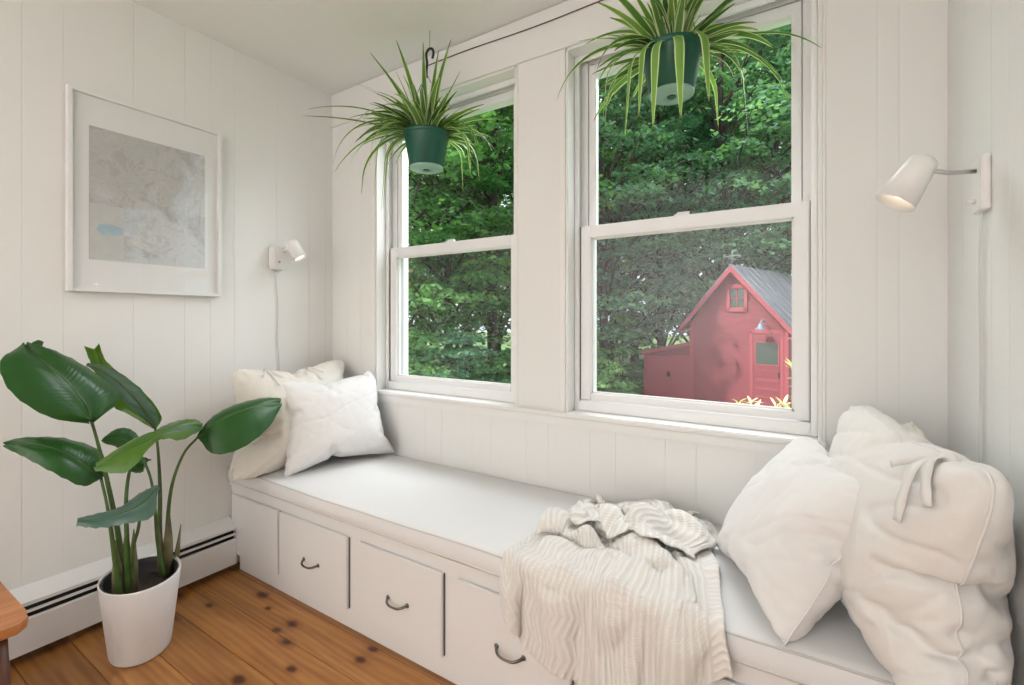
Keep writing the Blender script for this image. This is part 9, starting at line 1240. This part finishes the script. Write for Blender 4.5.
# petioles and their brown sheaths
def petiole(pts, r0, r1):
    P = cr(pts, 24); bb = bmesh.new(); tube(bb, [p-PC for p in P], [r0+(r1-r0)*min(1, i/24*1.3) for i in range(25)], 10); return obj('petiole', bb, M['stem'], bp_)
def base(px, dx=0, z=.235):   # a point on the soil under image column px
    d = ray(px, 590); t = (-2.235+dx)/d.x; return Vector((d.x*t, d.y*t, z))
for px, dx, top_pts, r0 in (
    (124, .00, LX((119, 540, -2.22), (107, 480, -2.22), (97, 440, -2.21), (91.5, 421, -2.20)), .012),
    (120, .03, LX((113, 545, -2.19), (108, 510, -2.20), (101, 478, -2.24)), .010),
    (127, .02, LX((127, 545, -2.18), (126, 500, -2.18), (131, 465, -2.17), (142, 444, -2.15)), .010),
    (166, -.06, LX((160, 540, -2.28), (160, 490, -2.30), (158, 450, -2.30), (155, 428, -2.29)), .012),
    (170, -.03, LX((167, 540, -2.27), (171, 490, -2.26), (183, 455, -2.24), (198.5, 436.5, -2.24)), .010),
    (165, -.01, LX((158, 545, -2.25), (155, 510, -2.24), (151, 480, -2.30), (143, 458, -2.34)), .008),
    (131, .01, LX((133, 550, -2.17), (138, 530, -2.15), (141, 512, -2.13), (146, 500, -2.13)), .007)):
    petiole([base(px, dx)]+top_pts, r0, .0048)
def sheath(px, dx, ht, lean, w=.021):
    b0 = base(px, dx, .225); bb = bmesh.new(); tube(bb, [b0-PC, b0-PC+Vector((0, lean*.4, ht*.45)), b0-PC+Vector((0, lean, ht))], [w, w*.85, .0015], 10)
    for v in bb.verts: v.co.x = b0.x-PC.x+(v.co.x-(b0.x-PC.x))*.7
    obj('sheath', bb, M['sheath'], bp_)
for a in ((119, .02, .24, -.012), (126, .005, .30, .002), (132, .02, .26, .006), (162, -.04, .25, -.014, .015), (168, -.03, .31, .002), (175, -.03, .20, .022, .012)): sheath(*a)

# ---------------------------------------------------------------- spider plants
def spider(label, c, rz, rtop, seed, specials, count=70, hook_top=None, xlim=None):
    """c: centre of rim; specials: (azimuth, elevation, length, droop)"""
    R = random.Random(seed); hgt = .185*rtop/.115
    root = thing('hanging_spider_plant', label, 'plant', (c.x, c.y, c.z-hgt))
    z0 = hgt
    bb = bmesh.new(); rb = rtop*.73
    lathe(bb, [(rb*.0, .012), (rb*.9, .012), (rb, .018), (rtop*.955, z0-.022), (rtop*.965, z0-.020), (rtop*1.0, z0-.018), (rtop*1.01, z0-.002), (rtop, z0), (rtop*.94, z0), (rtop*.92, z0-.03), (0, z0-.03)], 48)
    pt = obj('pot', bb, M['green_pot'], root)
    bb = bmesh.new(); lathe(bb, [(0, .004), (rb*.30, .004), (rb*.32, 0), (rb*.45, 0), (rb*.47, .004), (rb*.90, .004), (rb*.985, .008), (rb*.985, .016), (0, .016)], 48)
    obj('saucer', bb, M['sauc'], root)
    bb = bmesh.new(); lathe(bb, [(0, .0), (rb*.2, -.0), (rb*.2, .004), (0, .004)], 24); obj('drain_plug', bb, M['green_pot'], root)
    bb = bmesh.new(); lathe(bb, [(0, z0-.014), (rtop*.93, z0-.018), (rtop*.93, z0-.028), (0, z0-.028)], 32); obj('soil', bb, M['soil'], root)
    # hanger: three wires up to a ring, black hook above
    ht = hook_top-(c.z-hgt); zr = ht-.155
    for k in range(3):
        a = 2*PI*k/3+.5; bb = bmesh.new(); tube(bb, cr([(rtop*.98*math.cos(a), rtop*.98*math.sin(a), z0-.004), (rtop*.55*math.cos(a), rtop*.55*math.sin(a), (z0+zr)/2+.03), (.004*math.cos(a), .004*math.sin(a), zr)], 12), .0016, 6); obj('hanger_wire', bb, M['wire'], root)
    bb = bmesh.new(); P = [(0, 0, zr-.01), (0, 0, zr+.03), (.004, 0, zr+.06)]
    for k in range(9):
        a = PI+PI*1.25*(-k/8); P.append((.022+.024*math.cos(a), 0, zr+.100+.028*math.sin(a)))
    P[-1] = (P[-1][0], 0, P[-1][2]-.006)
    tube(bb, cr(P, 30), .0062, 8); obj('hook', bb, M['hook'], root)
    bb = bmesh.new(); tube(bb, [(.022, 0, zr+.118), (.022, 0, zr+.150), (.022, 0, min(ZC-.002-(c.z-hgt), zr+.30))], .0022, 6); obj('ceiling_wire', bb, M['chrome'], root)
    # leaves: arching ribbons, all in one mesh
    V = []; F = []; UV = []; T = []
    n = 16
    def add(az, el, L, droop, w, tint, base_r=.02, tw=0):
        nonlocal V, F
        p = Vector((base_r*math.cos(az), base_r*math.sin(az), z0-.02)); e = el; s0 = len(V); st_ = L/n; side0 = Vector((-math.sin(az), math.cos(az), 0))
        a2 = az
        for i in range(n+1):
            t = i/n; d = Vector((math.cos(e)*math.cos(a2), math.cos(e)*math.sin(a2), math.sin(e)))
            up = side0.cross(d) * -1
            ww = w*(.55+.45*min(1, t*5))*(1-max(0, t-.45)/.55)**.75*.5+.0004
            sd_ = (side0*math.cos(tw*t)+up*math.sin(tw*t)).normalized()
            for k, q in enumerate((-1, 0, 1)):
                V.append(p+sd_*ww*q-(up*-1)*(-.25*ww if k != 1 else .0)); UV.append((k/2, t)); T.append(tint)
            p = p+d*st_; e -= droop*st_*(1-.3*t)*3.2; e = max(e, -1.5)
            a2 += tw*.02
            wy = c.y+p.y
            if wy > YW-.02: p.y = YW-.02-c.y
            if c.z-hgt+p.z > ZC-.02: p.z = ZC-.02-(c.z-hgt); e = min(e, 0)
        for i in range(n):
            for k in range(2):
                a = s0+i*3+k; F.append((a, a+1, a+4, a+3))
    for k in range(count):
        az = R.uniform(0, 2*PI); el = R.choice((R.uniform(.2, .8), R.uniform(.7, 1.3)))
        L = R.uniform(.22, .42)*(rtop/.115)**.5
        facing = math.cos(az-math.atan2(-c.y, -c.x))
        if facing > .6: el = R.uniform(1.05, 1.45); L *= .7
        if math.sin(az) > .4: L *= .7
        add(az, el, L, R.choice((R.uniform(.6, 1.4), R.uniform(1.2, 2.6))), R.uniform(.022, .034), R.random(), R.uniform(.005, .045), R.uniform(-.7, .7))
    for s in specials: add(*s[:4], s[4] if len(s) > 4 else .02, s[5] if len(s) > 5 else .6, .03, s[6] if len(s) > 6 else .2)
    me = bpy.data.meshes.new('foliage'); me.from_pydata(V, [], F); uvl = me.uv_layers.new(name='UVMap')
    uvl.data.foreach_set('uv', np.array([UV[v] for f in F for v in f]).ravel())
    at = me.attributes.new('tint', 'FLOAT', 'POINT'); at.data.foreach_set('value', T)
    obj('foliage', me, M['spider'], root, True)
c1 = aty(426.5, 134, 1.745); c2 = aty(671.5, 50, 1.745)
VL = YAW+PI   # azimuth that points to image left
spider('spider plant with spiky striped leaves in green pot hanging before the left window', c1, 0, .114, 5,
       [(VL, .38, .60, .25, .020, .1), (VL+.2, .70, .56, .7, .016, .3), (VL-.25, .50, .56, 1.0, .016, .4), (VL+.45, .62, .56, 1.4, 0.026, .4), (VL-.1, .35, .50, 1.6, 0.026, .5), (VL+.6, .4, .52, 2.2, 0.026, .6),
        (VL+.1, .2, .48, 2.6, 0.026, .8), (VL+.3, .15, .50, 2.4, 0.026, .6), (VL-.3, 1.0, .50, .4, .010, .0), (VL-.2, .95, .42, .3, .010, .1), (VL+3.3, .5, .40, 1.0, 0.026, .5), (VL+2.9, .35, .42, 2.0, 0.026, .9), (VL+3.6, .3, .40, 2.6, .018, 1), (VL+2.6, .6, .45, 2.4, 0.026, .9),
        (VL+.2, 1.35, .34, .3, 0.026, .2), (VL+1.6, 1.45, .42, .2, .030, .4), (VL+1.2, 1.25, .42, .5, .030, .5), (VL+2.2, 1.3, .44, .4, .030, .6), (VL+.7, 1.15, .42, .5, .028, .4), (VL+1.9, 1.05, .36, 1.2, .032, .7), (VL+1.3, .9, .34, 1.5, .032, .7), (VL-.5, 1.45, .42, .2, 0.026, .3), (VL+3, 1.3, .36, .3, 0.026, .3), (VL+2, 1.25, .38, .3, 0.026, .4)],
       120, hook_top=aty(421, 47, 1.745).z)
spider('spider plant with long striped leaves in green pot hanging before the right window', c2, 0, .108, 11,
       [(VL, .55, .50, 1.4, 0.026, .3), (VL+.15, .4, .46, 2.2, 0.026, .5), (VL+.35, .3, .46, 3.0, .028, .9), (VL-.2, .25, .40, 2.2, .016, .6), (VL+.9, .35, .44, 3.6, .030, 1), (VL+1.4, .5, .42, 4.2, .032, 1), (VL+1.9, .7, .40, 4.0, .032, .9), (VL+.6, .5, .40, 3.8, .028, 1),
        (VL+3.1, .65, .56, .95, 0.026, .3), (VL+3.3, .5, .54, 1.1, .020, .4), (VL+3.0, .45, .50, 1.4, 0.026, .5), (VL+2.8, .3, .50, 2.2, 0.026, .3), (VL+3.4, .2, .36, 2.6, 0.026, .9), (VL+2.5, .35, .34, 2.4, .020, .8)],
       92, hook_top=ZC-.06)
# brown string stretched along the header board
bb = bmesh.new(); P = [(-1.74+.05*i, YW-.016-.0, 2.683+.004*math.sin(i*.35)-.0006*i) for i in range(34)]
tube(bb, P, .0026, 6); so = obj('hanging_string', bb, M['twine'])
tag(so, 'thin brown string stretched along the wall just below the ceiling', 'string')

# ---------------------------------------------------------------- outdoors
GZ = -1.0
b = bmesh.new(); bx(b, -60, 60, 2.2, 70, GZ-.3, GZ); struct(obj('lawn', b, M['grass']))

# shed
P0 = Vector((-.785, 12.512, GZ)); sang = math.radians(-16.8)
sh = thing('garden_shed', 'red wooden shed with grey pitched roof and a panelled door beyond right window', 'shed', P0, sang)
def Z(z): return z-GZ
xl, xr, xp, ze, zp = -1.913, .46, -.765, 1.22, 2.60
dep = 3.6
# walls: clapboard siding as stepped courses following the gable
bb = bmesh.new()
def gable_w(z):   # half extents at height z
    if z <= ze: return xl, xr
    f_ = (z-ze)/(zp-ze); return xl+(xp-xl)*f_, xr+(xp-xr)*f_
z = GZ; c_ = .15
while z < zp-.02:
    z2 = min(z+c_, zp-.005); a0, a1 = gable_w(z); d0, d1 = gable_w(z2)
    vs = [bb.verts.new(v) for v in ((a0, -.014, Z(z)), (a1, -.014, Z(z)), (d1, -.006, Z(z2)), (d0, -.006, Z(z2)), (a0, .0, Z(z)), (a1, .0, Z(z)))]
    bb.faces.new(vs[:4]); bb.faces.new((vs[4], vs[5], vs[1], vs[0]))
    if z < ze:
        z3 = min(z2, ze)
        for X, s in ((xr, 1), (xl, -1)):
            q = [bb.verts.new(v) for v in ((X+s*.018, 0, Z(z)), (X+s*.018, dep, Z(z)), (X+s*.006, dep, Z(z3)), (X+s*.006, 0, Z(z3)))]; bb.faces.new(q)
    z = z2
q = [bb.verts.new(v) for v in ((xl, 0, 0), (xr, 0, 0), (xr, 0, Z(ze)), (xp, 0, Z(zp)), (xl, 0, Z(ze)), (xl, dep, 0), (xr, dep, 0), (xr, dep, Z(ze)), (xp, dep, Z(zp)), (xl, dep, Z(ze)))]
bb.faces.new(q[:5]); bb.faces.new(q[9:4:-1]); bb.faces.new((q[1], q[6], q[7], q[2])); bb.faces.new((q[0], q[4], q[9], q[5])); bb.faces.new((q[0], q[5], q[6], q[1]))
obj('walls', bb, M['shed'], sh)
# roof slabs with standing seams
ov = .20; sl_ = (zp-ze)/(xr-xp)
for s, xe in ((1, xr+.20), (-1, xl-.20)):
    zeave = zp+.04-sl_*abs(xe-xp); bb = bmesh.new()
    tp = [(xp, -ov, Z(zp+.06)), (xe, -ov, Z(zeave)), (xe, dep+ov, Z(zeave)), (xp, dep+ov, Z(zp+.06))]
    A = [bb.verts.new(v) for v in tp]; B = [bb.verts.new((v[0], v[1], v[2]-.05)) for v in tp]
    bb.faces.new(A); bb.faces.new(B[::-1])
    for i in range(4): bb.faces.new((A[i], B[i], B[(i+1) % 4], A[(i+1) % 4]))
    for k in range(11):
        yy = -ov+.02+k*(dep+2*ov-.04)/10; tube(bb, [(xp, yy, Z(zp+.07)), (xe, yy, Z(zeave)+.012)], .014, 4)
    bmesh.ops.recalc_face_normals(bb, faces=bb.faces); obj('roof', bb, M['roof'], sh)
    # barge board
    bb = bmesh.new(); tp = [(xp, -ov-.02, Z(zp+.03)), (xe, -ov-.02, Z(zeave-.03)), (xe, -ov-.02, Z(zeave-.16)), (xp, -ov-.02, Z(zp-.12))]
    A = [bb.verts.new(v) for v in tp]; B = [bb.verts.new((v[0], v[1]+.025, v[2])) for v in tp]
    bb.faces.new(A); bb.faces.new(B[::-1])
    for i in range(4): bb.faces.new((A[i], B[i], B[(i+1) % 4], A[(i+1) % 4]))
    bmesh.ops.recalc_face_normals(bb, faces=bb.faces); obj('barge_board', bb, M['shed_trim'], sh)
    # soffit and eave return
    box('eave_box', min(xe, xe-s*.20), max(xe, xe-s*.20), -ov, .0, Z(zeave-.17), Z(zeave-.13), M['shed_trim'], sh)
for x in (xl, xr-.09): box('corner_board', x-.01, x+.10, -.032, -.004, 0, Z(ze+.02), M['shed_trim'], sh)
# door
dr = box('door', -.305, .305, -.035, -.010, .03, Z(.975), M['shed'], sh)
bb = bmesh.new()
for c in ((-.375, -.305, 0, Z(1.05)), (.305, .375, 0, Z(1.05)), (-.375, .375, Z(.98), Z(1.06))): bx(bb, c[0], c[1], -.045, -.006, c[2], c[3])
obj('door_frame', bb, M['shed_trim'], sh)
bb = bmesh.new(); bx(bb, -.235, .255, -.038, -.030, Z(.25), Z(.76)); obj('door_pane', bb, M['shed_dark'], dr)
bb = bmesh.new()
for c in ((-.265, -.235, .22, .79), (.255, .285, .22, .79), (-.265, .285, .76, .79), (-.265, .285, .22, .25)): bx(bb, c[0], c[1], -.048, -.030, Z(c[2]), Z(c[3]))
for k in range(4): bx(bb, -.24, .24, -.044, -.030, Z(-.15-.2*k), Z(-.15-.2*k+.035)); bx(bb, -.24, .24, -.040, -.030, Z(.10-.2*k), Z(.115-.2*k))
obj('door_moulding', bb, M['shed_trim'], dr)
bb = bmesh.new(); bx(bb, .262, .292, -.06, -.03, Z(-.06), Z(.08), .005); obj('door_handle', bb, M['hook'], dr)
# gable window
bb = bmesh.new()
for c in ((-.928, -.848, 1.52, 2.15), (-.508, -.428, 1.52, 2.15), (-.928, -.428, 2.07, 2.17), (-.928, -.428, 1.50, 1.60)): bx(bb, c[0], c[1], -.05, -.004, Z(c[2]), Z(c[3]))
wf = obj('window_frame', bb, M['shed_trim'], sh)
bb = bmesh.new(); bx(bb, -.85, -.505, -.022, -.019, Z(1.59), Z(2.08)); obj('pane', bb, M['shed_dark'], wf)
bb = bmesh.new(); bx(bb, -.688, -.668, -.034, -.020, Z(1.6), Z(2.07)); bx(bb, -.85, -.505, -.034, -.020, Z(1.82), Z(1.84)); obj('muntin', bb, M['shed_trim'], wf)
# barn lamp over the door
bb = bmesh.new(); tube(bb, cr([(-.02, -.02, Z(1.22)), (-.02, -.16, Z(1.30)), (-.03, -.27, Z(1.26)), (-.04, -.28, Z(1.18))], 14), .014, 8)
lathe(bb, [(.0, .05), (.035, .05), (.045, .02), (.05, -.02), (.12, -.08), (.115, -.085), (0, -.05)], 20, Matrix.Translation((-.04, -.28, Z(1.16))))
obj('barn_lamp', bb, M['blue_enamel'], sh)['label'] = 'blue grey gooseneck lamp over shed door'
# weather vane
bb = bmesh.new(); tube(bb, [(xp, -.1, Z(zp+.05)), (xp, -.1, Z(zp+.42))], .012, 6); tube(bb, [(xp-.2, -.1, Z(zp+.27)), (xp+.2, -.1, Z(zp+.27))], .014, 6)
tube(bb, [(xp, -.28, Z(zp+.20)), (xp, .1, Z(zp+.20))], .012, 6); tube(bb, [(xp+.2, -.1, Z(zp+.27)), (xp+.12, -.1, Z(zp+.33)), (xp+.12, -.1, Z(zp+.21)), (xp+.2, -.1, Z(zp+.27))], .012, 5)
tube(bb, [(xp-.2, -.1, Z(zp+.33)), (xp-.2, -.1, Z(zp+.21))], .014, 6); obj('weather_vane', bb, M['iron'], sh)
# lean-to on the left
lx0, lx1 = -3.40, xl-.001; zt0, zt1 = .40, .72
bb = bmesh.new(); q = [bb.verts.new(v) for v in ((lx0, .10, 0), (lx1, .10, 0), (lx1, .10, Z(zt1-.06)), (lx0, .10, Z(zt0-.06)), (lx0, 2.0, 0), (lx1, 2.0, 0), (lx1, 2.0, Z(zt1-.06)), (lx0, 2.0, Z(zt0-.06)))]
for f_ in ((0, 1, 2, 3), (7, 6, 5, 4), (0, 3, 7, 4), (1, 5, 6, 2), (3, 2, 6, 7)): bb.faces.new([q[i] for i in f_])
le = obj('lean_to', bb, M['shed'], sh)
bb = bmesh.new(); tp = [(lx0-.08, -.02, Z(zt0-.03)), (lx1, -.02, Z(zt1)), (lx1, 2.1, Z(zt1)), (lx0-.08, 2.1, Z(zt0-.03))]
A = [bb.verts.new(v) for v in tp]; B = [bb.verts.new((v[0], v[1], v[2]-.09)) for v in tp]; bb.faces.new(A); bb.faces.new(B[::-1])
for i in range(4): bb.faces.new((A[i], B[i], B[(i+1) % 4], A[(i+1) % 4]))
bmesh.ops.recalc_face_normals(bb, faces=bb.faces); obj('lean_to_roof', bb, M['shed_trim'], le)
bb = bmesh.new(); bx(bb, lx0+.10, -2.50, .07, .098, .06, Z(.26)); bx(bb, -2.43, lx1-.02, .07, .098, .06, Z(.32))
for x in (lx0+.02, -2.48, -2.0): bx(bb, x, x+.05, .06, .098, 0, Z(.30))
obj('lean_to_door', bb, M['shed_trim'], le)
bb = bmesh.new(); bx(bb, -2.64, -2.56, .04, .08, Z(-.28), Z(-.14)); obj('latch', bb, M['hook'], le)

# trees -------------------------------------------------------------
def leafcloud(name, centres, radii, per, size, flat=.28, seed=1, tintbias=0):
    """sprays of small leaves; each spray a drooping disc of leaves"""
    g = np.random.default_rng(seed); nC = len(centres); N = nC*per
    cen = np.repeat(np.array(centres), per, 0); rad = np.repeat(np.array(radii), per)
    a = g.uniform(0, 2*PI, N); rr = np.sqrt(g.uniform(0, 1, N))*rad
    p = cen+np.stack([rr*np.cos(a), rr*np.sin(a), -flat*(rr/rad)**2*rad+g.normal(0, .10, N)*rad*.8], 1)
    nrm = np.stack([g.normal(0, .45, N)+.35*np.cos(a), g.normal(0, .45, N)+.35*np.sin(a), np.ones(N)], 1); nrm /= np.linalg.norm(nrm, axis=1)[:, None]
    t = np.cross(nrm, g.normal(0, 1, (N, 3))); t /= np.linalg.norm(t, axis=1)[:, None]; bt = np.cross(nrm, t)
    s = size*g.uniform(.6, 1.25, N)[:, None]
    V = np.stack([p-t*s*.5, p+bt*s*.36-nrm*s*.08, p+t*s*.62, p-bt*s*.36-nrm*s*.08], 1).reshape(-1, 3)
    me = bpy.data.meshes.new(name); me.vertices.add(4*N); me.vertices.foreach_set('co', V.ravel()); me.loops.add(4*N); me.loops.foreach_set('vertex_index', np.arange(4*N))
    me.polygons.add(N); me.polygons.foreach_set('loop_start', np.arange(N)*4); me.polygons.foreach_set('loop_total', np.full(N, 4)); me.update(calc_edges=True)
    spr = np.repeat(g.uniform(0, 1, nC), per); ti = np.clip(.5*spr+.5*g.uniform(0, 1, N)+tintbias, 0, 1)
    at = me.attributes.new('tint', 'FLOAT', 'POINT'); at.data.foreach_set('value', np.repeat(ti, 4).astype(np.float32)); return me
def tree_mesh(seed, h, rad, zlow, per, size, nsp, lean=0):
    R = random.Random(seed); cs = []; rs = []; br = []
    for k in range(nsp):
        f_ = (k+.5)/nsp; z = zlow+(h-zlow)*f_; env = rad*(math.sin(PI*min(1, .12+.85*f_))**.6); a = k*2.399+R.uniform(-.4, .4); r = env*math.sqrt(R.uniform(.12, 1))
        c = (r*math.cos(a), r*math.sin(a), z+R.uniform(-.25, .25)-.12*r); cs.append(c); rs.append(R.uniform(.55, 1.05)*(1.1-.4*f_)*(rad/3.2)); br.append(c)
    me = leafcloud('foliage', cs, rs, per, size, .30, seed)
    bb = bmesh.new(); tk = cr([(0, 0, 0), (.08*R.uniform(-1, 1), .1, h*.3), (.25*R.uniform(-1, 1), .2*R.uniform(-1, 1), h*.6), (.1, .1, h*.93)], 16)
    tube(bb, tk, [.14*(1-.85*i/16)*(h/12)+.015 for i in range(17)], 9)
    for k, c in enumerate(br[::3]):
        z = max(.8, c[2]-1.0-.25*math.hypot(c[0], c[1])); i = min(16, int(z/h/.93*16)); tube(bb, cr([tk[i], (c[0]*.5, c[1]*.5, (tk[i].z+c[2])/2+.2), c], 6), [.055, .05, .04, .035, .028, .02, .01], 5)
    return me, (lambda q: (q.to_mesh(tm := bpy.data.meshes.new('trunk')), tm)[1])(bb)
variants = [tree_mesh(3, 13.5, 3.4, 1.6, 120, .17, 150), tree_mesh(5, 12, 3.0, 2.2, 120, .155, 135), tree_mesh(9, 15, 3.6, 3.2, 115, .18, 150)]
mats_ = [M['leafA'], M['leafB'], M['leafC']]
trunkmats = M['bark']
def tree(th, r, vi, mi, rz, sc, label, group=None):
    a = math.radians(th); root = thing('leafy_tree', label, 'tree', (r*math.sin(a), r*math.cos(a), GZ), rz, group)
    root.scale = (sc, sc, sc)
    f_, t_ = variants[vi]
    f2 = f_.copy() ; f2.materials.clear(); f2.materials.append(mats_[mi]); o = bpy.data.objects.new('foliage', f2); C.objects.link(o); o.parent = root
    t2 = t_
    if not t2.materials: t2.materials.append(trunkmats); smooth(t2)
    o = bpy.data.objects.new('trunk', t2); C.objects.link(o); o.parent = root
G1 = 'trees seen through the left window'; G2 = 'trees of the woods behind the red shed'
near1 = 'leafy green tree in the dense woods filling the left window'
near2 = 'leafy tree in the dark dense woods behind the red shed'
for th, r, vi, mi, rz, sc in ((-40, 15, 1, 0, 3.3, 1.0), (-34.5, 14.5, 2, 0, 1.9, 1.0), (-46, 13.5, 0, 0, 1.2, 1.0), (-46.5, 17.5, 2, 2, 4, 1.0), (-37.5, 20, 2, 1, 2.2, 1.1), (-30, 21, 0, 1, 5, 1.15), (-43, 25, 0, 2, 3, 1.3), (-34, 27, 1, 1, 1, 1.4)):
    tree(th, r, vi, mi, rz, sc, near1, G1)
for th, r, vi, mi, rz, sc in ((-21, 16.5, 0, 1, .8, 1.0), (-14.5, 18.5, 1, 1, 2.7, 1.05), (-8, 17.5, 2, 1, 4.4, 1.0), (-2, 19, 0, 1, 5.5, 1.05), (3.5, 19, 1, 1, 1.1, 1.1), (-24.5, 21, 2, 0, 3.9, 1.1), (-17.5, 23, 0, 1, 2.0, 1.25), (-11, 24, 1, 0, 5.2, 1.3), (-5, 25, 2, 1, .2, 1.25), (1.5, 26, 0, 0, 1.4, 1.3), (-20, 30, 2, 2, 1.0, 1.4), (-8, 31, 1, 2, 3.0, 1.5)):
    tree(th, r, vi, mi, rz, sc, near2, G2)

def bush(th, r, w, h, m, label, seed, size=.10, per=90, group=None, zb=GZ):
    R = random.Random(seed); a = math.radians(th); cs = []; rs = []
    for k in range(46):
        f_ = k/46; aa = k*2.4; e = math.sqrt(max(0, 1-f_**2)); rr = w*e*math.sqrt(R.random()); cs.append((rr*math.cos(aa), rr*math.sin(aa), h*(.12+.88*f_)+R.uniform(-.1, .1)*h)); rs.append(w*R.uniform(.22, .40))
    root = thing('leafy_bush', label, 'bush', (r*math.sin(a), r*math.cos(a), zb), 0, group)
    me = leafcloud('foliage', cs, rs, per, size, .3, seed); obj('foliage', me, m, root)
    bb = bmesh.new()
    for k, c in enumerate(cs[::5]): tube(bb, [(0, 0, 0), (c[0]*.4, c[1]*.4, c[2]*.5), c], [.02, .014, .006], 5)
    obj('stems', bb, M['twig'], root)
bush(-22.2, 10.8, .85, 1.35, M['leafG'], 'bright pale green bush left of the shed lean-to', 21, .12)
bush(-25.5, 12.8, 1.2, 2.0, M['leafG'], 'taller light green bush at lower left of right window', 22, .13)
bush(-19.0, 15.2, 1.2, 2.4, M['leafA'], 'dark green bush directly behind the shed lean-to', 23, .13)
bush(-45, 11.0, 1.4, 1.7, M['leafA'], 'mid green bush low at left side of left window', 24, .13)
bush(-39, 11.5, 1.5, 1.9, M['leafB'], 'blue green bush low in middle of left window', 25, .13)
bush(-33, 11.5, 1.4, 1.5, M['leafA'], 'green bush low at right side of left window', 26, .13)

# pale shrub right under the window: long narrow leaves in whorls
def shrub(label, loc, tips, seed, ls=.075):
    R = random.Random(seed); root = thing('pale_leaf_shrub', label, 'shrub', loc); V = []; F = []; T = []; bb = bmesh.new()
    for t in tips:
        tv = Vector(t)-Vector(loc); tube(bb, cr([(R.uniform(-.05, .05), R.uniform(-.05, .05), 0), (tv.x*.5, tv.y*.5, tv.z*.5), tuple(tv)], 8), [.008, .0075, .007, .006, .0055, .005, .004, .003, .002], 6)
        for k in range(9):
            a = k*2.4+R.random(); e = R.uniform(.1, 1.1); d = Vector((math.cos(a)*math.cos(e), math.sin(a)*math.cos(e), math.sin(e))); s = d.cross(Vector((0, 0, 1))).normalized(); L = ls*R.uniform(.7, 1.15)
            base_ = tv-Vector((0, 0, R.uniform(0, .06))); q = len(V); nn = s.cross(d)
            pts = [base_, base_+d*L*.35+s*L*.12+nn*.004, base_+d*L*.7+s*L*.10-nn*.002, base_+d*L-nn*.012, base_+d*L*.7-s*L*.10-nn*.002, base_+d*L*.35-s*L*.12+nn*.004]
            V += pts; F.append(tuple(range(q, q+6))); T += [R.random()]*6
    me = bpy.data.meshes.new('leaves'); me.from_pydata(V, [], F); at = me.attributes.new('tint', 'FLOAT', 'POINT'); at.data.foreach_set('value', T); obj('leaves', me, M['leafS'], root)
    obj('stems', bb, M['twig'], root)
tips = [aty(738, 403, 3.4), aty(752, 402, 3.4), aty(746, 408, 3.3), aty(733, 410, 3.3), aty(757, 409, 3.3)]
shrub('pale yellow leaf tips of low shrub just outside right window, left clump', (tips[2].x, 3.35, GZ), tips, 3)
tips = [aty(792, 366, 3.5), aty(798, 378, 3.4), aty(797, 398, 3.4), aty(784, 405, 3.3), aty(776, 407, 3.3), aty(790, 409, 3.3), aty(803, 390, 3.4)]
shrub('pale yellow shrub with taller sprigs at lower right corner of right window', (tips[3].x+.1, 3.4, GZ), tips, 4)

# ---------------------------------------------------------------- light
w = bpy.data.worlds.new('sky'); bpy.context.scene.world = w; w.use_nodes = True
bg = w.node_tree.nodes['Background']; bg.inputs[0].default_value = (.82, .90, 1.0, 1); bg.inputs[1].default_value = 2.0
sun = bpy.data.lights.new('sun', 'SUN'); sun.energy = 6.5; sun.angle = .02; sun.color = (1, .95, .85); so = bpy.data.objects.new('sun', sun); C.objects.link(so)
so.rotation_euler = Vector((.50, .42, -.76)).to_track_quat('-Z', 'Y').to_euler()
def area(name, loc, d, sx, sy, e, col=(1, 1, 1)):
    l = bpy.data.lights.new(name, 'AREA'); l.shape = 'RECTANGLE'; l.size = sx; l.size_y = sy; l.energy = e; l.color = col
    o = bpy.data.objects.new(name, l); C.objects.link(o); o.location = loc; o.rotation_euler = Vector(d).to_track_quat('-Z', 'Y').to_euler(); return o
area('room_fill', (-1.1, -1.0, 1.5), (0, -1, .35), 1.8, 1.2, 82, (1, .975, .965))  # added fill light bounced off the rear wall, not a lamp of the room

# fill lamps added outside above the windows for extra daylight
area('window_fill_left', (-1.75, 3.1, 3.6), (0, -.66, -.75), 2.2, 1.6, 85, (.93, .96, 1))
area('window_fill_right', (-.35, 3.1, 3.6), (0, -.66, -.75), 2.2, 1.6, 85, (.93, .96, 1))

sc = bpy.context.scene
sc.view_settings.view_transform = 'Standard'; sc.view_settings.look = 'None'; sc.view_settings.exposure = 0
sc.cycles.use_denoising = True
sc.cycles.max_bounces = 8; sc.cycles.diffuse_bounces = 4; sc.cycles.glossy_bounces = 3; sc.cycles.transparent_max_bounces = 12; sc.cycles.transmission_bounces = 4
sc.cycles.sample_clamp_indirect = 6
